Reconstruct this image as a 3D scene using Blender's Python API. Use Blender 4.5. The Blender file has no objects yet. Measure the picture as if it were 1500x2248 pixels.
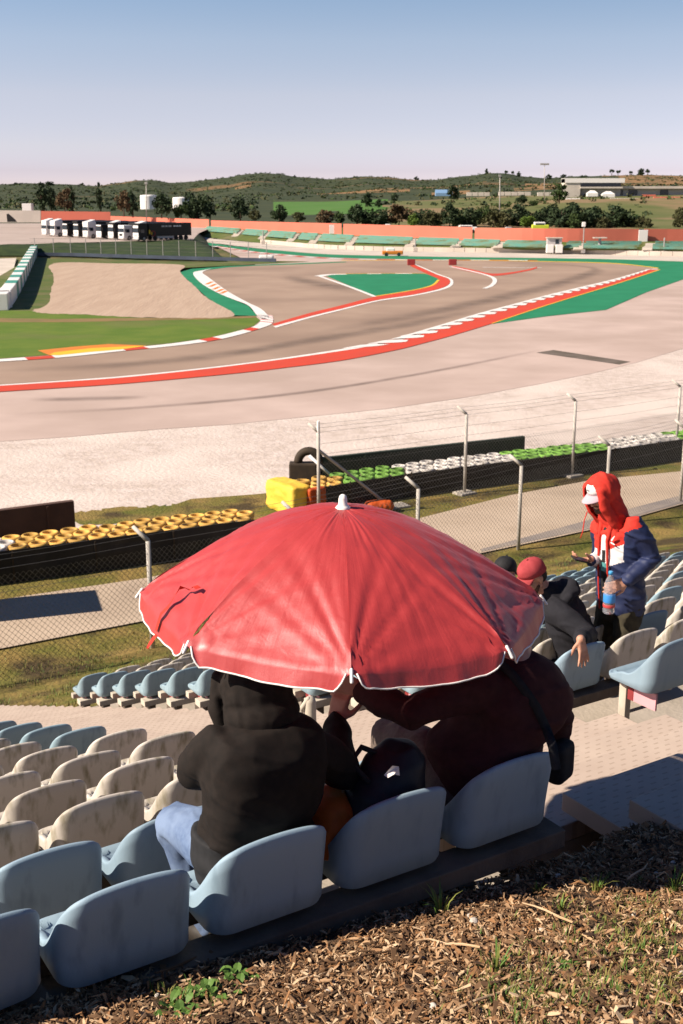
import bpy, bmesh, math, random
from mathutils import Vector, Matrix, noise
random.seed(7)
R = math.radians
C = bpy.context.scene.collection
SC = bpy.context.scene

# ------------------------------------------------------------------ camera
F = 2600.0                      # focal length in photo pixels (photo is 1500 x 2248)
CAM_H = 11.2
PITCH = math.atan((1124 - 430) / F)
cam_data = bpy.data.cameras.new('camera')
cam = bpy.data.objects.new('camera', cam_data); C.objects.link(cam)
cam.location = (0, 0, CAM_H)
cam.rotation_euler = (math.pi / 2 - PITCH, 0, 0)
cam_data.sensor_fit = 'HORIZONTAL'
cam_data.sensor_width = 24.0
cam_data.lens = 24.0 * F / 1500
cam_data.clip_start = 0.1
cam_data.clip_end = 9000
cam_data.dof.use_dof = True
cam_data.dof.focus_distance = 5.0
cam_data.dof.aperture_fstop = 9.0
SC.camera = cam

# ------------------------------------------------------------------ sky and sun
SUN = Vector((-0.748, -0.248, 0.616)).normalized()
el = math.asin(SUN.z)
world = bpy.data.worlds.new('World'); SC.world = world
world.use_nodes = True
wn, wl = world.node_tree.nodes, world.node_tree.links
wn.clear()
out = wn.new('ShaderNodeOutputWorld'); bg = wn.new('ShaderNodeBackground')
sky = wn.new('ShaderNodeTexSky'); sky.sky_type = 'NISHITA'; sky.sun_disc = False
sky.sun_elevation = el; sky.sun_rotation = math.atan2(SUN.x, SUN.y)
sky.altitude = 100; sky.air_density = 1.0; sky.dust_density = 0.6; sky.ozone_density = 2.0
tc = wn.new('ShaderNodeTexCoord'); sep = wn.new('ShaderNodeSeparateXYZ'); comb = wn.new('ShaderNodeCombineXYZ')
mul = wn.new('ShaderNodeMath'); mul.operation = 'MULTIPLY'; mul.inputs[1].default_value = 3.4
nrm = wn.new('ShaderNodeVectorMath'); nrm.operation = 'NORMALIZE'
wl.new(tc.outputs['Generated'], sep.inputs[0])
wl.new(sep.outputs[0], comb.inputs[0]); wl.new(sep.outputs[1], comb.inputs[1])
wl.new(sep.outputs[2], mul.inputs[0]); wl.new(mul.outputs[0], comb.inputs[2])
wl.new(comb.outputs[0], nrm.inputs[0]); wl.new(nrm.outputs[0], sky.inputs[0])
tint = wn.new('ShaderNodeValToRGB')
# the pale band of air above the horizon, deepening to blue with height
stops = [(0.0, (1.37, 1.21, 1.67)), (.019, (1.46, 1.05, 1.17)), (.038, (2.05, 1.40, 1.22)), (.077, (2.80, 1.88, 1.44)), (.118, (2.85, 2.16, 1.68)), (.16, (2.38, 2.14, 1.80)), (.30, (.44, .64, .86)), (1.0, (.36, .56, .82))]
re_ = tint.color_ramp.elements
re_[0].position, re_[1].position = 0.0, 1.0
for k in range(len(stops) - 2): re_.new(stops[k + 1][0])
for k, (p_, c_) in enumerate(stops): re_[k].position = p_; re_[k].color = (*c_, 1)
wl.new(sep.outputs[2], tint.inputs[0])
mx = wn.new('ShaderNodeMix'); mx.data_type = 'RGBA'; mx.blend_type = 'MULTIPLY'; mx.inputs[0].default_value = 1.0
wl.new(sky.outputs[0], mx.inputs[6]); wl.new(tint.outputs[0], mx.inputs[7])
wl.new(mx.outputs[2], bg.inputs[0]); bg.inputs[1].default_value = 0.06
wl.new(bg.outputs[0], out.inputs[0])
sd = bpy.data.lights.new('sun', 'SUN'); so = bpy.data.objects.new('sun', sd); C.objects.link(so)
sd.energy = 4.6; sd.angle = R(0.55); sd.color = (1.0, 0.88, 0.74)
so.rotation_euler = SUN.to_track_quat('Z', 'Y').to_euler()
SC.view_settings.view_transform = 'Standard'; SC.view_settings.look = 'None'
SC.view_settings.exposure = 0.95; SC.view_settings.gamma = 1.0
SC.cycles.max_bounces = 6; SC.cycles.transparent_max_bounces = 12

# ------------------------------------------------------------------ helpers
cp, sp_ = math.cos(PITCH), math.sin(PITCH)
def ray(px, py):
    x = (px - 750) / F; y = -(py - 1124) / F
    return Vector((x, cp + y * sp_, -sp_ + y * cp))
def at_z(px, py, z=0.0):
    d = ray(px, py); t = (z - CAM_H) / d.z
    return Vector((0, 0, CAM_H)) + d * t
def at_y(px, py, y):
    d = ray(px, py); return Vector((0, 0, CAM_H)) + d * (y / d.y)
def proj(P):
    x, y, z = P[0], P[1], P[2] - CAM_H
    zc = y * cp - z * sp_; yc = y * sp_ + z * cp
    return 750 + F * x / zc, 1124 - F * yc / zc
def V(*a): return Vector(a)
def smoothstep(a, b, x):
    t = max(0, min(1, (x - a) / (b - a))); return t * t * (3 - 2 * t)

WORLD_LOC = {}
def tag(o, label=None, cat=None, group=None, kind=None):
    if label: o['label'] = label
    if cat: o['category'] = cat
    if group: o['group'] = group
    if kind: o['kind'] = kind
    return o
def empty(name, loc, label, cat, group=None, rz=0):
    o = bpy.data.objects.new(name, None); C.objects.link(o)
    o.location = loc; o.rotation_euler = (0, 0, rz); o.empty_display_size = .1
    WORLD_LOC[o.name] = Vector(loc) if rz == 0 else Vector((0, 0, 0))
    return tag(o, label, cat, group)
def link_mesh(name, me, mats, parent=None):
    o = bpy.data.objects.new(name, me); C.objects.link(o)
    for m in (mats if isinstance(mats, (list, tuple)) else [mats]): me.materials.append(m)
    if parent: o.parent = parent
    return o

class MB:
    def __init__(s): s.v = []; s.f = []; s.m = []; s.mi = 0; s.uv = None
    def add(s, vs, fs):
        b = len(s.v); s.v += [tuple(v) for v in vs]
        s.f += [tuple(b + i for i in f) for f in fs]; s.m += [s.mi] * len(fs)
    def box(s, c, size, M=None):
        hx, hy, hz = size[0] / 2, size[1] / 2, size[2] / 2
        vs = [V(x, y, z) for x in (-hx, hx) for y in (-hy, hy) for z in (-hz, hz)]
        if M: vs = [M @ v for v in vs]
        c = Vector(c)
        s.add([v + c for v in vs], [(0, 1, 3, 2), (4, 6, 7, 5), (0, 4, 5, 1), (2, 3, 7, 6), (0, 2, 6, 4), (1, 5, 7, 3)])
        return s
    def bbox(s, c, size, bev, M=None):      # box with chamfered edges
        bm = bmesh.new(); bmesh.ops.create_cube(bm, size=1)
        for v in bm.verts: v.co = V(v.co.x * size[0], v.co.y * size[1], v.co.z * size[2])
        bmesh.ops.bevel(bm, geom=list(bm.edges), offset=bev, segments=2, profile=.6, affect='EDGES')
        c = Vector(c); bm.verts.index_update()
        s.add([(M @ v.co if M else v.co) + c for v in bm.verts], [[v.index for v in f.verts] for f in bm.faces]); bm.free()
        return s
    def tube(s, pts, rad, n=8, cap=True, rnd=False, flat=1.0, side=None):
        pts = [Vector(p) for p in pts]
        rs = list(rad) if isinstance(rad, (list, tuple)) else [rad] * len(pts)
        if rnd:                              # rounded ends
            d0 = (pts[0] - pts[1]).normalized(); d1 = (pts[-1] - pts[-2]).normalized()
            r0, r1 = rs[0], rs[-1]
            pre = [pts[0] + d0 * r0 * k for k in (.97, .8, .45)]; prr = [r0 * math.sqrt(1 - k * k) for k in (.97, .8, .45)]
            post = [pts[-1] + d1 * r1 * k for k in (.45, .8, .97)]; por = [r1 * math.sqrt(1 - k * k) for k in (.45, .8, .97)]
            pts = pre + pts + post; rs = prr + rs + por
        rings = []; prev = None
        for i, p in enumerate(pts):
            t = (pts[min(i + 1, len(pts) - 1)] - pts[max(i - 1, 0)]).normalized()
            if prev is None:
                a = Vector(side) if side is not None else (V(0, 0, 1) if abs(t.z) < .9 else V(1, 0, 0))
            else: a = prev
            a = (a - t * a.dot(t)).normalized(); prev = a; b = t.cross(a)
            rings.append([p + (a * math.cos(2 * math.pi * k / n) + b * math.sin(2 * math.pi * k / n) * flat) * rs[i] for k in range(n)])
        vs = [v for r in rings for v in r]; fs = []
        for i in range(len(rings) - 1):
            for k in range(n):
                fs.append((i * n + k, i * n + (k + 1) % n, (i + 1) * n + (k + 1) % n, (i + 1) * n + k))
        if cap:
            fs.append(tuple(range(n - 1, -1, -1))); fs.append(tuple((len(rings) - 1) * n + k for k in range(n)))
        s.add(vs, fs); return s
    def loft(s, rings, n=20, pw=1.0):               # rings: (center, Rvec*halfwidth, Fvec*halfdepth)
        vs = []; fs = []
        for c, a, b in rings:
            c, a, b = Vector(c), Vector(a), Vector(b)
            for k in range(n):
                x, y = math.cos(2 * math.pi * k / n), math.sin(2 * math.pi * k / n)
                vs.append(c + a * math.copysign(abs(x) ** pw, x) + b * math.copysign(abs(y) ** pw, y))
        m = len(rings)
        for i in range(m - 1):
            for k in range(n):
                fs.append((i * n + k, i * n + (k + 1) % n, (i + 1) * n + (k + 1) % n, (i + 1) * n + k))
        fs.append(tuple(range(n - 1, -1, -1))); fs.append(tuple((m - 1) * n + k for k in range(n)))
        s.add(vs, fs); return s
    def ell(s, c, rad, M=None, nu=16, nv=10):
        c = Vector(c); vs = []; fs = []
        for j in range(1, nv):
            th = math.pi * j / nv
            for k in range(nu):
                a = 2 * math.pi * k / nu
                p = V(rad[0] * math.sin(th) * math.cos(a), rad[1] * math.sin(th) * math.sin(a), rad[2] * math.cos(th))
                vs.append(c + (M @ p if M else p))
        top = c + (M @ V(0, 0, rad[2]) if M else V(0, 0, rad[2])); bot = c - (M @ V(0, 0, rad[2]) if M else V(0, 0, rad[2]))
        vs += [top, bot]; T = len(vs) - 2
        for j in range(nv - 2):
            for k in range(nu):
                fs.append((j * nu + k, (j + 1) * nu + k, (j + 1) * nu + (k + 1) % nu, j * nu + (k + 1) % nu))
        for k in range(nu):
            fs.append((T, k, (k + 1) % nu)); fs.append((T + 1, (nv - 2) * nu + (k + 1) % nu, (nv - 2) * nu + k))
        s.add(vs, fs); return s
    def lathe(s, prof, c=(0, 0, 0), n=20, M=None, close=False):
        c = Vector(c); vs = []; fs = []
        for r, z in prof:
            for k in range(n):
                p = V(r * math.cos(2 * math.pi * k / n), r * math.sin(2 * math.pi * k / n), z)
                vs.append(c + (M @ p if M else p))
        m = len(prof)
        for i in range(m if close else m - 1):
            j = (i + 1) % m
            for k in range(n):
                fs.append((i * n + k, i * n + (k + 1) % n, j * n + (k + 1) % n, j * n + k))
        if not close:
            fs.append(tuple(range(n - 1, -1, -1))); fs.append(tuple((m - 1) * n + k for k in range(n)))
        s.add(vs, fs); return s
    def mesh(s, name, off=(0, 0, 0), smooth=False):
        off = Vector(off)
        me = bpy.data.meshes.new(name)
        me.from_pydata([tuple(Vector(v) - off) for v in s.v], [], s.f)
        me.polygons.foreach_set('material_index', s.m)
        if smooth: me.polygons.foreach_set('use_smooth', [True] * len(me.polygons))
        if s.uv:
            uvl = me.uv_layers.new(name='UVMap')
            for lp in me.loops: uvl.data[lp.index].uv = s.uv[lp.vertex_index]
        me.update(); return me
    def build(s, name, mats, parent=None, smooth=False, origin=None):
        off = WORLD_LOC.get(parent.name, Vector((0, 0, 0))) if parent else (Vector(origin) if origin else Vector((0, 0, 0)))
        o = link_mesh(name, s.mesh(name, off, smooth), mats, parent)
        if origin and not parent: o.location = origin
        if not parent: WORLD_LOC[o.name] = Vector(off)
        return o
def cr(pts, n=8, closed=False):             # Catmull-Rom
    P = [Vector(p) for p in pts]; outp = []
    m = len(P)
    for i in range(m if closed else m - 1):
        if closed: a, b, c, d = P[i - 1], P[i], P[(i + 1) % m], P[(i + 2) % m]
        else: a, b, c, d = P[max(i - 1, 0)], P[i], P[i + 1], P[min(i + 2, m - 1)]
        for k in range(n):
            t = k / n
            outp.append(.5 * ((2 * b) + (c - a) * t + (2 * a - 5 * b + 4 * c - d) * t * t + (3 * b - a - 3 * c + d) * t ** 3))
    if not closed: outp.append(P[-1])
    return outp
def resample(P, n):
    P = [Vector(p) for p in P]; L = [0]
    for i in range(1, len(P)): L.append(L[-1] + (P[i] - P[i - 1]).length)
    res = []; j = 0
    for k in range(n):
        t = L[-1] * k / (n - 1)
        while j < len(P) - 2 and L[j + 1] < t: j += 1
        f = (t - L[j]) / max(1e-9, L[j + 1] - L[j]); res.append(P[j].lerp(P[j + 1], f))
    return res
def to_world(pts, z=0.0): return [at_z(p[0], p[1], z) for p in pts]

# ------------------------------------------------------------------ materials
def mat(name, c1, c2=None, scale=8.0, detail=5, rough=.8, bump=0, bscale=None, spec=.3, metallic=0, coord='Object', stretch=None,
        c3=None, scale3=1.0, lo=.35, hi=.65, lo3=.45, hi3=.62, rnd=0, bdist=.02):
    m = bpy.data.materials.new(name); m.use_nodes = True
    n, l = m.node_tree.nodes, m.node_tree.links
    p = n['Principled BSDF']
    p.inputs['Roughness'].default_value = rough; p.inputs['Specular IOR Level'].default_value = spec
    p.inputs['Metallic'].default_value = metallic
    tcn = n.new('ShaderNodeTexCoord'); vec = tcn.outputs[coord]
    if stretch:
        mp = n.new('ShaderNodeMapping'); mp.inputs['Scale'].default_value = stretch
        l.new(vec, mp.inputs[0]); vec = mp.outputs[0]
    colout = None
    if c2 is not None:
        t = n.new('ShaderNodeTexNoise'); t.inputs['Scale'].default_value = scale; t.inputs['Detail'].default_value = detail
        l.new(vec, t.inputs['Vector'])
        r = n.new('ShaderNodeMapRange'); r.inputs[1].default_value = lo; r.inputs[2].default_value = hi
        l.new(t.outputs[0], r.inputs[0])
        x = n.new('ShaderNodeMix'); x.data_type = 'RGBA'; x.inputs[6].default_value = (*c1, 1); x.inputs[7].default_value = (*c2, 1)
        l.new(r.outputs[0], x.inputs[0]); colout = x.outputs[2]
        if c3 is not None:
            t3 = n.new('ShaderNodeTexNoise'); t3.inputs['Scale'].default_value = scale3; t3.inputs['Detail'].default_value = 6
            l.new(vec, t3.inputs['Vector'])
            r3 = n.new('ShaderNodeMapRange'); r3.inputs[1].default_value = lo3; r3.inputs[2].default_value = hi3
            l.new(t3.outputs[0], r3.inputs[0])
            x3 = n.new('ShaderNodeMix'); x3.data_type = 'RGBA'; x3.inputs[7].default_value = (*c3, 1)
            l.new(r3.outputs[0], x3.inputs[0]); l.new(colout, x3.inputs[6]); colout = x3.outputs[2]
    if rnd:
        oi = n.new('ShaderNodeObjectInfo'); hs = n.new('ShaderNodeHueSaturation')
        mr = n.new('ShaderNodeMapRange'); mr.inputs[3].default_value = 1 - rnd; mr.inputs[4].default_value = 1 + rnd
        l.new(oi.outputs['Random'], mr.inputs[0]); l.new(mr.outputs[0], hs.inputs['Value'])
        if colout: l.new(colout, hs.inputs['Color'])
        else: hs.inputs['Color'].default_value = (*c1, 1)
        colout = hs.outputs[0]
    if colout: l.new(colout, p.inputs['Base Color'])
    else: p.inputs['Base Color'].default_value = (*c1, 1)
    if bump:
        b = n.new('ShaderNodeBump'); b.inputs['Strength'].default_value = bump; b.inputs['Distance'].default_value = bdist
        t = n.new('ShaderNodeTexNoise'); t.inputs['Scale'].default_value = bscale or scale * 3; t.inputs['Detail'].default_value = 6
        l.new(vec, t.inputs['Vector']); l.new(t.outputs[0], b.inputs['Height']); l.new(b.outputs[0], p.inputs['Normal'])
    return m
M = {}
M['ground'] = mat('dry_ground', (.07, .085, .02), (.16, .125, .05), .05, 8, .95, c3=(.045, .075, .016), scale3=.3)
M['grass'] = mat('green_grass', (.080, .140, .011), (.115, .165, .018), .35, 8, .9, c3=(.13, .13, .04), scale3=.09, lo3=.52, hi3=.75, bump=.8, bscale=6, bdist=.05)
M['bank'] = mat('bank_grass', (.06, .10, .016), (.11, .12, .03), .4, 8, .9, c3=(.15, .13, .06), scale3=.15, lo3=.5, hi3=.7)
M['shadebank'] = mat('shaded_bank_grass', (.018, .034, .01), (.035, .055, .014), .4, 8, .95)  # dark grass, with the parked trailer's shade painted into its tone
M['neargrass'] = mat('rough_grass', (.10, .105, .014), (.23, .155, .045), .7, 8, .95, c3=(.06, .04, .014), scale3=.5, lo3=.5, hi3=.62, bump=1, bscale=9, bdist=.08)
M['asphalt'] = mat('pale_asphalt', (.44, .335, .29), (.50, .385, .335), .25, 8, .9, c3=(.385, .29, .245), scale3=.09, lo3=.42, hi3=.66, bump=.15, bscale=60, stretch=(1, 1, 1))
M['track'] = mat('track_asphalt', (.315, .222, .165), (.355, .255, .19), .2, 8, .85, c3=(.265, .185, .137), scale3=.07, lo3=.42, hi3=.66)
M['lot'] = mat('lot_asphalt', (.42, .34, .30), (.36, .29, .25), .12, 8, .9)
M['gravel'] = mat('pale_gravel', (.58, .49, .44), (.46, .38, .325), 1.6, 10, .95, c3=(.61, .52, .46), scale3=.2, bump=.9, bscale=5, bdist=.06)
M['sand'] = mat('raked_sand', (.44, .325, .24), (.39, .28, .205), .5, 8, .95, stretch=(1.6, .18, 1), bump=.6, bscale=2, bdist=.1)
M['dirt'] = mat('brown_dirt', (.24, .15, .06), (.17, .13, .05), .4, 8, .95)
M['road'] = mat('service_road', (.42, .325, .24), (.49, .385, .29), .5, 8, .9, c3=(.32, .245, .18), scale3=.25, lo3=.5, hi3=.72, bump=.2, bscale=20)
M['roaddark'] = mat('road_shoulder', (.22, .19, .175), (.30, .25, .21), .8, 8, .9)
M['green'] = mat('green_paint', (.016, .185, .075), (.022, .22, .095), .3, 6, .6)
M['red'] = mat('red_paint', (.60, .058, .020), (.53, .06, .026), .25, 6, .6)
M['white'] = mat('white_paint', (.78, .74, .70), (.68, .64, .60), .8, 6, .6)
M['yellow'] = mat('yellow_paint', (.80, .47, .02), (.72, .42, .03), .6, 6, .6)
M['orange'] = mat('orange_paint', (.66, .20, .02), (.58, .19, .03), .6, 6, .6)
M['patch'] = mat('dark_patch', (.10, .08, .06), (.15, .12, .10), .6, 8, .9)  # darker brown tone than the run-off asphalt
M['concrete'] = mat('concrete', (.45, .40, .34), (.36, .32, .27), 3, 8, .9, bump=.3, bscale=30)
M['conc_far'] = mat('concrete_far', (.56, .49, .42), (.46, .40, .34), .2, 6, .9)
M['salmon'] = mat('salmon_wall', (.62, .165, .11), (.54, .15, .10), .15, 6, .85)
M['whitewall'] = mat('white_wall', (.62, .55, .47), (.52, .46, .40), .15, 6, .85)
M['turq'] = mat('turquoise_seats', (.10, .27, .22), (.16, .25, .18), .5, 8, .7, c3=(.12, .13, .05), scale3=.25, lo3=.55, hi3=.7)
M['metal'] = mat('galvanised_metal', (.42, .40, .37), (.32, .30, .28), 4, 6, .55, metallic=.3)
M['wire'] = mat('fence_wire', (.10, .09, .08), rough=.6, metallic=.4)
M['wirelight'] = mat('fence_wire_light', (.22, .21, .20), rough=.5, metallic=.5)
M['postconc'] = mat('post_concrete', (.52, .48, .43), (.38, .35, .31), 2.5, 6, .9, bump=.2, bscale=40)
M['rubber'] = mat('black_rubber', (.018, .017, .017), (.035, .032, .03), 1.5, 6, .75, bump=.2, bscale=12)
M['tyre_y'] = mat('yellow_tyre', (.62, .37, .09), (.50, .28, .06), 2, 5, .7, rnd=.28, c3=(.10, .08, .05), scale3=3.5, lo3=.55, hi3=.68)
M['tyre_g'] = mat('green_tyre', (.16, .33, .05), (.12, .26, .04), 2, 5, .7, rnd=.28, c3=(.10, .08, .05), scale3=3.5, lo3=.55, hi3=.68)
M['tyre_w'] = mat('white_tyre', (.56, .52, .48), (.40, .37, .34), 2, 5, .7, rnd=.28, c3=(.10, .08, .05), scale3=3.5, lo3=.55, hi3=.68)
M['tyre_k'] = mat('black_tyre', (.03, .022, .016), (.05, .035, .022), 3, 5, .8)
M['tarp_y'] = mat('yellow_tarpaulin', (.78, .52, .07), (.70, .42, .045), 1.5, 5, .6, bump=.4, bscale=3, bdist=.1)
M['tarp_o'] = mat('orange_tarpaulin', (.50, .09, .012), (.40, .06, .01), 1.5, 5, .6, bump=.4, bscale=3, bdist=.1)
M['brownboard'] = mat('brown_board', (.11, .06, .045), (.08, .045, .035), 1.5, 6, .85)
M['darkboard'] = mat('dark_green_board', (.035, .045, .035), (.05, .06, .045), 1.0, 6, .7)
M['slab'] = mat('beige_slab', (.50, .40, .325), (.44, .345, .28), 2.5, 8, .9, bump=.2, bscale=60)
M['terrace'] = mat('terrace_concrete', (.42, .36, .30), (.30, .26, .21), 2, 8, .95, bump=.3, bscale=30)
M['beam'] = mat('beam_concrete', (.16, .125, .095), (.09, .07, .055), 5, 8, .9, bump=.3, bscale=40)
M['beam_pale'] = mat('pale_beam', (.52, .46, .38), (.40, .35, .28), 5, 8, .9)
M['pink'] = mat('pink_plate', (.66, .34, .36), (.60, .28, .31), 5, 5, .7)
M['redplate'] = mat('dark_red_plate', (.30, .03, .03), (.22, .03, .03), 5, 5, .7)
M['bluegrey'] = mat('bluegrey_rail', (.045, .06, .09), (.035, .045, .07), .5, 5, .6)
M['navyplastic'] = mat('foam_barrier_green', (.06, .26, .20), rough=.6)
M['umb'] = None
M['whiteplastic'] = mat('white_plastic', (.80, .76, .72), rough=.4)
M['hubplastic'] = mat('grey_plastic', (.3, .3, .3), rough=.4)
M['skin'] = mat('skin', (.52, .27, .18), (.46, .22, .14), 30, 4, .55, spec=.35)
M['hoodie'] = mat('black_fleece', (.0105, .008, .0068), (.016, .0115, .0095), 30, 6, .85, bump=.25, bscale=260, spec=.2, bdist=.002)
M['maroon'] = mat('dark_maroon_knit', (.058, .019, .019), (.044, .015, .015), 30, 6, .9, bump=.25, bscale=240, spec=.15, bdist=.002)
M['jeans'] = mat('light_denim', (.12, .175, .29), (.09, .135, .24), 60, 6, .85, bump=.3, bscale=300, bdist=.002, c3=(.16, .22, .34), scale3=6)
M['blackcloth'] = mat('black_cloth', (.012, .012, .013), (.018, .018, .02), 30, 5, .8)
M['greytrousers'] = mat('greybrown_trousers', (.15, .115, .095), (.12, .092, .076), 70, 6, .9, bump=.25, bscale=300, bdist=.002)
M['oliv'] = mat('dark_olive_trousers', (.045, .038, .022), (.03, .025, .015), 20, 6, .9)
M['navyhood'] = mat('charcoal_navy_fleece', (.014, .0135, .018), (.010, .0098, .013), 25, 6, .9, bump=.25, bscale=200, bdist=.003)
M['redcap'] = mat('faded_red_cotton', (.36, .05, .055), (.29, .035, .04), 20, 6, .85)
M['redfleece'] = mat('bright_red_fleece', (.56, .035, .02), (.50, .03, .02), 25, 5, .85)
M['navy'] = mat('navy_nylon', (.020, .030, .085), (.014, .02, .06), 14, 5, .6)
M['whitecloth'] = mat('white_cloth', (.74, .71, .70), (.66, .63, .62), 14, 5, .8)
M['tealcloth'] = mat('teal_cloth', (.09, .30, .30), rough=.8)
M['lilac'] = mat('lilac_visor', (.46, .34, .38), rough=.8)
M['hair'] = mat('dark_hair', (.014, .010, .008), (.025, .018, .014), 90, 4, .6)
M['beard'] = mat('beard_hair', (.10, .05, .028), (.06, .03, .018), 90, 4, .7)
M['shoe'] = mat('black_shoe', (.02, .017, .015), (.035, .028, .022), 20, 4, .6)
M['whiteshoe'] = mat('white_shoe', (.6, .58, .58), rough=.6)
M['orangecloth'] = mat('orange_jacket_cloth', (.50, .13, .015), (.42, .10, .012), 12, 5, .6, bump=.3, bscale=20, bdist=.01)
M['navybag'] = mat('navy_black_nylon', (.010, .011, .016), (.016, .017, .024), 20, 5, .55, bump=.3, bscale=16, bdist=.01)
M['phone'] = mat('phone_black', (.01, .01, .011), rough=.25)
M['bluecap'] = mat('blue_bottle_cap', (.06, .32, .62), rough=.4)
M['bluelabel'] = mat('blue_label', (.05, .25, .62), rough=.5)
M['redlabel'] = mat('red_label', (.5, .06, .06), rough=.5)
M['steel'] = mat('watch_steel', (.25, .24, .23), rough=.3, metallic=.9)
M['truckblack'] = mat('black_trailer', (.016, .014, .013), rough=.5)
M['truckwhite'] = mat('white_cab', (.74, .72, .70), rough=.4)
M['truckgrey'] = mat('grey_cab_panel', (.45, .42, .41), rough=.5)
M['glass'] = mat('dark_glass', (.02, .03, .045), rough=.15, spec=.6)
M['truckyellow'] = mat('yellow_lamp_panel', (.70, .45, .02), rough=.5)
M['chip'] = mat('bark_chip', (.27, .15, .075), (.44, .28, .155), 9, 3, .9, c3=(.055, .031, .018), scale3=14, lo3=.5, hi3=.6)
M['soil'] = mat('mulch_soil', (.085, .05, .028), (.16, .10, .055), 9, 10, .95, c3=(.04, .024, .015), scale3=30, bump=1, bscale=45, bdist=.03)
M['blade'] = mat('grass_blade', (.13, .17, .03), (.25, .22, .06), 5, 3, .7)
M['dryblade'] = mat('dry_grass_blade', (.20, .16, .05), (.12, .12, .03), 2, 3, .8)
M['weed'] = mat('weed_leaf', (.07, .14, .025), (.10, .18, .035), 12, 3, .6)
M['stone'] = mat('pale_stone', (.42, .38, .33), (.52, .47, .42), 20, 4, .9)
M['bark'] = mat('tree_bark', (.09, .06, .04), (.06, .04, .03), 2, 5, .95)
for nm, a, b in (('leaf_dark', (.018, .034, .012), (.032, .052, .016)), ('leaf_olive', (.055, .06, .02), (.085, .08, .03)), ('leaf_brown', (.095, .058, .026), (.13, .085, .04)),
                 ('leaf_lime', (.085, .14, .018), (.12, .18, .025)), ('leaf_mid', (.035, .06, .015), (.055, .085, .02))):
    M[nm] = mat(nm, a, b, .8, 4, .75)
M['bluewater'] = None

def seat_mat(name, base, dark, edge):
    m = bpy.data.materials.new(name); m.use_nodes = True
    n, l = m.node_tree.nodes, m.node_tree.links; p = n['Principled BSDF']
    p.inputs['Roughness'].default_value = .55; p.inputs['Specular IOR Level'].default_value = .3
    tcn = n.new('ShaderNodeTexCoord'); oi = n.new('ShaderNodeObjectInfo')
    add = n.new('ShaderNodeVectorMath'); add.operation = 'ADD'
    sc = n.new('ShaderNodeVectorMath'); sc.operation = 'SCALE'; sc.inputs['Scale'].default_value = 40
    cmb = n.new('ShaderNodeCombineXYZ'); l.new(oi.outputs['Random'], cmb.inputs[0]); l.new(oi.outputs['Random'], cmb.inputs[1])
    l.new(cmb.outputs[0], sc.inputs[0]); l.new(tcn.outputs['Object'], add.inputs[0]); l.new(sc.outputs[0], add.inputs[1])
    mp = n.new('ShaderNodeMapping'); mp.inputs['Scale'].default_value = (14, 14, 4); l.new(add.outputs[0], mp.inputs[0])
    t = n.new('ShaderNodeTexNoise'); t.inputs['Scale'].default_value = 1.4; t.inputs['Detail'].default_value = 9; l.new(mp.outputs[0], t.inputs[0])
    r = n.new('ShaderNodeMapRange'); r.inputs[1].default_value = edge; r.inputs[2].default_value = edge + .22; l.new(t.outputs[0], r.inputs[0])
    hs = n.new('ShaderNodeHueSaturation'); mr = n.new('ShaderNodeMapRange'); mr.inputs[3].default_value = .86; mr.inputs[4].default_value = 1.1
    l.new(oi.outputs['Random'], mr.inputs[0]); l.new(mr.outputs[0], hs.inputs['Value']); hs.inputs['Color'].default_value = (*base, 1)
    x = n.new('ShaderNodeMix'); x.data_type = 'RGBA'; x.inputs[7].default_value = (*dark, 1)
    l.new(r.outputs[0], x.inputs[0]); l.new(hs.outputs[0], x.inputs[6])
    # fine moulded grain
    g = n.new('ShaderNodeTexNoise'); g.inputs['Scale'].default_value = 260; g.inputs['Detail'].default_value = 2; l.new(tcn.outputs['Object'], g.inputs[0])
    b = n.new('ShaderNodeBump'); b.inputs['Strength'].default_value = .25; b.inputs['Distance'].default_value = .002
    l.new(g.outputs[0], b.inputs['Height']); l.new(b.outputs[0], p.inputs['Normal'])
    l.new(x.outputs[2], p.inputs['Base Color']); return m
M['seat_blue'] = seat_mat('faded_blue_plastic', (.25, .345, .42), (.19, .27, .335), .52)
M['seat_teal'] = seat_mat('blue_teal_plastic', (.26, .365, .42), (.19, .27, .32), .52)
M['seat_beige'] = seat_mat('weathered_beige_plastic', (.55, .50, .44), (.25, .22, .15), .49)

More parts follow.
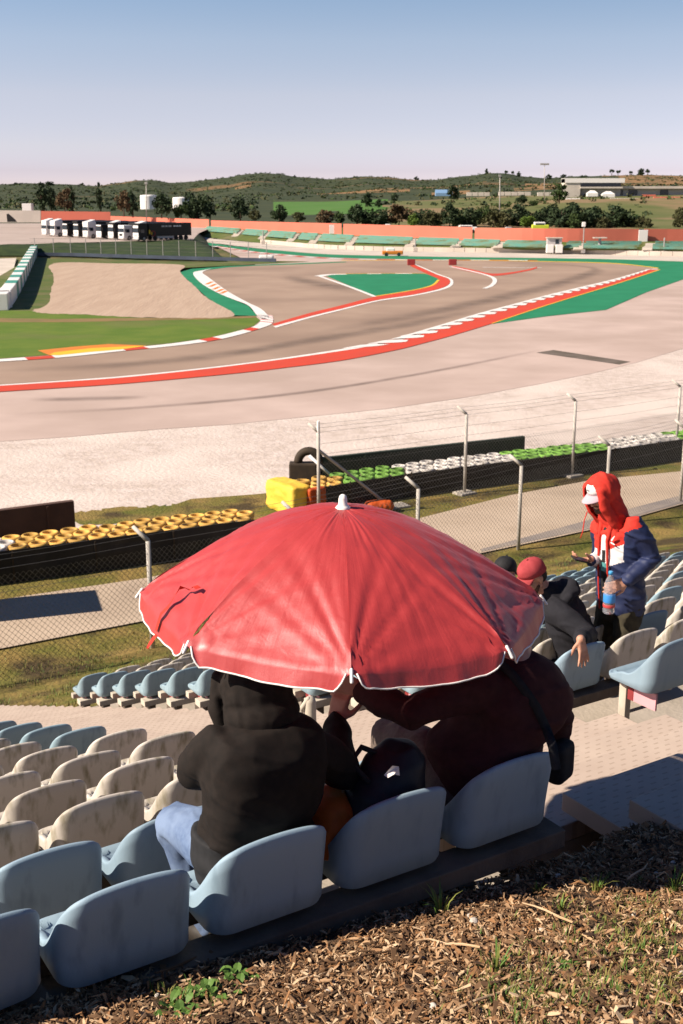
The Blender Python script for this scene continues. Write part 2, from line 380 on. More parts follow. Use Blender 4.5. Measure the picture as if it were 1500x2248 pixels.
def umb_mat():
    m = bpy.data.materials.new('red_umbrella_nylon'); m.use_nodes = True
    n, l = m.node_tree.nodes, m.node_tree.links; p = n['Principled BSDF']; o = n['Material Output']
    tcn = n.new('ShaderNodeTexCoord')
    p.inputs['Base Color'].default_value = (.43, .034, .030, 1); p.inputs['Roughness'].default_value = .50
    p.inputs['Specular IOR Level'].default_value = 1.0; p.inputs['Specular Tint'].default_value = (1, .80, .86, 1)
    p.inputs['Coat Weight'].default_value = .22; p.inputs['Coat Roughness'].default_value = .34
    p.inputs['Sheen Weight'].default_value = .10; p.inputs['Sheen Roughness'].default_value = .4; p.inputs['Sheen Tint'].default_value = (1, .45, .5, 1)
    w = n.new('ShaderNodeTexNoise'); w.inputs['Scale'].default_value = 900; w.inputs['Detail'].default_value = 2; l.new(tcn.outputs['Object'], w.inputs[0])
    w2 = n.new('ShaderNodeTexNoise'); w2.inputs['Scale'].default_value = 16; w2.inputs['Detail'].default_value = 5; w2.inputs['Distortion'].default_value = 1.2; l.new(tcn.outputs['Object'], w2.inputs[0])
    b = n.new('ShaderNodeBump'); b.inputs['Strength'].default_value = .16; b.inputs['Distance'].default_value = .010; l.new(w2.outputs[0], b.inputs['Height'])
    b2 = n.new('ShaderNodeBump'); b2.inputs['Strength'].default_value = .3; b2.inputs['Distance'].default_value = .0015; l.new(w.outputs[0], b2.inputs['Height']); l.new(b.outputs[0], b2.inputs['Normal'])
    uvn = n.new('ShaderNodeUVMap'); mpu = n.new('ShaderNodeMapping'); mpu.inputs['Scale'].default_value = (34, 3.2, 1); l.new(uvn.outputs[0], mpu.inputs[0])
    w3 = n.new('ShaderNodeTexNoise'); w3.inputs['Scale'].default_value = 1.0; w3.inputs['Detail'].default_value = 6; w3.inputs['Distortion'].default_value = .6; l.new(mpu.outputs[0], w3.inputs[0])
    b3 = n.new('ShaderNodeBump'); b3.inputs['Strength'].default_value = .16; b3.inputs['Distance'].default_value = .006; l.new(w3.outputs[0], b3.inputs['Height']); l.new(b2.outputs[0], b3.inputs['Normal'])
    l.new(b3.outputs[0], p.inputs['Normal'])
    tr = n.new('ShaderNodeBsdfTranslucent'); tr.inputs[0].default_value = (.50, .012, .012, 1)
    mixs = n.new('ShaderNodeMixShader'); mixs.inputs[0].default_value = .10
    l.new(p.outputs[0], mixs.inputs[1]); l.new(tr.outputs[0], mixs.inputs[2]); l.new(mixs.outputs[0], o.inputs[0]); return m
M['umb'] = umb_mat()
def clear_mat(name, col, rough=.05):
    m = bpy.data.materials.new(name); m.use_nodes = True; n, l = m.node_tree.nodes, m.node_tree.links
    p = n['Principled BSDF']; p.inputs['Base Color'].default_value = (*col, 1); p.inputs['Roughness'].default_value = rough
    p.inputs['Transmission Weight'].default_value = .85; p.inputs['IOR'].default_value = 1.2; return m
M['clear'] = clear_mat('clear_plastic', (.92, .93, .97))
# slab with cast anti-slip dashes (procedural bricks = raised lozenges)
def slab_mat():
    m = M['slab']; n, l = m.node_tree.nodes, m.node_tree.links; p = n['Principled BSDF']
    tcn = n.new('ShaderNodeTexCoord'); mp = n.new('ShaderNodeMapping'); mp.inputs['Rotation'].default_value = (0, 0, -.559)
    l.new(tcn.outputs['Object'], mp.inputs[0])
    s = n.new('ShaderNodeSeparateXYZ'); l.new(mp.outputs[0], s.inputs[0])
    def M_(op, a, b=None, c=None):
        q = n.new('ShaderNodeMath'); q.operation = op
        for i, v in enumerate((a, b, c)):
            if v is None: continue
            if isinstance(v, (int, float)): q.inputs[i].default_value = v
            else: l.new(v, q.inputs[i])
        return q.outputs[0]
    row = M_('FLOOR', M_('DIVIDE', s.outputs[1], .042))
    off = M_('MULTIPLY', M_('MODULO', row, 2), .04)
    fx = M_('FRACT', M_('DIVIDE', M_('ADD', s.outputs[0], off), .08))
    fy = M_('FRACT', M_('DIVIDE', s.outputs[1], .042))
    a = M_('LESS_THAN', M_('ABSOLUTE', M_('SUBTRACT', fx, .5)), .20)
    bb = M_('LESS_THAN', M_('ABSOLUTE', M_('SUBTRACT', fy, .5)), .11)
    msk = M_('MULTIPLY', a, bb)
    src = p.inputs['Base Color'].links[0].from_socket
    x = n.new('ShaderNodeMix'); x.data_type = 'RGBA'; x.inputs[7].default_value = (.33, .25, .19, 1)
    l.new(M_('MULTIPLY', msk, .55), x.inputs[0]); l.new(src, x.inputs[6]); l.new(x.outputs[2], p.inputs['Base Color'])
    bmp = n.new('ShaderNodeBump'); bmp.inputs['Strength'].default_value = 1; bmp.inputs['Distance'].default_value = .004
    l.new(msk, bmp.inputs['Height']); l.new(bmp.outputs[0], p.inputs['Normal'])
slab_mat()
def rubber_band_mat():
    m = bpy.data.materials.new('rubbered_line'); m.use_nodes = True; n, l = m.node_tree.nodes, m.node_tree.links; p = n['Principled BSDF']
    p.inputs['Roughness'].default_value = .85
    u = n.new('ShaderNodeUVMap'); s = n.new('ShaderNodeSeparateXYZ'); l.new(u.outputs[0], s.inputs[0])
    r = n.new('ShaderNodeValToRGB'); e = r.color_ramp.elements
    e[0].position = 0; e[0].color = (0, 0, 0, 1); e[1].position = 1; e[1].color = (0, 0, 0, 1)
    k = e.new(.5); k.color = (1, 1, 1, 1); r.color_ramp.interpolation = 'EASE'
    l.new(s.outputs[1], r.inputs[0])
    r2 = n.new('ShaderNodeValToRGB'); e = r2.color_ramp.elements
    e[0].position = 0; e[0].color = (0, 0, 0, 1); e[1].position = 1; e[1].color = (0, 0, 0, 1)
    k = e.new(.25); k.color = (1, 1, 1, 1); k = e.new(.75); k.color = (1, 1, 1, 1)
    l.new(s.outputs[0], r2.inputs[0])
    tcn = n.new('ShaderNodeTexCoord'); t = n.new('ShaderNodeTexNoise'); t.inputs['Scale'].default_value = .3; t.inputs['Detail'].default_value = 8
    l.new(tcn.outputs['Object'], t.inputs[0])
    tr = n.new('ShaderNodeBsdfTransparent'); mxs = n.new('ShaderNodeMixShader')
    q = n.new('ShaderNodeMath'); q.operation = 'MULTIPLY'; l.new(r.outputs[0], q.inputs[0]); l.new(r2.outputs[0], q.inputs[1])
    q2 = n.new('ShaderNodeMath'); q2.operation = 'MULTIPLY'; l.new(q.outputs[0], q2.inputs[0]); tt = n.new('ShaderNodeMath'); tt.operation = 'MULTIPLY'; tt.inputs[1].default_value = .62; l.new(t.outputs[0], tt.inputs[0]); l.new(tt.outputs[0], q2.inputs[1])
    p.inputs['Base Color'].default_value = (.12, .09, .075, 1)
    l.new(q2.outputs[0], mxs.inputs[0]); l.new(tr.outputs[0], mxs.inputs[1]); l.new(p.outputs[0], mxs.inputs[2])
    l.new(mxs.outputs[0], n['Material Output'].inputs[0]); return m
M['rubberline'] = rubber_band_mat()

# ------------------------------------------------------------------ flat circuit: sheets and painted lines
def sheet(name, px, z, m, spline=False, n=6, raw=None, kind='structure'):
    P = raw if raw else to_world([(p.x, p.y) for p in cr([V(a, b, 0) for a, b in px], n, True)] if spline else px, z)
    bm = bmesh.new(); f = bm.faces.new([bm.verts.new(p) for p in P])
    if f.calc_center_median() and f.normal.z < 0: f.normal_flip()
    f.normal_update()
    if f.normal.z < 0: f.normal_flip()
    bmesh.ops.triangulate(bm, faces=[f], ngon_method='EAR_CLIP')
    me = bpy.data.meshes.new(name); bm.to_mesh(me); bm.free()
    return tag(link_mesh(name, me, m), kind=kind)
def pline(px, n=8): return [(p.x, p.y) for p in cr([V(a, b, 0) for a, b in px], n)]
def band(name, top, bot, z, m, N=60, h=0.0, link=True):
    A = resample(to_world(pline(top), z), N); B = resample(to_world(pline(bot), z), N)
    mb = MB(); vs = []
    for a, b in zip(A, B): vs += [a, b]
    mb.uv = []
    for i in range(N): mb.uv += [(i / (N - 1), 0), (i / (N - 1), 1)]
    mb.add(vs, [(2 * i, 2 * i + 1, 2 * i + 3, 2 * i + 2) for i in range(N - 1)])
    return tag(mb.build(name, m), kind='structure')
def stroke(name, px, w, z, m, N=60, dash=None, mats=None, spline=True):
    P = resample(to_world(pline(px) if spline else px, z), N); mb = MB(); mb.uv = []
    vs = []
    for i, p in enumerate(P):
        t = (P[min(i + 1, N - 1)] - P[max(i - 1, 0)]).normalized(); s = V(-t.y, t.x, 0)
        vs += [p + s * w / 2, p - s * w / 2]; mb.uv += [(i / (N - 1), 0), (i / (N - 1), 1)]
    fs = [(2 * i, 2 * i + 1, 2 * i + 3, 2 * i + 2) for i in range(N - 1)]
    mb.add(vs, fs)
    if dash: mb.m = [dash[(i // 2) % len(dash)] for i in range(N - 1)]
    return tag(mb.build(name, mats or m), kind='structure')

mb = MB(); mb.add([(-4000, -60, -.30), (4000, -60, -.30), (4000, 7000, -.30), (-4000, 7000, -.30)], [(0, 1, 2, 3)])
tag(mb.build('ground', M['ground']), kind='structure')
# near gravel + run-off + track
GR = [(-200, 990), (0, 969), (150, 959), (250, 950), (350, 942), (500, 932), (700, 912), (850, 897), (1018, 873), (1183, 843), (1303, 819), (1400, 795), (1500, 765), (1700, 700)]
sheet('gravel_trap', GR + [(1700, 905), (1500, 975), (1250, 1015), (1000, 1060), (800, 1085), (600, 1120), (420, 1140), (200, 1185), (0, 1215), (-200, 1240)], .0, M['gravel'])
sheet('runoff_asphalt', GR[:1] + GR[1:] + [(1700, 585), (1500, 560), (1200, 555), (900, 553), (600, 548), (500, 540), (440, 525), (560, 580), (560, 700), (300, 750), (0, 786), (-200, 800)], .012, M['asphalt'])
LOW = [(-150, 853), (0, 843), (125, 835), (250, 826), (375, 814), (500, 800), (625, 784), (750, 765), (830, 750), (900, 734), (975, 712), (1050, 689), (1125, 669), (1200, 649), (1275, 631), (1350, 613), (1400, 599), (1428, 591)]
KERB_IN = [(-150, 800), (0, 791), (136, 781), (269, 767), (372, 758), (459, 746), (525, 731), (575, 718), (596, 707)]
LEFTK = [(596, 704), (590, 692), (572, 678), (545, 665), (510, 645), (480, 625), (455, 607), (444, 598)]
sheet('race_track', LOW + [(1438, 586), (1400, 580.5), (1350, 578), (1200, 574), (1000, 572), (750, 573), (650, 578), (560, 581.5), (500, 585.5), (465, 589), (446, 595)] + list(reversed(LEFTK)) + list(reversed(KERB_IN)), .024, M['track'])
# dark rubbered driving lines
band('racing_line', [(-100, 806), (120, 800), (300, 788), (500, 766), (650, 742), (760, 724), (900, 702), (1060, 670)], [(-100, 822), (120, 818), (300, 808), (500, 789), (650, 764), (760, 747), (900, 722), (1060, 688)], .03, M['rubberline'])
band('racing_line', [(600, 745), (760, 708), (900, 682), (1050, 650), (1180, 622), (1260, 600), (1290, 590), (1230, 583), (1100, 579)], [(600, 765), (760, 735), (900, 706), (1050, 677), (1200, 645), (1300, 612), (1340, 594), (1260, 580), (1100, 576)], .032, M['rubberline'])
band('racing_line', [(640, 600), (700, 612), (800, 628)], [(600, 612), (680, 630), (790, 650)], .03, M['rubberline'])
for a, b in (([(0, 905), (300, 890), (620, 862), (900, 820), (1200, 762)], [(0, 916), (300, 900), (620, 872), (900, 829), (1200, 770)]),
             ([(60, 872), (200, 868), (330, 866)], [(60, 884), (200, 882), (330, 877)])):
    band('tyre_marks', a, b, .02, M['rubberline'])
# red outer stripe with white line
RT = [(-150, 856), (0, 846.5), (250, 830), (500, 804), (625, 788), (750, 770), (830, 757), (880, 746)]
RB = [(-150, 872), (0, 859.5), (250, 843.5), (500, 821), (625, 807), (750, 791), (870, 768), (990, 737)]
band('painted_red_stripe', RT + [(900, 741), (975, 719), (1050, 695), (1125, 674.5), (1200, 654), (1275, 635), (1350, 616.5), (1400, 601), (1422, 592)],
     RB[:-1] + [(930, 753), (990, 737), (1080, 710), (1140, 690), (1200, 670), (1275, 647), (1350, 624.5), (1410, 604), (1447, 592)], .05, M['red'], 120)
band('painted_white_line', [(x, y + (1.6 if x < 600 else 1.0)) for x, y in LOW[:9]], [(-150, 856), (0, 846.5), (125, 838.5), (250, 830), (375, 818), (500, 804), (625, 788), (750, 770), (830, 757)], .055, M['white'], 80)
# serrated white teeth on the kerb
eA = resample(to_world(pline([(700, 773), (760, 763), (830, 750), (900, 734), (975, 711), (1050, 688), (1125, 668), (1200, 648), (1275, 630), (1350, 612), (1425, 590)]), .06), 400)
eB = resample(to_world(pline([(780, 767), (830, 760), (900, 749), (975, 725), (1050, 700.5), (1125, 678.5), (1200, 657), (1275, 638), (1350, 618.5), (1425, 593)]), .06), 400)
mb = MB(); NT = 30
for i in range(NT):
    a0 = int(10 + i * (389 / NT)); a1 = int(a0 + 389 / NT * .74)
    e = min(399, a1)
    d = eB[a0] - eA[a0]; t = (eA[e] - eA[a0]) * .2
    P = [eA[a0], eA[e], eA[e] + (eB[e] - eA[e]) * .45, eA[e] + (eB[e] - eA[e]) * .82 - t, eA[a0] + d * .96 + t * .9, eA[a0] + d * .8 + t * .1]
    mb.add([p + V(0, 0, .012) for p in P], [(0, 5, 4, 3, 2, 1)])
tag(mb.build('kerb_teeth', M['white']), kind='structure')
band('kerb_edge_line', [(880, 737), (900, 732.5), (975, 710.5), (1050, 688), (1125, 668), (1200, 648), (1275, 630), (1350, 612), (1428, 590)],
     [(880, 741), (900, 736.5), (975, 714), (1050, 691), (1125, 671), (1200, 650.5), (1275, 632.5), (1350, 614), (1428, 591.2)], .064, M['white'], 80)
# green run-off paint on the right and along the far edge
sheet('green_runoff', [(1080, 710.5), (1200, 671), (1350, 625), (1447, 592.5), (1440, 586), (1500, 578), (1600, 574), (1600, 590), (1500, 613), (1420, 641), (1330, 680), (1200, 694)], .040, M['green'])
band('yellow_edge_line', [(1080, 709.3), (1200, 669.2), (1350, 623.4), (1449, 591)], [(1080, 710.6), (1200, 670.6), (1350, 624.5), (1450, 592)], .058, M['yellow'], 50)
band('green_far_strip', [(430, 527), (470, 534), (530, 542), (600, 548.5), (700, 557), (800, 560.5), (1000, 564), (1200, 566.5), (1350, 569), (1500, 574), (1600, 577)],
     [(430, 532), (470, 541), (530, 549), (600, 555.5), (700, 563.5), (800, 567), (1000, 570.2), (1200, 573.5), (1350, 578), (1445, 588), (1600, 590)], .038, M['green'])
band('yellow_edge_line', [(750, 571), (1000, 570.4), (1200, 573.2), (1350, 577.4), (1446, 587.5)], [(750, 571.8), (1000, 571.3), (1200, 574.2), (1350, 578.6), (1446, 589)], .047, M['yellow'], 50)
stroke('far_kerb', [(470, 540), (560, 553), (650, 562), (760, 568), (900, 570), (1060, 570.5), (1180, 571.5)], 1.6, .06, None, 60, dash=[0, 1], mats=[M['white'], M['red']])
# infield island
sheet('green_island', [(716, 605), (740, 602), (800, 601), (870, 600.5), (932, 600.5), (955, 606), (966, 613), (952, 627), (905, 638), (826, 650.5), (770, 628)], .04, M['green'])
band('painted_red_stripe', [(597, 711), (680, 687), (750, 670), (826, 650.5), (905, 638), (950, 627), (964, 614), (940, 602), (900, 583)], [(604, 715), (680, 694), (750, 677), (830, 658), (910, 646), (975, 630), (987, 614), (955, 601), (908, 580)], .05, M['red'], 80)
band('painted_white_line', [(600, 716), (680, 694.5), (750, 677.5), (830, 658.5), (910, 646.5), (976, 630.5), (988, 614), (957, 601), (910, 580)], [(606, 719), (680, 698), (750, 680.5), (830, 661), (910, 649), (983, 632), (994, 614), (961, 600.5), (914, 580)], .052, M['white'], 80)
stroke('painted_white_line', [(702, 606), (770, 630), (824, 651)], .55, .05, M['white'], 12)
stroke('painted_white_line', [(700, 606), (722, 602.5), (760, 601.5)], 1.5, .05, M['white'], 12)
stroke('painted_white_line', [(806, 600.8), (838, 600.5)], .9, .052, M['white'], 4); stroke('painted_white_line', [(868, 600.3), (905, 600.3)], .9, .052, M['white'], 4)
stroke('yellow_edge_line', [(740, 601), (840, 599.6), (940, 600)], .5, .05, M['yellow'], 12)
stroke('yellow_edge_line', [(826, 649.8), (905, 637), (948, 626.5), (963, 614)], .35, .056, M['yellow'], 20)
# second island of red triangles
band('painted_red_stripe', [(993, 583), (1040, 592), (1075, 600), (1110, 599), (1160, 591), (1178, 585)], [(993, 587), (1040, 598), (1075, 605), (1110, 603), (1160, 594), (1180, 588)], .05, M['red'], 40)
stroke('painted_white_line', [(990, 585), (1040, 596), (1076, 606), (1087, 615), (1080, 626), (1064, 633)], .6, .055, M['white'], 40)
stroke('painted_white_line', [(1060, 586.5), (1120, 587), (1190, 587)], .6, .05, M['white'], 10)
mb = MB()
for px in (903, 994):
    p = at_z(px, 582); mb.bbox(p + V(0, 0, .5), (1.3, .8, 1.0), .1)
    o = mb.build('marker_post', M['redplate'], origin=tuple(p)); mb = MB()
    tag(o, 'dark red marker board at the tip of the ' + ('green island kerb' if px == 903 else 'red triangle kerb'), 'marker board', 'marker boards at the kerb tips')
# left kerbs, green strip, grass, sand trap
sheet('green_verge', [(394, 598), (420, 590), (500, 584), (600, 579.5), (700, 576), (760, 574.2), (760, 575.5), (650, 580), (560, 583), (500, 586.5), (452, 593), (424, 599), (440, 620), (475, 642), (545, 671), (565, 693), (515, 692), (455, 653)], .042, M['green'])
band('white_kerb', [(446, 593.5), (424, 599), (440, 620), (475, 641), (510, 656), (545, 670), (563, 690), (575, 700)], [(466, 588.5), (445, 597), (456, 607), (480, 625), (510, 645), (545, 664), (575, 679), (598, 703)], .06, M['white'], 60)
for i, (x, y) in enumerate(((462, 618), (470, 623), (478, 629), (486, 634), (494, 638))):
    stroke('kerb_tick', [(x - 9, y + 6), (x + 4, y)], .5, .068, M['orange'], 3)
mb = MB(); kA = resample(to_world(pline([(565, 690), (572, 703), (560, 715), (520, 727), (455, 742), (370, 754.5), (266, 765), (136, 778), (0, 788), (-150, 797)]), .06), 90)
kB = resample(to_world(pline([(598, 692), (600, 703), (590, 714), (527, 734), (461, 748.5), (373, 760), (270, 770), (138, 784), (0, 793.5), (-150, 802)]), .06), 90)
vs = []
for a, b in zip(kA, kB): vs += [a, b]
mb.add(vs, [(2 * i, 2 * i + 1, 2 * i + 3, 2 * i + 2) for i in range(89)])
mb.m = [1 if (i < 16 and i % 4 == 1) or (i >= 16 and (i // 8) % 2 == 1 and i % 8 < 4) else 0 for i in range(89)]
tag(mb.build('inner_kerb', [M['white'], M['red']]), kind='structure')
sheet('infield_grass', [(-200, 690), (0, 682), (70, 682), (150, 688), (300, 697), (420, 699), (560, 694), (572, 703), (556, 716), (520, 727), (455, 742), (370, 754), (266, 764), (136, 777), (0, 787), (-200, 801)], .036, M['grass'])
sheet('dirt_strip', [(-200, 706), (0, 698), (120, 700), (250, 698), (400, 698), (500, 695), (562, 693), (563, 697), (480, 700), (330, 703), (160, 707), (0, 707), (-200, 714)], .046, M['dirt'])
sheet('infield_grass', [(-60, 640), (62, 569), (80, 566), (400, 576), (620, 572.5), (680, 574), (560, 580), (400, 588), (380, 602), (130, 600), (118, 640), (112, 676), (60, 684), (-60, 684)], .035, M['bank'])
sand = []
SANDP = [(118, 578), (250, 578), (397, 581), (396, 598), (430, 630), (455, 654), (515, 692), (430, 698), (298, 696), (180, 690), (110, 688), (72, 682), (105, 668), (112, 640), (118, 610)]
for p in cr([V(a, b, 0) for a, b in SANDP], 10, True): sand.append((p.x + random.uniform(-2.2, 2.2) * (1 if p.x < 140 else .3), p.y + random.uniform(-.8, .8) * (1 if p.y > 600 else .1)))
sheet('sand_trap', sand, .048, M['sand'])
sheet('painted_orange_patch', [(83, 769), (160, 761), (240, 755), (322, 758.5), (264, 765.5), (107, 779)], .062, M['orange'])
sheet('painted_yellow_patch', [(107, 779), (120, 773), (200, 764), (280, 760), (322, 758.8), (264, 767), (190, 773), (130, 779.5)], .068, M['yellow'])
sheet('access_road', [(-80, 570), (36, 566), (30, 590), (12, 625), (-80, 650)], .03, M['conc_far'])
sheet('dark_patch', [(1178, 774), (1215, 768), (1385, 794), (1360, 800)], .021, M['patch'])  # flat darker brown quad laid on the run-off asphalt
# service road between the two fences
sheet('service_road', [(-300, 1365), (0, 1316), (325, 1268), (600, 1210), (760, 1170), (923, 1137), (1120, 1087), (1297, 1054), (1500, 1034), (1700, 1012), (1700, 1050), (1500, 1106), (1297, 1163), (1057, 1214), (800, 1280), (500, 1330), (300, 1366), (0, 1424), (-300, 1490)], .03, M['road'])
sheet('road_shoulder', [(1057, 1205), (1180, 1172), (1297, 1140), (1400, 1112), (1500, 1086), (1700, 1036), (1700, 1050), (1500, 1104), (1297, 1160), (1057, 1211)], .036, M['roaddark'])
VG = [(-300, 1345), (0, 1296), (325, 1250), (600, 1195), (923, 1118), (1120, 1070), (1297, 1040), (1500, 1016), (1700, 995)]
sheet('verge', [(-300, 1230), (0, 1200), (200, 1170), (420, 1095), (560, 1085), (660, 1075), (800, 1060), (1000, 1040), (1250, 1000), (1500, 962), (1700, 930)] + [(1700, 1013), (1500, 1036), (1297, 1056), (1120, 1089), (923, 1139), (760, 1172), (600, 1212), (325, 1270), (0, 1318), (-300, 1367)], .012, M['neargrass'])
vg = []
for p in cr([V(a, b, 0) for a, b in ((170, 1125), (300, 1112), (400, 1108), (500, 1112), (600, 1098), (640, 1100), (620, 1130), (500, 1145), (330, 1150), (180, 1150))], 12, True): vg.append((p.x + random.uniform(-8, 8), p.y + random.uniform(-3, 3)))
sheet('verge', vg, .016, M['neargrass'])

# ------------------------------------------------------------------ stand frame
TH = .559
U = V(math.cos(TH), math.sin(TH), 0); Vd = V(-math.sin(TH), math.cos(TH), 0)   # along the row / down the stand
O = V(.807, 4.077, CAM_H - 2.0)
DR, DH, SU = .807, .304, .5
def uv(u, v, z): return V(O.x, O.y, 0) + U * u + Vd * v + V(0, 0, z)
def to_uv(p):
    d = V(p[0] - O.x, p[1] - O.y, 0); return d.dot(U), d.dot(Vd)
TREAD0 = 8.45; PAN0 = 8.93
B_U = 2.642 - .43 + .27      # centre of the first seat beyond the aisle
A_U = -.21
def hill_z(u, v):
    if v < .06:
        return 8.735 + .05 * smoothstep(.12, .5, u) - .09 * max(-1.2, min(1.6, u + .8)) + (.30 - .085 * max(0, min(1.9, u + .8))) * max(0, .06 - v) + .03 * noise.noise(V(u * 1.3, v * 1.3, 3)) * smoothstep(.1, -.4, v)
    if v < 12.6:
        z = 8.2 - .377 * v - .12
        if v < .4: z = 8.735 + .05 * smoothstep(.12, .5, u) - .09 * max(-1.2, min(1.6, u + .8)) - (v - .06) * 1.9
        return z
    z1 = 8.08 - .377 * 12.6
    t = (v - 12.6) / (24.2 - 12.6)
    if t < 1: return z1 * (1 - t) ** 1.12 - .02 + .10 * noise.noise(V(u * .5, v * .5, 9)) * math.sin(math.pi * min(1, max(0, t)))
    return -.02
mb = MB(); us = [-46 + .8 * i for i in range(130)]
us = sorted(set([round(x, 3) for x in us] + [round(-4 + .1 * i, 3) for i in range(110)]))
vs_ = sorted(set([-4.2 + .1 * i for i in range(50)] + [.8 + .6 * i for i in range(44)]))
vs_ = [v for v in vs_ if v < 25.6] + [27, 28.5, 30]
vv = []
for v in vs_:
    for u in us: vv.append(uv(u, v, hill_z(u, v)))
n = len(us); ff = []; mm = []
for j in range(len(vs_) - 1):
    for i in range(n - 1):
        ff.append((j * n + i, j * n + i + 1, (j + 1) * n + i + 1, (j + 1) * n + i)); mm.append(0 if vs_[j] < 1 else 1)
mb.add(vv, ff); mb.m = mm
tag(mb.build('hillside', [M['soil'], M['neargrass']], smooth=True), kind='structure')
# terrace treads
def stepped(name, u0, u1, rows, m):
    mb = MB()
    for r in rows:
        v0, v1 = -.25 + DR * r, -.25 + DR * (r + 1); z = TREAD0 - DH * r
        c = uv((u0 + u1) / 2, (v0 + v1) / 2, z - .25)
        mb.box(c, (u1 - u0, v1 - v0 - .004, .5), Matrix.Rotation(TH, 3, 'Z'))
    return tag(mb.build(name, m), kind='structure')
stepped('terrace', -13, .06, range(0, 17), M['terrace'])
stepped('terrace', 2.2, 16, range(-2, 16), M['terrace'])
mb = MB()
for k in range(-4, 44):
    u0 = .62 if k <= 0 else .08
    u1 = 2.18
    v0, v1 = .16 + DR / 2 * k, .16 + DR / 2 * (k + 1) + .03
    z = TREAD0 + .10 - DH / 2 * k + .012
    jit = random.uniform(-.012, .012)
    mb.bbox(uv((u0 + u1) / 2 + jit, (v0 + v1) / 2, z - .045), (u1 - u0, v1 - v0, .09), .006, Matrix.Rotation(TH, 3, 'Z'))
    mb.mi = 1; mb.box(uv((u0 + u1) / 2 + .06, (v0 + v1) / 2 - .03, z - .30), (u1 - u0 - .30, v1 - v0 - .08, .40), Matrix.Rotation(TH, 3, 'Z')); mb.mi = 0
tag(mb.build('aisle_steps', [M['slab'], M['terrace']]), kind='structure')

# ------------------------------------------------------------------ stadium seats
def seat_mesh():
    mb = MB(); hx, hy = .222, .190
    per = []; N = 64
    rr, rf = .085, .075
    def arc(cx, cy, r, a0, a1, n): return [(cx + r * math.cos(a0 + (a1 - a0) * i / n), cy + r * math.sin(a0 + (a1 - a0) * i / n), math.cos(a0 + (a1 - a0) * i / n), math.sin(a0 + (a1 - a0) * i / n)) for i in range(n)]
    def seg(x0, y0, x1, y1, nx, ny, n): return [(x0 + (x1 - x0) * i / n, y0 + (y1 - y0) * i / n, nx, ny) for i in range(n)]
    per += seg(-hx, hy - rf, -hx, -hy + rr, -1, 0, 16)
    per += arc(-hx + rr, -hy + rr, rr, math.pi, 1.5 * math.pi, 10)
    per += seg(-hx + rr, -hy, hx - rr, -hy, 0, -1, 14)
    per += arc(hx - rr, -hy + rr, rr, 1.5 * math.pi, 2 * math.pi, 10)
    per += seg(hx, -hy + rr, hx, hy - rf, 1, 0, 16)
    per += arc(hx - rf, hy - rf, rf, 0, .5 * math.pi, 8)
    per += seg(hx - rf, hy, -hx + rf, hy, 0, 1, 10)
    per += arc(-hx + rf, hy - rf, rf, .5 * math.pi, math.pi, 8)
    n = len(per); rings = []
    def hh(x, y):
        s = smoothstep(.015, -.20, y)
        top = .262 - .30 * max(0, abs(x) - .10) ** 1.7 - .02 * (x / .2) ** 2
        lo = .026 - .050 * smoothstep(.02, .17, y)
        return lo + (top + .02 - lo) * s
    def ring(inset, fz, lean=0.0):
        r = []
        for x, y, nx, ny in per:
            s = smoothstep(.05, -.18, y)
            px, py = x - nx * inset, y - ny * inset - lean * 1.3 * s
            r.append((px * (1 - lean * .6 * s), py, fz(x, y)))
        return r
    rings.append(ring(.055, lambda x, y: -.062))
    rings.append(ring(.02, lambda x, y: -.062))
    rings.append(ring(.006, lambda x, y: -.052))
    rings.append(ring(.006, lambda x, y: -.046))
    rings.append(ring(.0, lambda x, y: -.040))
    for t, ln in ((.2, .004), (.5, .014), (.8, .026), (.96, .031)):
        rings.append(ring(0, lambda x, y, t=t: -.035 + (hh(x, y) + .035) * t, ln))
    rings.append(ring(.006, lambda x, y: hh(x, y) + .001, .032))
    rings.append(ring(.015, lambda x, y: hh(x, y) + .003, .032))
    rings.append(ring(.024, lambda x, y: hh(x, y) - .004, .031))
    for t, ln in ((.8, .024), (.5, .010), (.25, .0)):
        rings.append(ring(.03, lambda x, y, t=t: hh(x, y) * t, ln))
    rings.append(ring(.045, lambda x, y: .002 - .035 * smoothstep(.05, .17, y)))
    rings.append(ring(.075, lambda x, y: -.012 - .02 * smoothstep(.05, .17, y)))
    pts = [p for r in rings for p in r]; fs = []
    for i in range(len(rings) - 1):
        for k in range(n): fs.append((i * n + k, i * n + (k + 1) % n, (i + 1) * n + (k + 1) % n, (i + 1) * n + k))
    b = (len(rings) - 1) * n
    for sc, dz in ((.6, -.012), (.25, -.016)):
        ring2 = [(p[0] * sc, p[1] * sc, -.012 + dz) for p in rings[-1]]
        s0 = len(pts); pts += ring2
        for k in range(n): fs.append((b + k, b + (k + 1) % n, s0 + (k + 1) % n, s0 + k))
        b = s0
    fs.append(tuple(b + k for k in range(n))); fs.append(tuple(range(n - 1, -1, -1)))
    mb.add(pts, fs); return mb
SEAT = seat_mesh()
def seat_me(name, m):
    me = SEAT.mesh(name, smooth=True); me.materials.append(m); return me
SEAT_ME = {k: seat_me('stadium_seat_' + k, M['seat_' + k]) for k in ('blue', 'teal', 'beige')}
br = MB(); br.box((0, .02, -.078), (.16, .26, .028)); br.box((-.07, .0, -.10), (.03, .2, .03)); br.box((.07, .0, -.10), (.03, .2, .03))
BR_ME = br.mesh('bracket'); BR_ME.materials.append(M['metal'])
pk = MB(); pk.box((-.125, -.075, -.13), (.014, .18, .11)); pk.mi = 1; pk.box((-.127, .040, -.13), (.014, .045, .11)); pk.mi = 0
PK_ME = pk.mesh('row_plate'); PK_ME.materials.append(M['pink']); PK_ME.materials.append(M['redplate'])
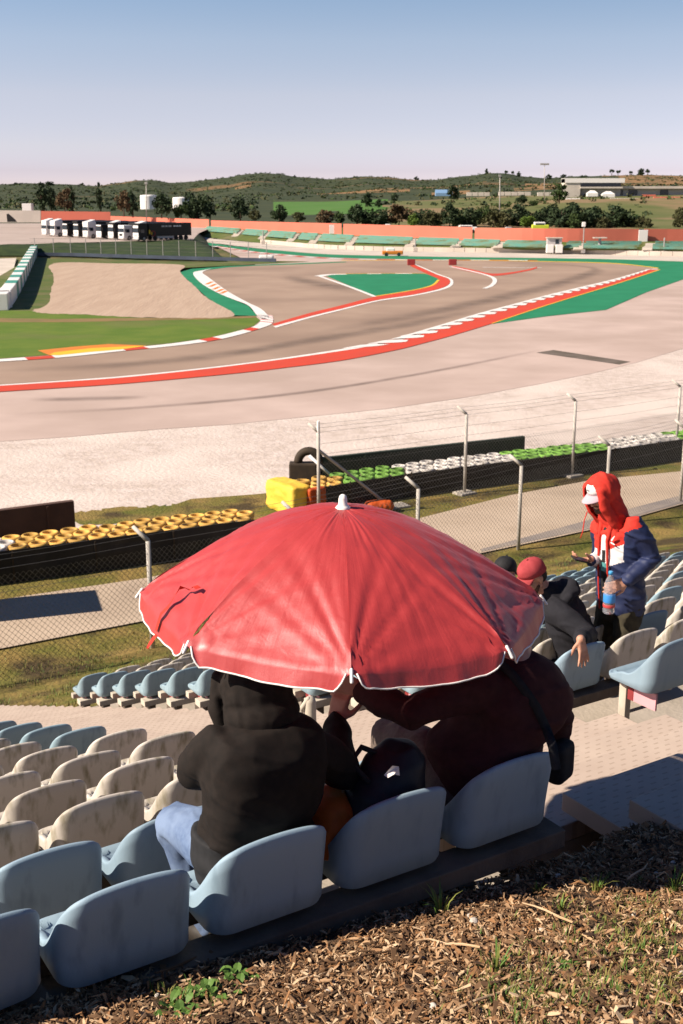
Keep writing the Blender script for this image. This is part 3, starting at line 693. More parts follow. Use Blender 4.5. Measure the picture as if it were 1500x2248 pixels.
wp = MB(); wp.bbox((-.10, .115, -.22), (.05, .06, .36), .006); WP_ME = wp.mesh('end_post'); WP_ME.materials.append(M['beam_pale'])
ORD = ['first', 'second', 'third', 'fourth', 'fifth', 'sixth', 'seventh', 'eighth', 'ninth', 'tenth', 'eleventh', 'twelfth', 'thirteenth', 'fourteenth', 'fifteenth', 'sixteenth', 'seventeenth', 'eighteenth', 'nineteenth', 'twentieth', 'twenty-first', 'twenty-second', 'twenty-third']
def make_seat(loc, rz, kind, label, group, plate=False):
    o = bpy.data.objects.new('stadium_seat', SEAT_ME[kind]); C.objects.link(o)
    o.location = loc; o.rotation_euler = (0, 0, rz)
    tag(o, label, 'stadium seat', group)
    b = bpy.data.objects.new('bracket', BR_ME); C.objects.link(b); b.parent = o
    if plate:
        q = bpy.data.objects.new('row_plate', PK_ME); C.objects.link(q); q.parent = o
        q = bpy.data.objects.new('end_post', WP_ME); C.objects.link(q); q.parent = o
    return o
COLN = {'blue': 'pale blue', 'teal': 'blue', 'beige': 'weathered beige'}
def beam(u0, u1, r, m, label, group, both=True, off=(0, 0)):
    e = empty('seat_beam', uv((u0 + u1) / 2, r * DR, TREAD0 - r * DH), label, 'seat beam', group)
    rot = Matrix.Rotation(TH, 3, 'Z'); z = PAN0 - DH * r - .13
    b = MB(); b.bbox(uv((u0 + u1) / 2, r * DR + .05, z), (u1 - u0, .13, .075), .006, rot); b.build('rear_rail', m, e)
    if both:
        b = MB(); b.bbox(uv((u0 + u1) / 2, r * DR + .32, z), (u1 - u0, .08, .07), .006, rot); b.build('front_rail', m, e)
    x = u0 + .12
    while x < u1:
        b = MB(); zt = z - .04; zb = TREAD0 - DH * r + .002
        b.box(uv(x, r * DR + .16, (zt + zb) / 2), (.07, .30, zt - zb), rot); b.build('support_leg', M['beam'], e)
        x += 1.5
    return e
GA, GB = 'stadium seats of the near block', 'stadium seats of the block beyond the steps'
def seen(p, mx=60): 
    x, y = proj(p); return -mx < x < 1500 + mx and y < 2248 + 160
# near block
for r in range(0, 12):
    n_ = 0
    for s in range(0, 16):
        p = uv(A_U - s * SU, r * DR + .20, PAN0 - DH * r)
        if r == 0 and s >= 4: continue
        if not seen(p + V(.2, 0, .2), 110): continue
        if r <= 1: kind = 'blue'
        elif r >= 6 and s == 0: kind = 'teal'
        elif r >= 8: kind = 'teal'
        else: kind = 'beige'
        rowname = 'top row' if r == 0 else ORD[r] + ' row from the top'
        make_seat(p, TH + random.uniform(-.012, .012), kind, f'{COLN[kind]} seat, {ORD[s]} from the steps in the {rowname}, near block', GA)
        n_ = s
    if r < 12:
        u0 = -2.02 if r == 0 else A_U - n_ * SU - .3
        beam(u0, .06, r, M['beam'], f'brown concrete beam under the {rowname} of near seats', 'seat beams of the near block')
# the turned seat at the bottom left corner on its own beam
p = at_y(6, 2062, 2.72)
cs = V(-1.165, 3.075, 8.95)
make_seat(cs, TH + .10, 'blue', 'pale blue seat cut by the frame in the bottom left corner, on its own beam', GA)
e = empty('seat_beam', cs + V(0, 0, -.5), 'brown beam end under the corner seat at the bottom left', 'seat beam', 'seat beams of the near block')
b = MB(); b.bbox(cs + U * -.3 + Vd * -.15 + V(0, 0, -.13), (1.1, .13, .075), .006, Matrix.Rotation(TH + .1, 3, 'Z')); b.build('rear_rail', M['beam'], e)
# block beyond the steps
for r in range(-1, 16):
    n_ = 0
    for s in range(0, 22):
        p = uv(B_U + s * SU, r * DR + .20, PAN0 - DH * r)
        if not seen(p, 30): continue
        x, y = proj(p)
        rng = random.Random(r * 31 + s)
        if s == 0: kind = 'blue' if r < 5 else 'teal'
        elif s >= 5 and r in (12, 13, 14, 15) and rng.random() < .7: kind = 'teal'
        elif r in (6, 9) and s >= 3: kind = 'teal' if rng.random() < .6 else 'beige'
        elif s >= 2 and rng.random() < .10: kind = 'teal'
        else: kind = 'beige'
        rn = f'{ORD[r + 1]} row'
        make_seat(p, TH + rng.uniform(-.02, .02), kind, f'{COLN[kind]} seat, {ORD[s]} from the steps in the {rn} down, far block', GB, plate=(s == 0))
        n_ = max(n_, s)
    if n_ or r > 3:
        beam(B_U - .24, B_U + max(n_, 1) * SU + .3, r, M['beam_pale'] if r > 3 else M['beam'], f'concrete beam under the {ORD[r + 1]} row of seats beyond the steps', 'seat beams of the block beyond the steps')
# white handrail post in the aisle
hp = uv(.16, 2.6 * DR, TREAD0 - DH * 2.6 - .05)
e = empty('handrail_post', hp, 'white handrail post with a pale clamp beside the hooded person\'s head', 'post')
b = MB(); b.tube([hp, hp + V(0, 0, .82)], .021, 12); b.build('pole', M['whiteplastic'], e, True)
b = MB(); b.tube([hp + V(0, 0, .76), hp + V(0, 0, .94)], [.034, .032], 14, rnd=True); b.build('clamp', M['beam_pale'], e, True)
b = MB(); b.tube([hp + V(-.045, -.01, .78), hp + V(-.05, -.01, .9), hp + V(-.01, -.01, .96)], .014, 8, rnd=True); b.build('lever', M['beam_pale'], e, True)
#PART2

# ------------------------------------------------------------------ organic bodies: union of tapered shapes, remeshed into one surface
def organic(mb, voxel, name, mats, parent, smooth_it=4, wrinkle=None, matfn=None, fac=.5):
    off = WORLD_LOC[parent.name] if parent else Vector((0, 0, 0))
    me = mb.mesh('tmp')
    o = bpy.data.objects.new('tmp', me); C.objects.link(o)
    r = o.modifiers.new('r', 'REMESH'); r.mode = 'VOXEL'; r.voxel_size = voxel
    s = o.modifiers.new('s', 'SMOOTH'); s.iterations = smooth_it; s.factor = fac
    dg = bpy.context.evaluated_depsgraph_get(); dg.update()
    ev = o.evaluated_get(dg); nm = bpy.data.meshes.new_from_object(ev)
    bpy.data.objects.remove(o); bpy.data.meshes.remove(me)
    nm.name = name
    if wrinkle:
        nm.update()
        nor = [v.normal.copy() for v in nm.vertices]
        for v, nn in zip(nm.vertices, nor): v.co += nn * wrinkle(v.co, nn)
    nm.update()
    ms = mats if isinstance(mats, list) else [mats]
    for m in ms: nm.materials.append(m)
    if matfn:
        for p in nm.polygons: p.material_index = matfn(p.center, p.normal)
    nm.polygons.foreach_set('use_smooth', [True] * len(nm.polygons))
    if off.length: nm.transform(Matrix.Translation(-off))
    ob = bpy.data.objects.new(name, nm); C.objects.link(ob)
    if parent: ob.parent = parent
    return ob
def folds(amp, freq, axis=V(0, 0, 1), sq=.35, seed=0):
    ax = Vector(axis).normalized()
    def fn(co, nn):
        along = ax * co.dot(ax); q = (co - along) * sq + along
        a = noise.noise(q * freq + V(seed, seed * 2, 0)); b = noise.noise(q * freq * 2.3 + V(0, seed, 5))
        return amp * ((1 - abs(a) * 2.2) * .8 + b * .5 - .3)
    return fn
def creases(amp, freq, axis, sq=.3, seed=0, sharp=4.5):
    ax = Vector(axis).normalized()
    def fn(co, nn):
        along = ax * co.dot(ax); q = (co - along) * sq + along
        a = noise.noise(q * freq + V(seed, seed * 2, 0)); b = noise.noise(q * freq * 1.7 + V(0, seed, 5))
        return amp * (max(0, 1 - abs(a) * sharp) + .6 * max(0, 1 - abs(b) * sharp) - .25)
    return fn
def hand(mb, wrist, d, palm_n, thumb_side, curl=.5, scale=1.0, spread=.10, thumb_curl=.3):
    """palm and five separate fingers; d = wrist to knuckles, palm_n = the way the palm faces, fingers curl that way"""
    d = Vector(d).normalized(); pn = Vector(palm_n); pn = (pn - d * pn.dot(d)).normalized()
    sd = d.cross(pn).normalized() * thumb_side
    w = Vector(wrist); k = scale
    # palm: fan of short thick bones
    for off in (-.028, -.009, .010, .028):
        mb.tube([w + sd * off * .55 * k, w + d * .085 * k + sd * off * k], [.017 * k, .0135 * k], 8, rnd=True)
    lens = {.028: (.042, .026, .022), .010: (.047, .030, .024), -.009: (.043, .028, .023), -.028: (.034, .021, .020)}
    for j, off in enumerate((.028, .010, -.009, -.028)):
        p = w + d * .085 * k + sd * off * k; a = curl * (.7 + .12 * j); pts = [p]; ang = a * .6
        fd0 = (d + sd * spread * off / .028).normalized()
        for L in lens[off]:
            dd = fd0 * math.cos(ang) + pn * math.sin(ang); p = p + dd * L * k; pts.append(p); ang += a
        mb.tube(pts, [.0105 * k, .0098 * k, .0090 * k, .0078 * k], 8, rnd=True)
    p0 = w + d * .022 * k + sd * .026 * k
    t1 = (d * .62 + sd * .75 + pn * (.25 + .4 * thumb_curl)).normalized(); t2 = (d * .9 + sd * .25 + pn * (.3 + thumb_curl)).normalized()
    mb.tube([p0, p0 + t1 * .042 * k, p0 + t1 * .042 * k + t2 * .030 * k, p0 + t1 * .042 * k + t2 * .055 * k], [.015 * k, .0125 * k, .0110 * k, .0088 * k], 8, rnd=True)
def basis(f, up=V(0, 0, 1)):
    f = Vector(f).normalized(); r = f.cross(Vector(up)).normalized(); u = r.cross(f).normalized()
    return r, f, u, Matrix((r, f, u)).transposed()          # columns: right, forward, up
def head(mb, c, f, up=V(0, 0, 1), k=1.0):
    """head centre c (between the ears), face looks along f"""
    r, f, u, m = basis(f, up); c = Vector(c)
    P = lambda x, y, z: c + (r * x + f * y + u * z) * k
    mb.ell(P(0, -.012, .035), (.077 * k, .097 * k, .085 * k), m)          # skull
    mb.ell(P(0, .022, -.035), (.063 * k, .070 * k, .085 * k), m)          # face
    mb.tube([P(0, .070, -.098), P(0, .055, -.105)], [.026 * k, .03 * k], 8, rnd=True)   # chin
    for s in (-1, 1):
        mb.tube([P(s * .055, .0, -.05), P(s * .028, .062, -.098)], [.024 * k, .022 * k], 8, rnd=True)   # jaw
        mb.tube([P(s * .050, .060, -.012), P(s * .034, .078, -.018)], [.018 * k, .016 * k], 8, rnd=True)  # cheek
        mb.tube([P(s * .046, .070, .026), P(s * .012, .088, .024)], [.010 * k, .011 * k], 8, rnd=True)  # brow
        mb.ell(P(s * .079, -.010, .0), (.010 * k, .020 * k, .032 * k), m, 10, 8)     # ear
        mb.ell(P(s * .083, -.016, .008), (.009 * k, .021 * k, .022 * k), m, 10, 8)
    mb.tube([P(0, .088, .020), P(0, .104, -.012), P(0, .112, -.026)], [.009 * k, .011 * k, .013 * k], 8, rnd=True)      # nose
    for s in (-1, 1): mb.ell(P(s * .012, .100, -.030), (.009 * k, .011 * k, .008 * k), m, 8, 6)
    mb.tube([P(-.022, .086, -.060), P(0, .096, -.058), P(.022, .086, -.060)], [.006 * k, .008 * k, .006 * k], 8, rnd=True)   # lips
    mb.tube([P(-.018, .084, -.070), P(0, .092, -.071), P(.018, .084, -.070)], [.006 * k, .008 * k, .006 * k], 8, rnd=True)
    return P, m
def eyes(e, P, k=1.0):
    for s in (-1, 1):
        b = MB(); b.ell(P(s * .031, .077, .006), (.0125 * k,) * 3, None, 12, 8); b.mi = 1; b.ell(P(s * .031, .0865, .005), (.006 * k,) * 3, None, 10, 6)
        b.build('eye', [M['whitecloth'], M['hair']], e, True)
def limb(mb, pts, rads, n=14, **kw): mb.tube(pts, rads, n, rnd=True, **kw)

# ---------------- umbrella
UC = V(0.005, 4.16, CAM_H - 1.095)        # apex
UR, UH = .75, .335
e_umb = empty('umbrella', (UC.x, UC.y, TREAD0), 'large open red parasol with white edging, held above the two seated people', 'umbrella')
def rib_pt(a, t):
    z = UC.z - UH * (t ** 1.75)
    if t > 1: z = UC.z - UH - (t - 1) * UH * 1.7
    tiltx = .03
    return V(UC.x + UR * t * math.cos(a), UC.y + UR * t * math.sin(a), z - tiltx * math.cos(a) * t * UR)
mb = MB(); A0 = R(-88); NA, NT_ = 44, 40; trim = []
vs = []; fs = []; mb.uv = []
for pnl in range(8):
    a0, a1 = A0 + pnl * math.pi / 4, A0 + (pnl + 1) * math.pi / 4
    base = len(vs); edge = []
    rnd_ = random.Random(pnl)
    ph = [rnd_.uniform(0, 6.28) for _ in range(6)]
    for i in range(NA + 1):
        s = i / NA; db = min(s, 1 - s)
        for j in range(NT_ + 1):
            t = j / NT_ * .985 + .015
            p = rib_pt(a0, t).lerp(rib_pt(a1, t), s)
            b = math.sin(math.pi * s)
            mid = (a0 + a1) / 2; outd = V(math.cos(mid), math.sin(mid), 0)
            # cloth tension: flat chord, slight inward sag, folds that fan out from the rib tips
            p.z += .007 * b * math.sin(math.pi * min(1, t)) - .012 * b * t ** 4
            d0 = math.hypot(s * UR * .76 * t, (1 - t) * UR); d1 = math.hypot((1 - s) * UR * .76 * t, (1 - t) * UR)
            w = 0
            for dd, sg in ((d0, 0), (d1, 1)):
                ss = s if sg == 0 else 1 - s
                an = math.atan2((1 - t) * UR + .01, ss * UR * .76 * t + .01)
                w += math.exp(-dd / .19) * .0065 * math.sin(an * 15 + ph[sg]) * min(1, dd / .03)
                w += math.exp(-dd / .30) * .0035 * math.sin(an * 27 + ph[sg + 2]) * min(1, dd / .06)
            w += .0035 * noise.noise(V(s * 3 + pnl * 7, t * 7, 1)) * b + .0022 * noise.noise(V(s * 16 + pnl * 5, t * 4, 2)) * b
            w += .004 * math.sin(t * 95 + 3 * noise.noise(V(s * 3, t * 2, pnl))) * math.exp(-((db - .035) / .03) ** 2) * math.exp(-((t - .16) / .12) ** 2)
            p += (outd * .35 + V(0, 0, 1)) * w
            vs.append(p)
        # valance
        g = min(1, db / .07) ** .5
        dep = .060 * g * (1 + .05 * math.sin(s * 7 + ph[4]))
        pe = vs[-1].copy()
        for q in range(1, 7):
            f = q / 6
            fl = .005 * math.sin(s * 9 + ph[5]) * f * g + .0022 * math.sin(s * 29 + ph[3]) * f * g
            p = pe + outd * (dep * .30 * f + fl) + V(0, 0, -dep * f * .93)
            p += V(-outd.y, outd.x, 0) * (.5 - s) * 2 * .018 * f * (1 if db < .12 else max(0, 1 - (db - .12) / .1))
            vs.append(p)
        mb.uv += [(s + pnl * 1.37, j / (NT_ + 6)) for j in range(NT_ + 7)]
        edge.append(vs[-1].copy())
    m_ = NT_ + 1 + 6
    for i in range(NA):
        for j in range(m_ - 1):
            fs.append((base + i * m_ + j, base + i * m_ + j + 1, base + (i + 1) * m_ + j + 1, base + (i + 1) * m_ + j))
    trim.append(edge)
mb.add(vs, fs)
mb.build('canopy', M['umb'], e_umb, True)
for t in trim:
    b = MB(); b.tube(t, .0031, 6); b.build('edging', M['whiteplastic'], e_umb, True)
for pnl in range(8):
    a = A0 + pnl * math.pi / 4
    pts = [rib_pt(a, t) + V(0, 0, -.014) for t in (.02, .2, .4, .6, .8, .97, 1.0)] + [rib_pt(a, 1.01) + V(0, 0, -.010)]
    b = MB(); b.tube(pts, .0045, 6); rb = b.build('rib', M['metal'], e_umb, True)
    b = MB(); b.tube([rib_pt(a, .985) + V(0, 0, .002), rib_pt(a, 1.015) + V(0, 0, -.012)], .0055, 8, rnd=True)
    o = b.build('rib_tip', M['whiteplastic'], e_umb, True); o.parent = rb
    b = MB(); b.tube([UC + V(0, 0, -.42), rib_pt(a, .5) + V(0, 0, -.016)], .0038, 6); o = b.build('strut', M['metal'], e_umb, True); o.parent = rb
b = MB(); b.tube([V(UC.x, UC.y, TREAD0 + .03), V(UC.x, UC.y, UC.z - .01)], .0145, 14); b.build('pole', M['whiteplastic'], e_umb, True)
b = MB(); b.tube([V(UC.x, UC.y, UC.z - .45), V(UC.x, UC.y, UC.z - .39)], .024, 14); b.build('runner', M['whiteplastic'], e_umb, True)
b = MB(); b.lathe([(.0, -.012), (.026, -.010), (.028, -.003), (.022, .004), (.0165, .009), (.0155, .030), (.013, .040), (.007, .046), (0, .048)], UC + V(0, 0, .004), 20); b.build('ferrule', M['whiteplastic'], e_umb, True)
# tie strap with its loose ends on the left panel
b = MB(); sp0 = rib_pt(A0 + math.pi / 4 * 6.5, .985).lerp(rib_pt(A0 + math.pi / 4 * 6.5, .9), .4)
tan = V(-math.sin(R(205)), math.cos(R(205)), 0)
def ribbon(pts, w):
    n_ = len(pts); vs = []
    for p, d in pts: vs += [Vector(p) - Vector(d) * w / 2, Vector(p) + Vector(d) * w / 2]
    b.add(vs, [(2 * i, 2 * i + 1, 2 * i + 3, 2 * i + 2) for i in range(n_ - 1)])
aS = A0 + math.pi / 4 * 6.5
rad = V(math.cos(aS), math.sin(aS), 0); tg = V(-rad.y, rad.x, 0)
SP = lambda t, s, h: rib_pt(A0 + math.pi / 4 * 6, t).lerp(rib_pt(A0 + math.pi / 4 * 7, t), s) + V(0, 0, h)
ribbon([(SP(1.03, .50, -.03), tg), (SP(1.0, .50, .012), tg), (SP(.965, .50, .012), tg), (SP(.93, .505, .028), tg * .8 + V(0, 0, .5)), (SP(.90, .51, .045), tg * .5 + V(0, 0, .8)), (SP(.875, .53, .032), tg + V(0, 0, .3)), (SP(.86, .57, .022), tg * .8 + rad * .4), (SP(.845, .62, .035), tg * .5 + rad), (SP(.835, .66, .026), tg * .4 + rad)], .022)
ribbon([(SP(1.03, .50, -.045), tg), (SP(1.06, .50, -.055), tg), (SP(1.075, .48, -.07), tg + V(0, 0, .3)), (SP(1.06, .465, -.085), tg)], .026)
b.build('tie_strap', M['redfleece'], e_umb, True)

# ---------------- person under the hood, seated at the left
def zy(px, py, y): return at_y(px, py, y)
sc1 = uv(A_U - 2 * SU, .20, PAN0)
p1 = empty('person', sc1 + V(0, 0, -.42), 'seated person in a black hoodie, hood up, and pale jeans, holding the parasol pole', 'person', 'people in the stand')
hipC = sc1 + Vd * .035 + U * .045 + V(0, 0, .10)
hd1 = zy(560, 1524, 3.70)
Rr, Fw = U, Vd
shL, shR = zy(464, 1634, 3.50), zy(684, 1628, 3.72)
kneeL, kneeR = zy(388, 1800, 3.93), V(-.36, 4.10, 9.04)
footL, footR = V(-.50, 3.90, TREAD0 + .05), V(-.34, 4.08, TREAD0 + .05)
handR = V(UC.x, UC.y, 9.375); wrR = handR + V(-.03, -.055, -.085); elR = zy(748, 1690, 3.83)
elL = zy(440, 1705, 3.62); wrL = V(-.38, 3.95, 9.14)
b = MB(); P, hm = head(b, hd1, Fw * .95 + V(0, 0, -.18))
limb(b, [hd1 + V(0, 0, -.06) - Fw * .02, hipC.lerp(hd1, .70)], [.056, .06])
b.loft([(hipC + V(0, 0, -.06), Rr * .15, Fw * .12), (hipC + V(0, 0, .12), Rr * .14, Fw * .10), (hipC.lerp((shL + shR) / 2, .75), Rr * .16, Fw * .10), ((shL + shR) / 2, Rr * .16, Fw * .07)])
for s, e_, w_ in ((shL, elL, wrL), (shR, elR, wrR)): limb(b, [s.lerp((shL + shR) / 2, .25) + Fw * (.05 if s is shL else .01) + V(0, 0, -.03), e_ + Fw * (.05 if s is shL else 0), w_], [.036, .034, .026])
for sd, k_, f_ in ((-1, kneeL, footL), (1, kneeR, footR)):
    h_ = hipC + Rr * .09 * sd; limb(b, [h_, k_, f_ + V(0, 0, .05)], [.075, .055, .040])
hand(b, wrR, V(.25, .25, .9), V(.5, .75, -.1), -1, curl=1.05)
hand(b, wrL, Vd + V(0, 0, -.3), V(0, 0, -1), 1, curl=.35)
organic(b, .007, 'body', M['skin'], p1, 3)
mid = (shL + shR) / 2
b = MB()
b.loft([(hipC + V(0, 0, -.045), Rr * .170, Fw * .135), (hipC + V(0, 0, .02), Rr * .19, Fw * .150), (hipC + V(0, 0, .12) - Fw * .03, Rr * .192, Fw * .145), (hipC.lerp(mid, .45) - Fw * .035, Rr * .203, Fw * .145),
        (hipC.lerp(mid, .75) - Fw * .025, Rr * .212, Fw * .145), (mid + V(0, 0, -.03) - Fw * .01, Rr * .212, Fw * .135), (mid + V(0, 0, .025), Rr * .203, Fw * .115), (mid + V(0, 0, .055), Rr * .17, Fw * .095), (mid + V(0, 0, .075), Rr * .10, Fw * .08)], 36, .72)
shl_ = shL.lerp(mid, .22) + Fw * .05 + V(0, 0, -.03)
limb(b, [shl_, shl_.lerp(elL, .5) + Fw * .03, elL + Fw * .05, elL.lerp(wrL, .9)], [.07, .07, .066, .05])
limb(b, [shR.lerp(mid, .12) + V(0, 0, -.025), shR.lerp(elR, .5), elR, elR.lerp(wrR, .55), elR.lerp(wrR, .92)], [.082, .078, .076, .056, .045])
for f in (.45, .62, .8): limb(b, [elR.lerp(wrR, f), elR.lerp(wrR, f + .04)], [.062 - .01 * f] * 2)   # pushed-up sleeve rolls
hem = lambda co: smoothstep(.45, .12, (co.z - hipC.z) / (mid.z - hipC.z))
f1_, f2_ = creases(.007, 6, V(.6, .1, 1), .5, 3), creases(.016, 9, V(.15, .1, 1), .22, 17, 3)
organic(b, .008, 'hoodie', M['hoodie'], p1, 12, lambda co, nn: f1_(co, nn) + hem(co) * f2_(co, nn))
b = MB(); hc_ = hipC - Fw * .0
b.loft([(hc_ + V(0, 0, -.055), Rr * .168, Fw * .137), (hc_ + V(0, 0, -.05), Rr * .178, Fw * .147), (hc_ + V(0, 0, .0), Rr * .192, Fw * .160), (hc_ + V(0, 0, .01), Rr * .18, Fw * .148)], 40, .8)
b.build('hem_band', M['hoodie'], p1, True)
# hood: deep bag around the head, sagging at the nape
b = MB(); hf = (Fw * .95 + V(0, 0, -.15)); r_, f_, u_, m_ = basis(hf)
Q = lambda x, y, z: hd1 + r_ * x + f_ * y + u_ * z
b.ell(Q(0, -.012, .03), (.122, .13, .128), m_); b.ell(Q(0, -.03, -.06), (.128, .125, .105), m_)
b.tube([Q(.085, .09, .06), Q(.10, .10, -.04), Q(.075, .10, -.12)], [.03, .03, .035], 10, rnd=True); b.tube([Q(-.085, .09, .06), Q(-.10, .10, -.04), Q(-.075, .10, -.12)], [.03, .03, .035], 10, rnd=True)
b.tube([Q(-.12, .02, -.125), Q(-.085, -.10, -.14), Q(0, -.135, -.15), Q(.085, -.10, -.14), Q(.125, .02, -.125)], [.035, .05, .055, .05, .035], 12, rnd=True)
organic(b, .007, 'hood', M['hoodie'], p1, 6, creases(.007, 8, V(.7, .2, .6), .45, 8))
b = MB()
b.loft([(hipC + V(0, 0, -.09), Rr * .18, Fw * .14), (hipC + V(0, 0, .0), Rr * .19, Fw * .15), (hipC + V(0, 0, .05), Rr * .17, Fw * .14)], 20)
for sd, k_, f_ in ((-1, kneeL, footL), (1, kneeR, footR)):
    h_ = hipC + Rr * .095 * sd + V(0, 0, -.015); limb(b, [h_, h_.lerp(k_, .55) + V(0, 0, .005), k_ + V(0, 0, -.005), k_.lerp(f_, .55), f_ + V(0, 0, .07)], [.105, .097, .082, .066, .056])
organic(b, .009, 'jeans', M['jeans'], p1, 4, creases(.008, 9, V(1, .3, 0), .35, 5))
b = MB()
b.loft([(hipC + Rr * -.13 + V(0, 0, -.10), Rr * .07, Fw * .12), (hipC + Rr * -.155 + V(0, 0, .0), Rr * .065, Fw * .125), (hipC + Rr * -.155 + V(0, 0, .09), Rr * .055, Fw * .11)], 18)
organic(b, .009, 'hanging_shirt', M['blackcloth'], p1, 4, folds(.006, 14, V(0, 0, 1), .3, 2))
for f_ in (footL, footR):
    b = MB(); d = (Vd * .9 + U * -.25).normalized()
    b.tube([f_ - d * .07 + V(0, 0, .0), f_ + d * .05, f_ + d * .15 + V(0, 0, -.01)], [.042, .046, .036], 12, rnd=True); b.tube([f_ - d * .06, f_ + V(0, 0, .06) - d * .03], [.042, .04], 10, rnd=True)
    organic(b, .009, 'shoe', M['shoe'], p1, 3)

# ---------------- big man seated at the right, arm stretched to the pole
sc2 = uv(A_U, .20, PAN0)
p2 = empty('person', sc2 + V(0, 0, -.42), 'heavy seated person in a dark maroon jumper with a shoulder strap, one arm stretched', 'person', 'people in the stand')
hip2 = sc2 + V(.02, -.02, .11) + Vd * .05
hd2 = V(.68, 4.42, 9.60); sL, sR = zy(1045, 1490, 4.10), zy(1205, 1472, 4.34)
eL = zy(900, 1568, 3.98); wL = V(UC.x + .065, UC.y - .03, 9.405)
eR = zy(1225, 1600, 4.5); wR = V(.72, 4.72, 9.16)
kL, kR = V(.215, 4.47, 9.05), V(.60, 4.62, 9.05); fL, fR = V(.20, 4.52, TREAD0 - .25), V(.62, 4.70, TREAD0 - .25)
R2 = (sR - sL); R2.z = 0; R2.normalize(); F2 = V(-R2.y, R2.x, 0)
b = MB(); P, hm = head(b, hd2, F2 + V(0, 0, -.3), k=1.03)
mid2 = (sL + sR) / 2
limb(b, [hd2 + V(0, -.02, -.05), mid2 + V(0, 0, .02)], [.066, .075])
b.loft([(hip2 + V(0, 0, -.06), R2 * .13, F2 * .11), (hip2 + V(.02, 0, .15), R2 * .13, F2 * .11), (mid2 + V(0, 0, -.1), R2 * .13, F2 * .10), (mid2, R2 * .10, F2 * .07)])
limb(b, [sL.lerp(eL, .15), eL, wL + V(.03, -.01, -.01)], [.045, .04, .03]); limb(b, [sR.lerp(eR, .15), eR, wR], [.045, .04, .03])
for s_, k_, f_ in ((-1, kL, fL), (1, kR, fR)): limb(b, [hip2 + R2 * .1 * s_, k_, f_ + V(0, 0, .05)], [.085, .06, .045])
hand(b, wL, V(-.75, .15, .30), V(-.25, 1, 0), 1, curl=1.0, scale=1.05)
hand(b, wR, V(-.5, .8, -.1), V(0, 0, -1), 1, curl=.4)
organic(b, .007, 'body', M['skin'], p2, 3)
b = MB()
b.loft([(hip2 + V(0, 0, -.06), R2 * .18, F2 * .165), (hip2 + V(.01, 0, .03), R2 * .205, F2 * .185), (hip2 + V(.04, .02, .14), R2 * .212, F2 * .20), (hip2.lerp(mid2, .5) + V(.04, .02, 0), R2 * .212, F2 * .195),
        (mid2 + V(.02, .01, -.14), R2 * .228, F2 * .185), (mid2 + V(.01, 0, -.05), R2 * .215, F2 * .155), (mid2 + V(0, 0, .03), R2 * .17, F2 * .12), (mid2 + V(0, .01, .075), R2 * .09, F2 * .09)], 32, .8)
limb(b, [sL + V(.02, 0, -.03), sL.lerp(eL, .5) + V(0, 0, -.01), eL, eL.lerp(wL, .5), eL.lerp(wL, .93)], [.082, .070, .062, .056, .045])
limb(b, [sR + V(-.03, 0, -.04), sR.lerp(eR, .5), eR, wR], [.09, .082, .072, .05])
organic(b, .010, 'jumper', M['maroon'], p2, 6, creases(.011, 6, V(.35, .1, 1), .35, 11))
b = MB()
for s_, k_, f_ in ((-1, kL, fL), (1, kR, fR)):
    h_ = hip2 + R2 * .11 * s_ + V(0, 0, -.01)
    limb(b, [h_, h_.lerp(k_, .5) + V(0, 0, .02), k_ + V(0, 0, .01), k_.lerp(f_, .5), f_ + V(0, 0, .07)], [.105, .115, .098, .08, .068])
organic(b, .010, 'trousers', M['greytrousers'], p2, 5, folds(.006, 9, V(1, -.4, 0), .35, 4))
b = MB(); r_, f_, u_, m_ = basis(F2 + V(0, 0, -.3)); b.ell(hd2 + u_ * .045 - f_ * .018, (.084, .102, .085), m_); b.ell(hd2 - f_ * .055 - u_ * .01, (.07, .05, .07), m_); organic(b, .009, 'hair', M['hair'], p2, 3)
for f_ in (fL, fR):
    b = MB(); d = Vd; b.tube([f_ - d * .07, f_ + d * .06, f_ + d * .17 + V(0, 0, -.01)], [.045, .05, .038], 12, rnd=True); organic(b, .01, 'shoe', M['shoe'], p2, 3)
b = MB(); axw = (eL - wL).normalized(); rr_, _, _, mw = basis(axw)
b.tube([wL + axw * .028, wL + axw * .048], .040, 16); b.mi = 1; b.lathe([(0, 0), (.019, 0), (.019, .010), (0, .012)], wL + axw * .038 + V(.0, -.036, -.016), 16, V(-.1, -.9, -.45).to_track_quat('Z', 'Y').to_matrix())
b.build('wristwatch', [M['steel'], M['glass']], p2, True)
# shoulder strap and pouch
b = MB(); st = []
for px, py in ((1092, 1452), (1120, 1475), (1150, 1512), (1178, 1552), (1200, 1600), (1214, 1640), (1222, 1690)):
    lo_, hi_ = 3.4, 4.8
    st.append((px, py))
def strap_pt(px, py):           # on the back of the jumper: meet the torso's ellipse from behind
    d = ray(px, py); o_ = V(0, 0, CAM_H)
    for i in range(600):
        p = o_ + d * (3.2 + i * .003)
        zt = (p.z - hip2.z) / (mid2.z - hip2.z); c = hip2.lerp(mid2, max(0, min(1.1, zt)))
        q = p - c; a_ = q.dot(R2) / (.235 if zt < .75 else .235 - (zt - .75) * .25); b_ = q.dot(F2) / (.222 if zt < .5 else .222 - (zt - .5) * .14)
        if a_ * a_ + b_ * b_ < 1.04: return p
    return o_ + d * 4.2
pts = [strap_pt(*q) for q in st]; vsr = []
for i, p in enumerate(pts):
    t = (pts[min(i + 1, len(pts) - 1)] - pts[max(i - 1, 0)]).normalized(); vw = (p - V(0, 0, CAM_H)).normalized(); s_ = t.cross(vw).normalized()
    p = p - vw * .014
    vsr += [p - s_ * .017, p + s_ * .017, p + s_ * .017 + vw * .006, p - s_ * .017 + vw * .006]
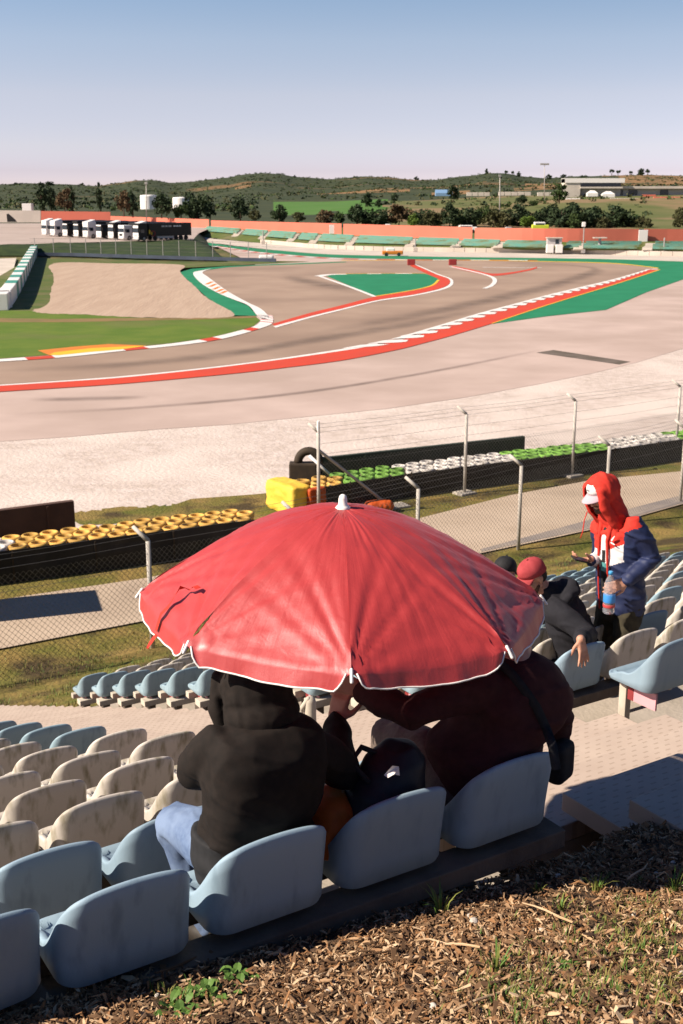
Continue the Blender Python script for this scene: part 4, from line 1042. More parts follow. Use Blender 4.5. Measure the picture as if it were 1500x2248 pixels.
b.add(vsr, [(4 * i + k, 4 * i + (k + 1) % 4, 4 * i + 4 + (k + 1) % 4, 4 * i + 4 + k) for i in range(len(pts) - 1) for k in range(4)])
pch = empty('shoulder_bag', zy(1236, 1690, 4.42) + V(0, 0, -.08), 'small black shoulder bag hanging at the hip of the person in maroon', 'bag')
b.build('strap', M['blackcloth'], pch, True)
b = MB(); pc = zy(1232, 1672, 4.42); b.bbox(pc, (.075, .14, .17), .03, Matrix.Rotation(TH - 1.2, 3, 'Z')); organic(b, .008, 'pouch', M['blackcloth'], pch, 5)

# ---------------- things on the empty seat between them
bc = uv(A_U - SU + .02, .17, PAN0)
bag = empty('backpack', bc, 'black backpack with a small pale mark, slumped on the seat between the two people', 'backpack')
b = MB()
b.loft([(bc + V(0, 0, .02) - Vd * .03, U * .15, Vd * .12), (bc + V(0, 0, .12), U * .165, Vd * .13), (bc + V(.03, .02, .22), U * .15, Vd * .125), (bc + V(.06, .04, .31), U * .115, Vd * .10), (bc + V(.075, .05, .365), U * .06, Vd * .06)], 24)
b.tube([bc + V(-.10, -.02, .04), bc + V(-.08, -.02, .16), bc + V(-.01, 0, .26)], [.06, .055, .05], 10, rnd=True)
organic(b, .010, 'pack_body', M['navybag'], bag, 6, folds(.010, 9, V(.5, .3, 1), .5, 21))
b = MB()
for q in range(3):
    b.tube([bc + V(-.02 + .02 * q, -.10 + .03 * q, .27 + .02 * q), bc + V(.0 + .02 * q, -.115 + .03 * q, .31 + .012 * q)], .008, 6, rnd=True)
lp = [zy(856, 1690, 3.80), zy(870, 1683, 3.80), zy(874, 1700, 3.79), zy(862, 1704, 3.79)]
b = MB(); b.add([zy(843, 1702, 3.70), zy(862, 1681, 3.71), zy(876, 1683, 3.73), zy(878, 1703, 3.72), zy(866, 1700, 3.70), zy(852, 1708, 3.69)], [(5, 4, 3, 2, 1, 0)])
mk = b.build('emblem', M['whitecloth'], bag)
b = MB(); b.tube([bc + V(-.04, -.07, .28), bc + V(-.10, -.05, .34), bc + V(-.06, .03, .36), bc + V(.02, .02, .33)], .011, 8, rnd=True); b.build('carry_loop', M['blackcloth'], bag, True)
oc = uv(A_U - SU - .155, .20, PAN0)
b = MB()
b.loft([(oc + V(.0, -.0, .01), U * .06, Vd * .08), (oc + V(0, 0, .02), U * .10, Vd * .12), (oc + V(-.01, .02, .12), U * .10, Vd * .12), (oc + V(-.01, .03, .19), U * .075, Vd * .09), (oc + V(0, .03, .22), U * .04, Vd * .05)], 20)
oj = organic(b, .010, 'jacket', M['orangecloth'], None, 5, folds(.012, 9, V(0, .3, 1), .5, 33))
tag(oj, 'bundled orange jacket squeezed on the seat beside the black backpack', 'jacket')

# ---------------- man in the red cap, seated beyond the steps and twisted round
hip3 = zy(1270, 1492, 8.42); hip3.z = max(hip3.z, 7.72)
p3 = empty('person', V(hip3.x, hip3.y, 7.28), 'person in a dark hooded top and faded red cap, hand on a seat back', 'person', 'people in the stand')
F3 = V(-.93, -.02, -.30).normalized(); fl3 = V(-.95, .30, 0).normalized(); R3 = V(fl3.y, -fl3.x, 0)
hd3 = zy(1172, 1268, 8.36)
s3c = zy(1224, 1312, 8.42); s3L, s3R = s3c - R3 * .19 + V(0, 0, -.01), s3c + R3 * .19 + V(0, 0, .03)
e3L = zy(1287, 1395, 7.98); q3 = uv(B_U, 3 * DR + .20, PAN0 - 3 * DH); w3L = q3 + U * -.065 + Vd * -.232 + V(0, 0, .335)
e3R = s3R + V(-.12, .05, -.26); w3R = e3R + V(-.2, .05, -.12)
b = MB(); P3, hm3 = head(b, hd3, V(-.80, -.36, -.45))
limb(b, [hd3 + V(.03, .02, -.05), s3c + V(-.03, 0, .02)], [.058, .065])
b.loft([(hip3 + V(0, 0, -.06), fl3 * .12, R3 * .15), (hip3.lerp(s3c, .5), fl3 * .11, R3 * .15), (s3c, fl3 * .09, R3 * .15)])
limb(b, [s3L.lerp(e3L, .15), e3L, w3L], [.045, .04, .03]); limb(b, [s3R.lerp(e3R, .15), e3R, w3R], [.045, .04, .03])
k3 = hip3 + fl3 * .46 + V(0, 0, .02); f3 = V(k3.x, k3.y, 7.06)
for s_ in (-1, 1): limb(b, [hip3 + R3 * .1 * s_, k3 + R3 * .12 * s_, f3 + R3 * .12 * s_ + V(0, 0, .06)], [.08, .058, .042])
hand(b, w3L, Vd * -.42 + V(-.05, 0, -.9), Vd + V(0, 0, -.3), -1, curl=.20, scale=1.0, spread=.26)
hand(b, w3R, V(-.9, 0, -.3), V(0, 0, -1), 1, curl=.5)
organic(b, .0065, 'body', M['skin'], p3, 3)
eyes(p3, P3)
b = MB()
up3 = (s3c - hip3)
b.loft([(hip3 + V(.02, 0, -.05), fl3 * .165, R3 * .20), (hip3 + V(.015, 0, .05), fl3 * .18, R3 * .215), (hip3.lerp(s3c, .35) + V(.03, 0, 0), fl3 * .175, R3 * .22), (hip3.lerp(s3c, .68) + V(.035, 0, 0), fl3 * .17, R3 * .235),
        (hip3.lerp(s3c, .90) + V(.02, 0, 0), fl3 * .15, R3 * .225), (s3c + V(-.01, 0, .03), fl3 * .115, R3 * .15), (s3c + V(-.04, 0, .075), fl3 * .08, R3 * .09)], 28)
limb(b, [s3L + V(.01, 0, -.03), s3L.lerp(e3L, .5), e3L, e3L.lerp(w3L, .5), e3L.lerp(w3L, .9)], [.095, .085, .075, .062, .048])
limb(b, [s3R + V(0, 0, -.03), e3R, w3R], [.09, .072, .05])
b.tube([s3c + V(.05, -.15, .05), s3c + V(.10, -.02, .085), s3c + V(.06, .13, .06), s3c + V(-.05, .13, .04)], [.045, .062, .055, .035], 12, rnd=True)   # folded hood
b.ell(s3c + V(.085, -.01, .075), (.085, .12, .05)); b.tube([s3c + V(-.01, 0, .02), s3c.lerp(hd3, .42) + V(.02, .0, -.02)], [.115, .085], 14, rnd=True)
organic(b, .010, 'hooded_top', M['navyhood'], p3, 5, creases(.013, 7, V(.3, .2, 1), .35, 40))
b = MB(); b.loft([(hip3 + V(0, 0, -.10), fl3 * .15, R3 * .19), (hip3 + V(0, 0, .02), fl3 * .16, R3 * .2)], 20)
for s_ in (-1, 1): limb(b, [hip3 + R3 * .1 * s_, k3 + R3 * .12 * s_, f3 + R3 * .12 * s_ + V(0, 0, .08)], [.105, .085, .06])
organic(b, .011, 'trousers', M['blackcloth'], p3, 4)
def cap(person, c, f, m1, m2, k=1.0, brim_m=None, up=V(0, 0, 1), front_panel=None):
    r, f, u, m = basis(f, up); P = lambda x, y, z: Vector(c) + (r * x + f * y + u * (z + .012)) * k
    b = MB(); vs = []; n = 28; rows = 9
    for j in range(rows):
        th = j / (rows - 1) * math.pi / 2
        for i in range(n):
            a = 2 * math.pi * i / n; bulge = 1 + .06 * max(0, math.sin(a)) * math.sin(th * 2)
            vs.append(P(.089 * math.cos(a) * math.cos(th) * bulge, -.008 + .106 * math.sin(a) * math.cos(th) * bulge, .038 + .10 * math.sin(th) ** .8 - .012 * (1 - math.sin(a)) * (1 if j == 0 else 0)))
    fs = [(j * n + i, j * n + (i + 1) % n, (j + 1) * n + (i + 1) % n, (j + 1) * n + i) for j in range(rows - 1) for i in range(n)]
    b.add(vs, fs)
    if front_panel: b.m = [1 if math.sin(2 * math.pi * (i + .5) / n) > .25 else 0 for j in range(rows - 1) for i in range(n)]
    b.ell(P(0, -.008, .139), (.008 * k,) * 3, None, 8, 5)
    cp_ = b.build('cap', [m1, front_panel] if front_panel else m1, person, True)
    md = cp_.modifiers.new('s', 'SOLIDIFY'); md.thickness = .003
    b = MB(); vs = []; nn = 14
    for j in range(7):
        t = j / 6
        for i in range(nn):
            a = math.pi * (.12 + .76 * i / (nn - 1))
            x = .086 * math.cos(a) * (1 + .04 * t); y = -.008 + .104 * math.sin(a) + t * .078 * math.sin(a) ** .6
            vs.append(P(x, y, .040 - .022 * t - .20 * x * x / .086 + .0))
    b.add(vs, [(j * nn + i, j * nn + i + 1, (j + 1) * nn + i + 1, (j + 1) * nn + i) for j in range(6) for i in range(nn - 1)])
    bo = b.build('cap_brim', brim_m or m1, person, True); md = bo.modifiers.new('s', 'SOLIDIFY'); md.thickness = .004
    bo.parent = cp_
    return P
cap(p3, hd3, V(-.80, -.36, -.45), M['redcap'], M['redcap'], 1.05)
b = MB(); r_, f_, u_, m_ = basis(V(-.80, -.36, -.45)); b.ell(hd3 - f_ * .045 + u_ * .005, (.080, .062, .070), m_)
organic(b, .009, 'hair', M['hair'], p3, 3)
b = MB(); Pb = P3
b.tube([Pb(.066, .02, -.045), Pb(.045, .062, -.088), Pb(0, .085, -.098), Pb(-.045, .062, -.088), Pb(-.066, .02, -.045)], [.014, .022, .028, .022, .014], 8, rnd=True)
b.tube([Pb(-.025, .09, -.05), Pb(0, .1, -.047), Pb(.025, .09, -.05)], .007, 6, rnd=True)
organic(b, .006, 'beard', M['beard'], p3, 2)
for s_ in (-1, 1):
    b = MB(); ff_ = f3 + R3 * .12 * s_; b.tube([ff_ - fl3 * .06, ff_ + fl3 * .14], [.045, .038], 10, rnd=True); organic(b, .011, 'shoe', M['shoe'], p3, 3)

# ---------------- standing man with red hood, phone and bottle
zy4 = lambda px, py, y: zy(px, py, y * .93)
p4 = empty('person', V(2.12, 8.62, 7.54), 'standing person in a red hood and navy jacket holding a phone and bottle', 'person', 'people in the stand')
F4 = V(-.86, -.50, 0).normalized(); R4 = V(F4.y, -F4.x, 0)
hd4 = zy4(1322, 1085, 9.15); nk4 = zy4(1352, 1140, 9.22)
s4L, s4R = zy4(1398, 1150, 9.05), zy4(1322, 1148, 9.42); s4c = (s4L + s4R) / 2
hp4 = zy4(1362, 1330, 9.27)
e4L = zy4(1432, 1228, 9.06); w4L = zy4(1375, 1276, 8.96)
e4R = zy4(1322, 1232, 9.42); w4R = zy4(1298, 1228, 9.16)
kk = (zy4(1372, 1392, 9.08), zy4(1328, 1390, 9.36)); fo = (zy4(1384, 1470, 9.2), zy4(1335, 1470, 9.4))
for f_ in fo: f_.z = 7.59
b = MB(); hdir4 = V(-.78, -.42, -.46); P4, hm4 = head(b, hd4, hdir4)
limb(b, [hd4 + V(.04, .02, -.05), nk4 + V(0, 0, -.03)], [.056, .062])
b.loft([(hp4 + V(0, 0, -.05), R4 * .15, F4 * .11), (hp4.lerp(s4c, .5), R4 * .14, F4 * .10), (s4c + V(0, 0, -.08), R4 * .13, F4 * .09), (s4c, R4 * .10, F4 * .06)])
limb(b, [s4L.lerp(e4L, .15), e4L, w4L], [.042, .038, .028]); limb(b, [s4R.lerp(e4R, .15), e4R, w4R], [.042, .038, .028])
for s_, k_, f_ in ((-1, kk[0], fo[0]), (1, kk[1], fo[1])): limb(b, [hp4 + R4 * .09 * s_, k_, f_ + V(0, 0, .05)], [.085, .058, .042])
BT = zy4(1339, 1300, 8.93)
hand(b, w4L, V(-.80, -.18, -.30), V(.05, .95, -.2), 1, curl=.55, scale=1.08)
hand(b, w4R, V(-.85, -.35, .10), V(-.1, .2, 1), -1, curl=.55, scale=1.05)
organic(b, .0065, 'body', M['skin'], p4, 3)
eyes(p4, P4)
tor = [(hp4 + V(0, 0, -.02), .205, .155), (hp4 + V(0, 0, .10), .215, .165), (hp4.lerp(s4c, .45), .205, .155), (hp4.lerp(s4c, .75), .215, .155), (s4c + V(0, 0, -.05), .215, .14), (s4c + V(0, 0, .015), .175, .11), (nk4 + V(0, 0, .02), .085, .085)]
b = MB(); b.loft([(c, R4 * w, F4 * d) for c, w, d in tor], 30)
limb(b, [s4L + V(-.01, .01, -.03), s4L.lerp(e4L, .5), e4L, e4L.lerp(w4L, .5), e4L.lerp(w4L, .93)], [.085, .078, .070, .062, .046])
limb(b, [s4R + V(.0, -.01, -.03), s4R.lerp(e4R, .5), e4R, e4R.lerp(w4R, .9)], [.085, .078, .07, .046])
def jm(co, nn):
    q = co - s4c; x = q.dot(R4); y = q.dot(F4); z = q.z
    # chest block between the arms: red above, white band, navy below
    arm = (co - s4L).dot(-R4) > -.035 or x > .165
    zz = z - .55 * max(0, -x)
    if y > -.035 and y < .2 and abs(x) < .2 and not arm and nn.dot(F4) > -.35:
        if zz > -.20: return 1
        if zz > -.335: return 2
    if y > -.02 and arm and zz > -.13 and zz > -.11 and (co - e4L).length > .3 and nn.dot(F4) > .1: return 1
    return 0
organic(b, .009, 'jacket', [M['navy'], M['redfleece'], M['whitecloth']], p4, 5, creases(.011, 8, V(.3, .2, 1), .4, 50), jm)
# open front: dark shirt with white and teal print
b = MB(); fr = lambda t, x, d: hp4.lerp(s4c, t) + R4 * x + F4 * d
b.loft([(fr(0, -.0, .125), R4 * .048, F4 * .05), (fr(.3, .0, .125), R4 * .047, F4 * .05), (fr(.6, .0, .125), R4 * .045, F4 * .05), (fr(.85, .0, .115), R4 * .040, F4 * .05), (fr(1.02, .0, .085), R4 * .045, F4 * .045)], 16)
def sm(co, nn):
    t = (co - hp4).dot(s4c - hp4) / (s4c - hp4).length_squared; x = (co - hp4).dot(R4)
    if .62 < t < .93 and abs(x) < .05 and not (abs(x + .01) < .012 and t < .75): return 1
    if .50 < t <= .60: return 2
    return 0
organic(b, .007, 'shirt', [M['blackcloth'], M['whitecloth'], M['tealcloth']], p4, 3, None, sm)
for s_ in (-1, 1):
    b = MB(); b.tube([fr(0, .05 * s_, .165), fr(.3, .052 * s_, .168), fr(.6, .05 * s_, .168), fr(.85, .045 * s_, .16), fr(1.0, .05 * s_, .125), nk4 + R4 * .06 * s_ + F4 * .07 + V(0, 0, .06)], [.007, .007, .008, .012, .022, .026], 8, rnd=True)
    b.build('zip_edge', M['redfleece'], p4, True)
# emblem on the chest: two short white strokes, as on the photo
b = MB(); ec = s4c - R4 * .105 + F4 * .152 + V(0, 0, -.085)
b.tube([ec + V(0, 0, .0) + R4 * .008, ec - R4 * .016 + V(0, 0, .035)], [.010, .004], 6, rnd=True, flat=.4); b.tube([ec + R4 * .014 + V(0, 0, -.022), ec - R4 * .020 + V(0, 0, -.028)], [.007, .005], 6, rnd=True, flat=.4)
b.build('emblem', M['whitecloth'], p4, True)
# hood with an open face: one draped bag, cut open in front
r_, f_, u_, m_ = basis(V(-.84, -.45, -.22)); Q = lambda x, y, z: hd4 + r_ * x + f_ * y + u_ * z
b = MB(); b.ell(Q(0, -.005, .035), (.115, .13, .130), m_); b.ell(Q(0, -.05, .03), (.095, .10, .118), m_)
for s_ in (-1, 1): b.tube([Q(.075 * s_, .07, .06), Q(.088 * s_, .06, -.06), nk4 + R4 * .085 * s_ + F4 * .06 + V(0, 0, -.02), s4c + R4 * .075 * s_ + F4 * .10 + V(0, 0, -.10)], [.035, .038, .042, .03], 12, rnd=True)
b.loft([(nk4 + V(0, 0, -.10) - F4 * .01, R4 * .155, F4 * .115), (nk4 + V(0, 0, -.03) - F4 * .01, R4 * .135, F4 * .115), (nk4.lerp(hd4, .45) - F4 * .02, R4 * .115, F4 * .11), (hd4 + V(.03, .02, .0), R4 * .10, F4 * .09)], 24)
ho = organic(b, .008, 'hood', M['redfleece'], p4, 6, creases(.009, 9, V(.5, .3, .4), .4, 62))
bm = bmesh.new(); bm.from_mesh(ho.data); o4 = WORLD_LOC[p4.name]
kill = []
for f in bm.faces:
    q = f.calc_center_median() + o4 - hd4; x, y, z = q.dot(r_), q.dot(f_), q.dot(u_)
    wdt = .080 * math.sqrt(max(0, 1 - ((z - .0) / .118) ** 2)) if z > 0 else .080 - .16 * max(0, -z - .04)
    if y > .03 and abs(x) < max(.016, wdt) and z < .112 and z > -.34: kill.append(f)
bmesh.ops.delete(bm, geom=kill, context='FACES'); bm.to_mesh(ho.data); bm.free()
md = ho.modifiers.new('s', 'SOLIDIFY'); md.thickness = .008; md.offset = -1
b = MB(); q0 = Q(.085, .09, -.13); b.tube([q0, q0 + V(-.02, -.01, -.06), q0 + V(-.03, -.02, -.15), q0 + V(-.045, -.02, -.20)], .004, 6); b.build('drawstring', M['redfleece'], p4, True)
Pc = cap(p4, hd4, hdir4, M['whitecloth'], M['whitecloth'], 1.0, M['lilac'])
b = MB(); b.tube([Pc(.006, .100, .090), Pc(-.004, .099, .097)], [.005, .004], 8, rnd=True, flat=.5); b.build('cap_badge', M['blackcloth'], p4, True)
b = MB(); Pb = P4
b.tube([Pb(.066, .02, -.045), Pb(.045, .062, -.088), Pb(0, .085, -.098), Pb(-.045, .062, -.088), Pb(-.066, .02, -.045)], [.014, .022, .028, .022, .014], 8, rnd=True)
b.tube([Pb(-.025, .09, -.05), Pb(0, .1, -.047), Pb(.025, .09, -.05)], .007, 6, rnd=True)
organic(b, .006, 'beard', M['beard'], p4, 2)
b = MB(); b.loft([(hp4 + V(0, 0, -.10), R4 * .17, F4 * .13), (hp4 + V(0, 0, .02), R4 * .18, F4 * .14)], 20)
for s_, k_, f_ in ((-1, kk[0], fo[0]), (1, kk[1], fo[1])):
    h_ = hp4 + R4 * .095 * s_; limb(b, [h_, h_.lerp(k_, .5), k_, k_.lerp(f_, .6), f_ + V(0, 0, .08)], [.115, .105, .088, .078, .072])
organic(b, .010, 'trousers', M['oliv'], p4, 4, folds(.010, 9, V(.2, .2, 1), .9, 61))
for f_ in fo:
    b = MB(); b.tube([f_ - F4 * .07, f_ + F4 * .06, f_ + F4 * .17 + V(0, 0, -.012)], [.044, .05, .04], 12, rnd=True); organic(b, .010, 'shoe', M['whiteshoe'], p4, 3)
ph = empty('phone', zy4(1277, 1230, 9.05), 'dark smartphone in the hand of the standing person', 'phone')
pm = Matrix((V(-.90, -.30, .30).normalized(), V(.25, -.95, -.15).normalized(), V(.32, -.06, .94).normalized())).transposed()
b = MB(); b.bbox(zy4(1277, 1229, 9.05), (.155, .078, .011), .005, pm); b.build('phone_case', M['blackcloth'], ph)
b = MB(); b.box(zy4(1277, 1229, 9.05) + (pm @ V(0, 0, .0062)), (.145, .07, .001), pm); b.build('screen', M['phone'], ph)
bt = empty('water_bottle', BT + V(0, 0, -.165), 'clear plastic water bottle with blue cap and blue label in the standing person\'s hand', 'bottle')
b = MB(); b.lathe([(0, 0), (.034, 0), (.043, .008), (.044, .03), (.041, .04), (.044, .05), (.044, .16), (.041, .17), (.044, .18), (.044, .20), (.040, .235), (.028, .27), (.016, .29), (.0145, .305), (.0, .305)], BT + V(0, 0, -.165), 24); b.build('bottle_body', M['clear'], bt, True)
b = MB(); b.lathe([(.0446, .09), (.0452, .092), (.0452, .150), (.0446, .152)], BT + V(0, 0, -.165), 24, close=False); b.build('label_band', M['bluelabel'], bt, True)
b = MB(); b.lathe([(.0446, .052), (.0452, .054), (.0452, .072), (.0446, .074)], BT + V(0, 0, -.165), 24); b.build('label_strip', M['redlabel'], bt, True)
b = MB(); b.lathe([(0, .303), (.0175, .303), (.0175, .325), (.015, .328), (0, .328)], BT + V(0, 0, -.165), 20); b.build('bottle_cap', M['bluecap'], bt, True)

# ---------------- person half hidden behind the canopy
hd5 = zy(1108, 1263, 9.1)
p5 = empty('person', V(hd5.x, hd5.y, hd5.z - .95), 'person in a black cap mostly hidden behind the right edge of the parasol', 'person', 'people in the stand')
F5 = V(-.6, .8, 0); R5 = V(.8, .6, 0)
b = MB(); head(b, hd5, V(.35, .85, -.35)); limb(b, [hd5 + V(0, 0, -.05), hd5 + V(0, .02, -.2)], [.055, .06]); c5 = hd5 + V(0, 0, -.45)
b.loft([(c5 + V(0, 0, -.2), R5 * .15, F5 * .11), (c5, R5 * .15, F5 * .1), (c5 + V(0, 0, .22), R5 * .16, F5 * .09)])
for s_ in (-1, 1):
    limb(b, [c5 + R5 * .18 * s_ + V(0, 0, .2), c5 + R5 * .22 * s_ + V(0, 0, -.08), c5 + R5 * .1 * s_ + F5 * .25 + V(0, 0, -.1)], [.05, .042, .03])
    limb(b, [c5 + R5 * .09 * s_ + V(0, 0, -.2), c5 + R5 * .12 * s_ + F5 * .44 + V(0, 0, -.2), c5 + R5 * .12 * s_ + F5 * .44 + V(0, 0, -.62)], [.08, .058, .042])
    hand(b, c5 + R5 * .1 * s_ + F5 * .25 + V(0, 0, -.1), F5, V(0, 0, -1), s_, curl=.4)
organic(b, .009, 'body', M['skin'], p5, 3)
b = MB(); b.loft([(c5 + V(0, 0, -.25), R5 * .19, F5 * .15), (c5, R5 * .2, F5 * .15), (c5 + V(0, 0, .2), R5 * .2, F5 * .13), (c5 + V(0, 0, .27), R5 * .12, F5 * .09)])
for s_ in (-1, 1): limb(b, [c5 + R5 * .17 * s_ + V(0, 0, .18), c5 + R5 * .22 * s_ + V(0, 0, -.08), c5 + R5 * .1 * s_ + F5 * .22 + V(0, 0, -.1)], [.085, .07, .05])
organic(b, .011, 'jacket', M['blackcloth'], p5, 4)
b = MB()
for s_ in (-1, 1): limb(b, [c5 + R5 * .09 * s_ + V(0, 0, -.2), c5 + R5 * .12 * s_ + F5 * .44 + V(0, 0, -.2), c5 + R5 * .12 * s_ + F5 * .44 + V(0, 0, -.60)], [.105, .08, .06])
organic(b, .012, 'trousers', M['blackcloth'], p5, 4)
cap(p5, hd5, V(.35, .85, -.35), M['blackcloth'], M['blackcloth'], 1.05)

# ------------------------------------------------------------------ tyre barriers
def tyre_stack_mesh(name, m):
    b = MB(); prof = []
    H = 1.1; nt = 5; h = H / nt
    for i in range(nt):
        z = i * h
        prof += [(.255, z + .01), (.298, z + .04), (.304, z + h / 2), (.298, z + h - .04), (.255, z + h - .01)]
    prof += [(.225, H), (.20, H - .015), (.19, H - .06), (.17, H - .12), (.16, .2), (.16, 0)]
    b.lathe(prof, n=18, close=True); me = b.mesh(name, smooth=True); me.materials.append(m); return me
TY = {k: tyre_stack_mesh('tyre_stack_' + k, M['tyre_' + k]) for k in 'ygwk'}
def barrier(front, depth, colour, label, rows=3, group='tyre barriers beside the gravel', H=1.1, belt=True):
    """front: two ground points (near face), tyres stand behind it"""
    a, c = Vector(front[0]), Vector(front[1]); d = (c - a); L = d.length; d.normalize(); nb = V(-d.y, d.x, 0)
    e = empty('tyre_barrier', (a + c) / 2, label, 'tyre barrier', group)
    o_ = WORLD_LOC[e.name]; sp = .585
    n = max(1, int(L / sp)); rng = random.Random(int(L * 100))
    for r in range(rows):
        for i in range(n):
            p = a + d * ((i + .5 + (.5 if r % 2 else 0)) * L / n) + nb * (.34 + r * sp * .87)
            t = bpy.data.objects.new('tyre_stack', TY[colour]); C.objects.link(t); t.parent = e
            t.location = p - o_ + V(0, 0, rng.uniform(-.02, .0)); t.rotation_euler = (rng.uniform(-.03, .03), rng.uniform(-.03, .03), rng.uniform(0, 6)); sq_ = rng.uniform(.95, 1.04); t.scale = (sq_, 2 - sq_, H / 1.1 * rng.uniform(.965, 1.01))
    if belt:
        b = MB(); n2 = max(2, int(L / .5)); vs = []
        for i in range(n2 + 1):
            p = a + d * (L * i / n2) - nb * (.0 + .03 * noise.noise(V(i * .8, L, 0)))
            for z in (.02, .3, .56, .80, H - .06): vs.append(p + V(0, 0, z) + nb * (.012 * math.sin(z * 9 + i)))
        b.add(vs, [(i * 5 + k, (i + 1) * 5 + k, (i + 1) * 5 + k + 1, i * 5 + k + 1) for i in range(n2) for k in range(4)])
        o = b.build('conveyor_belt', M['rubber'], e); md = o.modifiers.new('s', 'SOLIDIFY'); md.thickness = .02
        for k in range(int(L / 2.5) + 1):
            b = MB(); b.box(a + d * min(L, .05 + k * 2.5) - nb * .03 + V(0, 0, .55), (.05, .03, .9), Matrix.Rotation(math.atan2(d.y, d.x), 3, 'Z'))
            b.build('fixing_strip', M['tyre_k'], e)
    return e
T1a, T1b, T1c = at_z(-160, 1305), at_z(28, 1281), at_z(560, 1208)
barrier((T1a, T1b), 2, 'w', 'short white painted tyre barrier at the left edge, before the yellow one', 3)
barrier((T1b, T1c), 2, 'y', 'long yellow tyre barrier with black belt, in front of the brown board', 3)
pA = at_z(690, 1150); 
seg = [(690, 1128), (766, 1114), (900, 1092), (1140, 1060), (1345, 1034), (1500, 1010), (1640, 988)]
gp = [at_z(x, y) for x, y in seg]
for i, (c_, lb) in enumerate((('y', 'short yellow tyre barrier behind the parasol top, beside the yellow tarpaulin'), ('g', 'green tyre barrier between the yellow and the white one, behind the brace'), ('w', 'white tyre barrier in front of the dark green board'),
                             ('g', 'bright green tyre barrier right of the dark green board, above the red hood'), ('w', 'white tyre barrier at the right edge of the photo'), ('g', 'green tyre barrier end at the far right edge'))):
    barrier((gp[i], gp[i + 1]), 2, c_, lb, 3, H=1.0)
# tarpaulins wrapped round the end
d0 = (gp[1] - gp[0]).normalized(); n0 = V(-d0.y, d0.x, 0)
b = MB(); c_ = gp[0] - d0 * .55 + n0 * .85 + V(0, 0, .56); b.bbox(c_, (.9, 1.9, 1.12), .16, Matrix.Rotation(math.atan2(d0.y, d0.x), 3, 'Z'))
ot = organic(b, .04, 'tarpaulin', M['tarp_y'], None, 4, folds(.035, 2.2, V(0, 0, 1), .7, 70)); tag(ot, 'yellow tarpaulin bundle closing the end of the tyre barrier', 'tarpaulin')
b = MB(); c_ = gp[0] - d0 * .0 - n0 * .13 + V(0, 0, .5); b.bbox(c_, (.75, .30, 1.0), .08, Matrix.Rotation(math.atan2(d0.y, d0.x), 3, 'Z'))
ot = organic(b, .03, 'tarpaulin', M['tarp_o'], None, 4, folds(.03, 3, V(0, 0, 1), .7, 71)); tag(ot, 'orange tarpaulin beside the yellow one at the barrier end', 'tarpaulin')
# boards and block behind the tyres
def board(pa, pb, h, t, m, label, name='board'):
    a, c = at_z(*pa), at_z(*pb); d = c - a
    b = MB(); b.bbox((a + c) / 2 + V(0, 0, h / 2), (d.length, t, h), .02, Matrix.Rotation(math.atan2(d.y, d.x), 3, 'Z'))
    for k in (.2, .8): b.box(a + d * k + V(0, 0, h / 2) - V(-d.y, d.x, 0).normalized() * (t / 2 + .02), (.08, .04, h * .9), Matrix.Rotation(math.atan2(d.y, d.x), 3, 'Z'))
    return tag(b.build(name, m), label, 'board')
board((-140, 1222), (165, 1178), 1.28, .25, M['brownboard'], 'brown board standing behind the left yellow tyre barrier')
board((705, 1075), (1148, 1022), 1.30, .2, M['darkboard'], 'long dark green board behind the green and white tyres')
bl = at_z(672, 1075)
e = empty('ground_anchor', bl, 'dark brown rubber block with an upright arch behind the yellow tyres', 'anchor block')
b = MB(); b.bbox(bl + V(-.1, 0, .55), (1.1, .6, 1.1), .06); b.build('block', M['tyre_k'], e)
b = MB(); b.tube([bl + V(.12 + .42 * math.cos(a), 0, 1.1 + .46 * math.sin(a)) for a in [math.pi * k / 14 for k in range(15)]], .17, 10); b.build('arch', M['tyre_k'], e, True)
b = MB(); b.tube([bl + V(.15, -.35, 1.45), bl + V(.95, -.6, .75)], .06, 8); b.build('white_pole', M['whiteplastic'], e, True)
rb = at_z(832, 1126); b = MB(); b.tube([rb + V(-.3, 0, .22), rb + V(.3, .1, .22)], .26, 14, rnd=True)
o = organic(b, .03, 'sack', M['tarp_o'], None, 3, folds(.03, 4, V(1, 0, 0), .6, 5)); tag(o, 'rusty orange sack on the verge just above the parasol', 'sack')

# ------------------------------------------------------------------ chain-link fences
def chain_mesh(b, A, B, zlo, zhi, pitch, rad):
    """diagonal wires between two ground points"""
    A, B = Vector(A), Vector(B); d = B - A; L = V(d.x, d.y, 0).length; h = zhi - zlo; nrm_ = V(-d.y, d.x, 0).normalized()
    x = -h
    while x < L:
        for sgn in (1, -1):
            x0, x1 = max(0, x), min(L, x + h)
            if x1 - x0 < .02: continue
            t0, t1 = (x0 - x) / h, (x1 - x) / h
            z0, z1 = (zlo + h * t0, zlo + h * t1) if sgn == 1 else (zhi - h * t0, zhi - h * t1)
            p0, p1 = A + d * (x0 / L) + V(0, 0, z0) + nrm_ * rad * sgn, A + d * (x1 / L) + V(0, 0, z1) + nrm_ * rad * sgn
            t = (p1 - p0).normalized(); s_ = t.cross(nrm_).normalized() * rad; q = nrm_ * rad
            vs = [p0 - s_ - q * .6, p0 + s_ - q * .6, p0 + q, p1 - s_ - q * .6, p1 + s_ - q * .6, p1 + q]
            b.add(vs, [(0, 1, 4, 3), (1, 2, 5, 4), (2, 0, 3, 5)])
        x += pitch
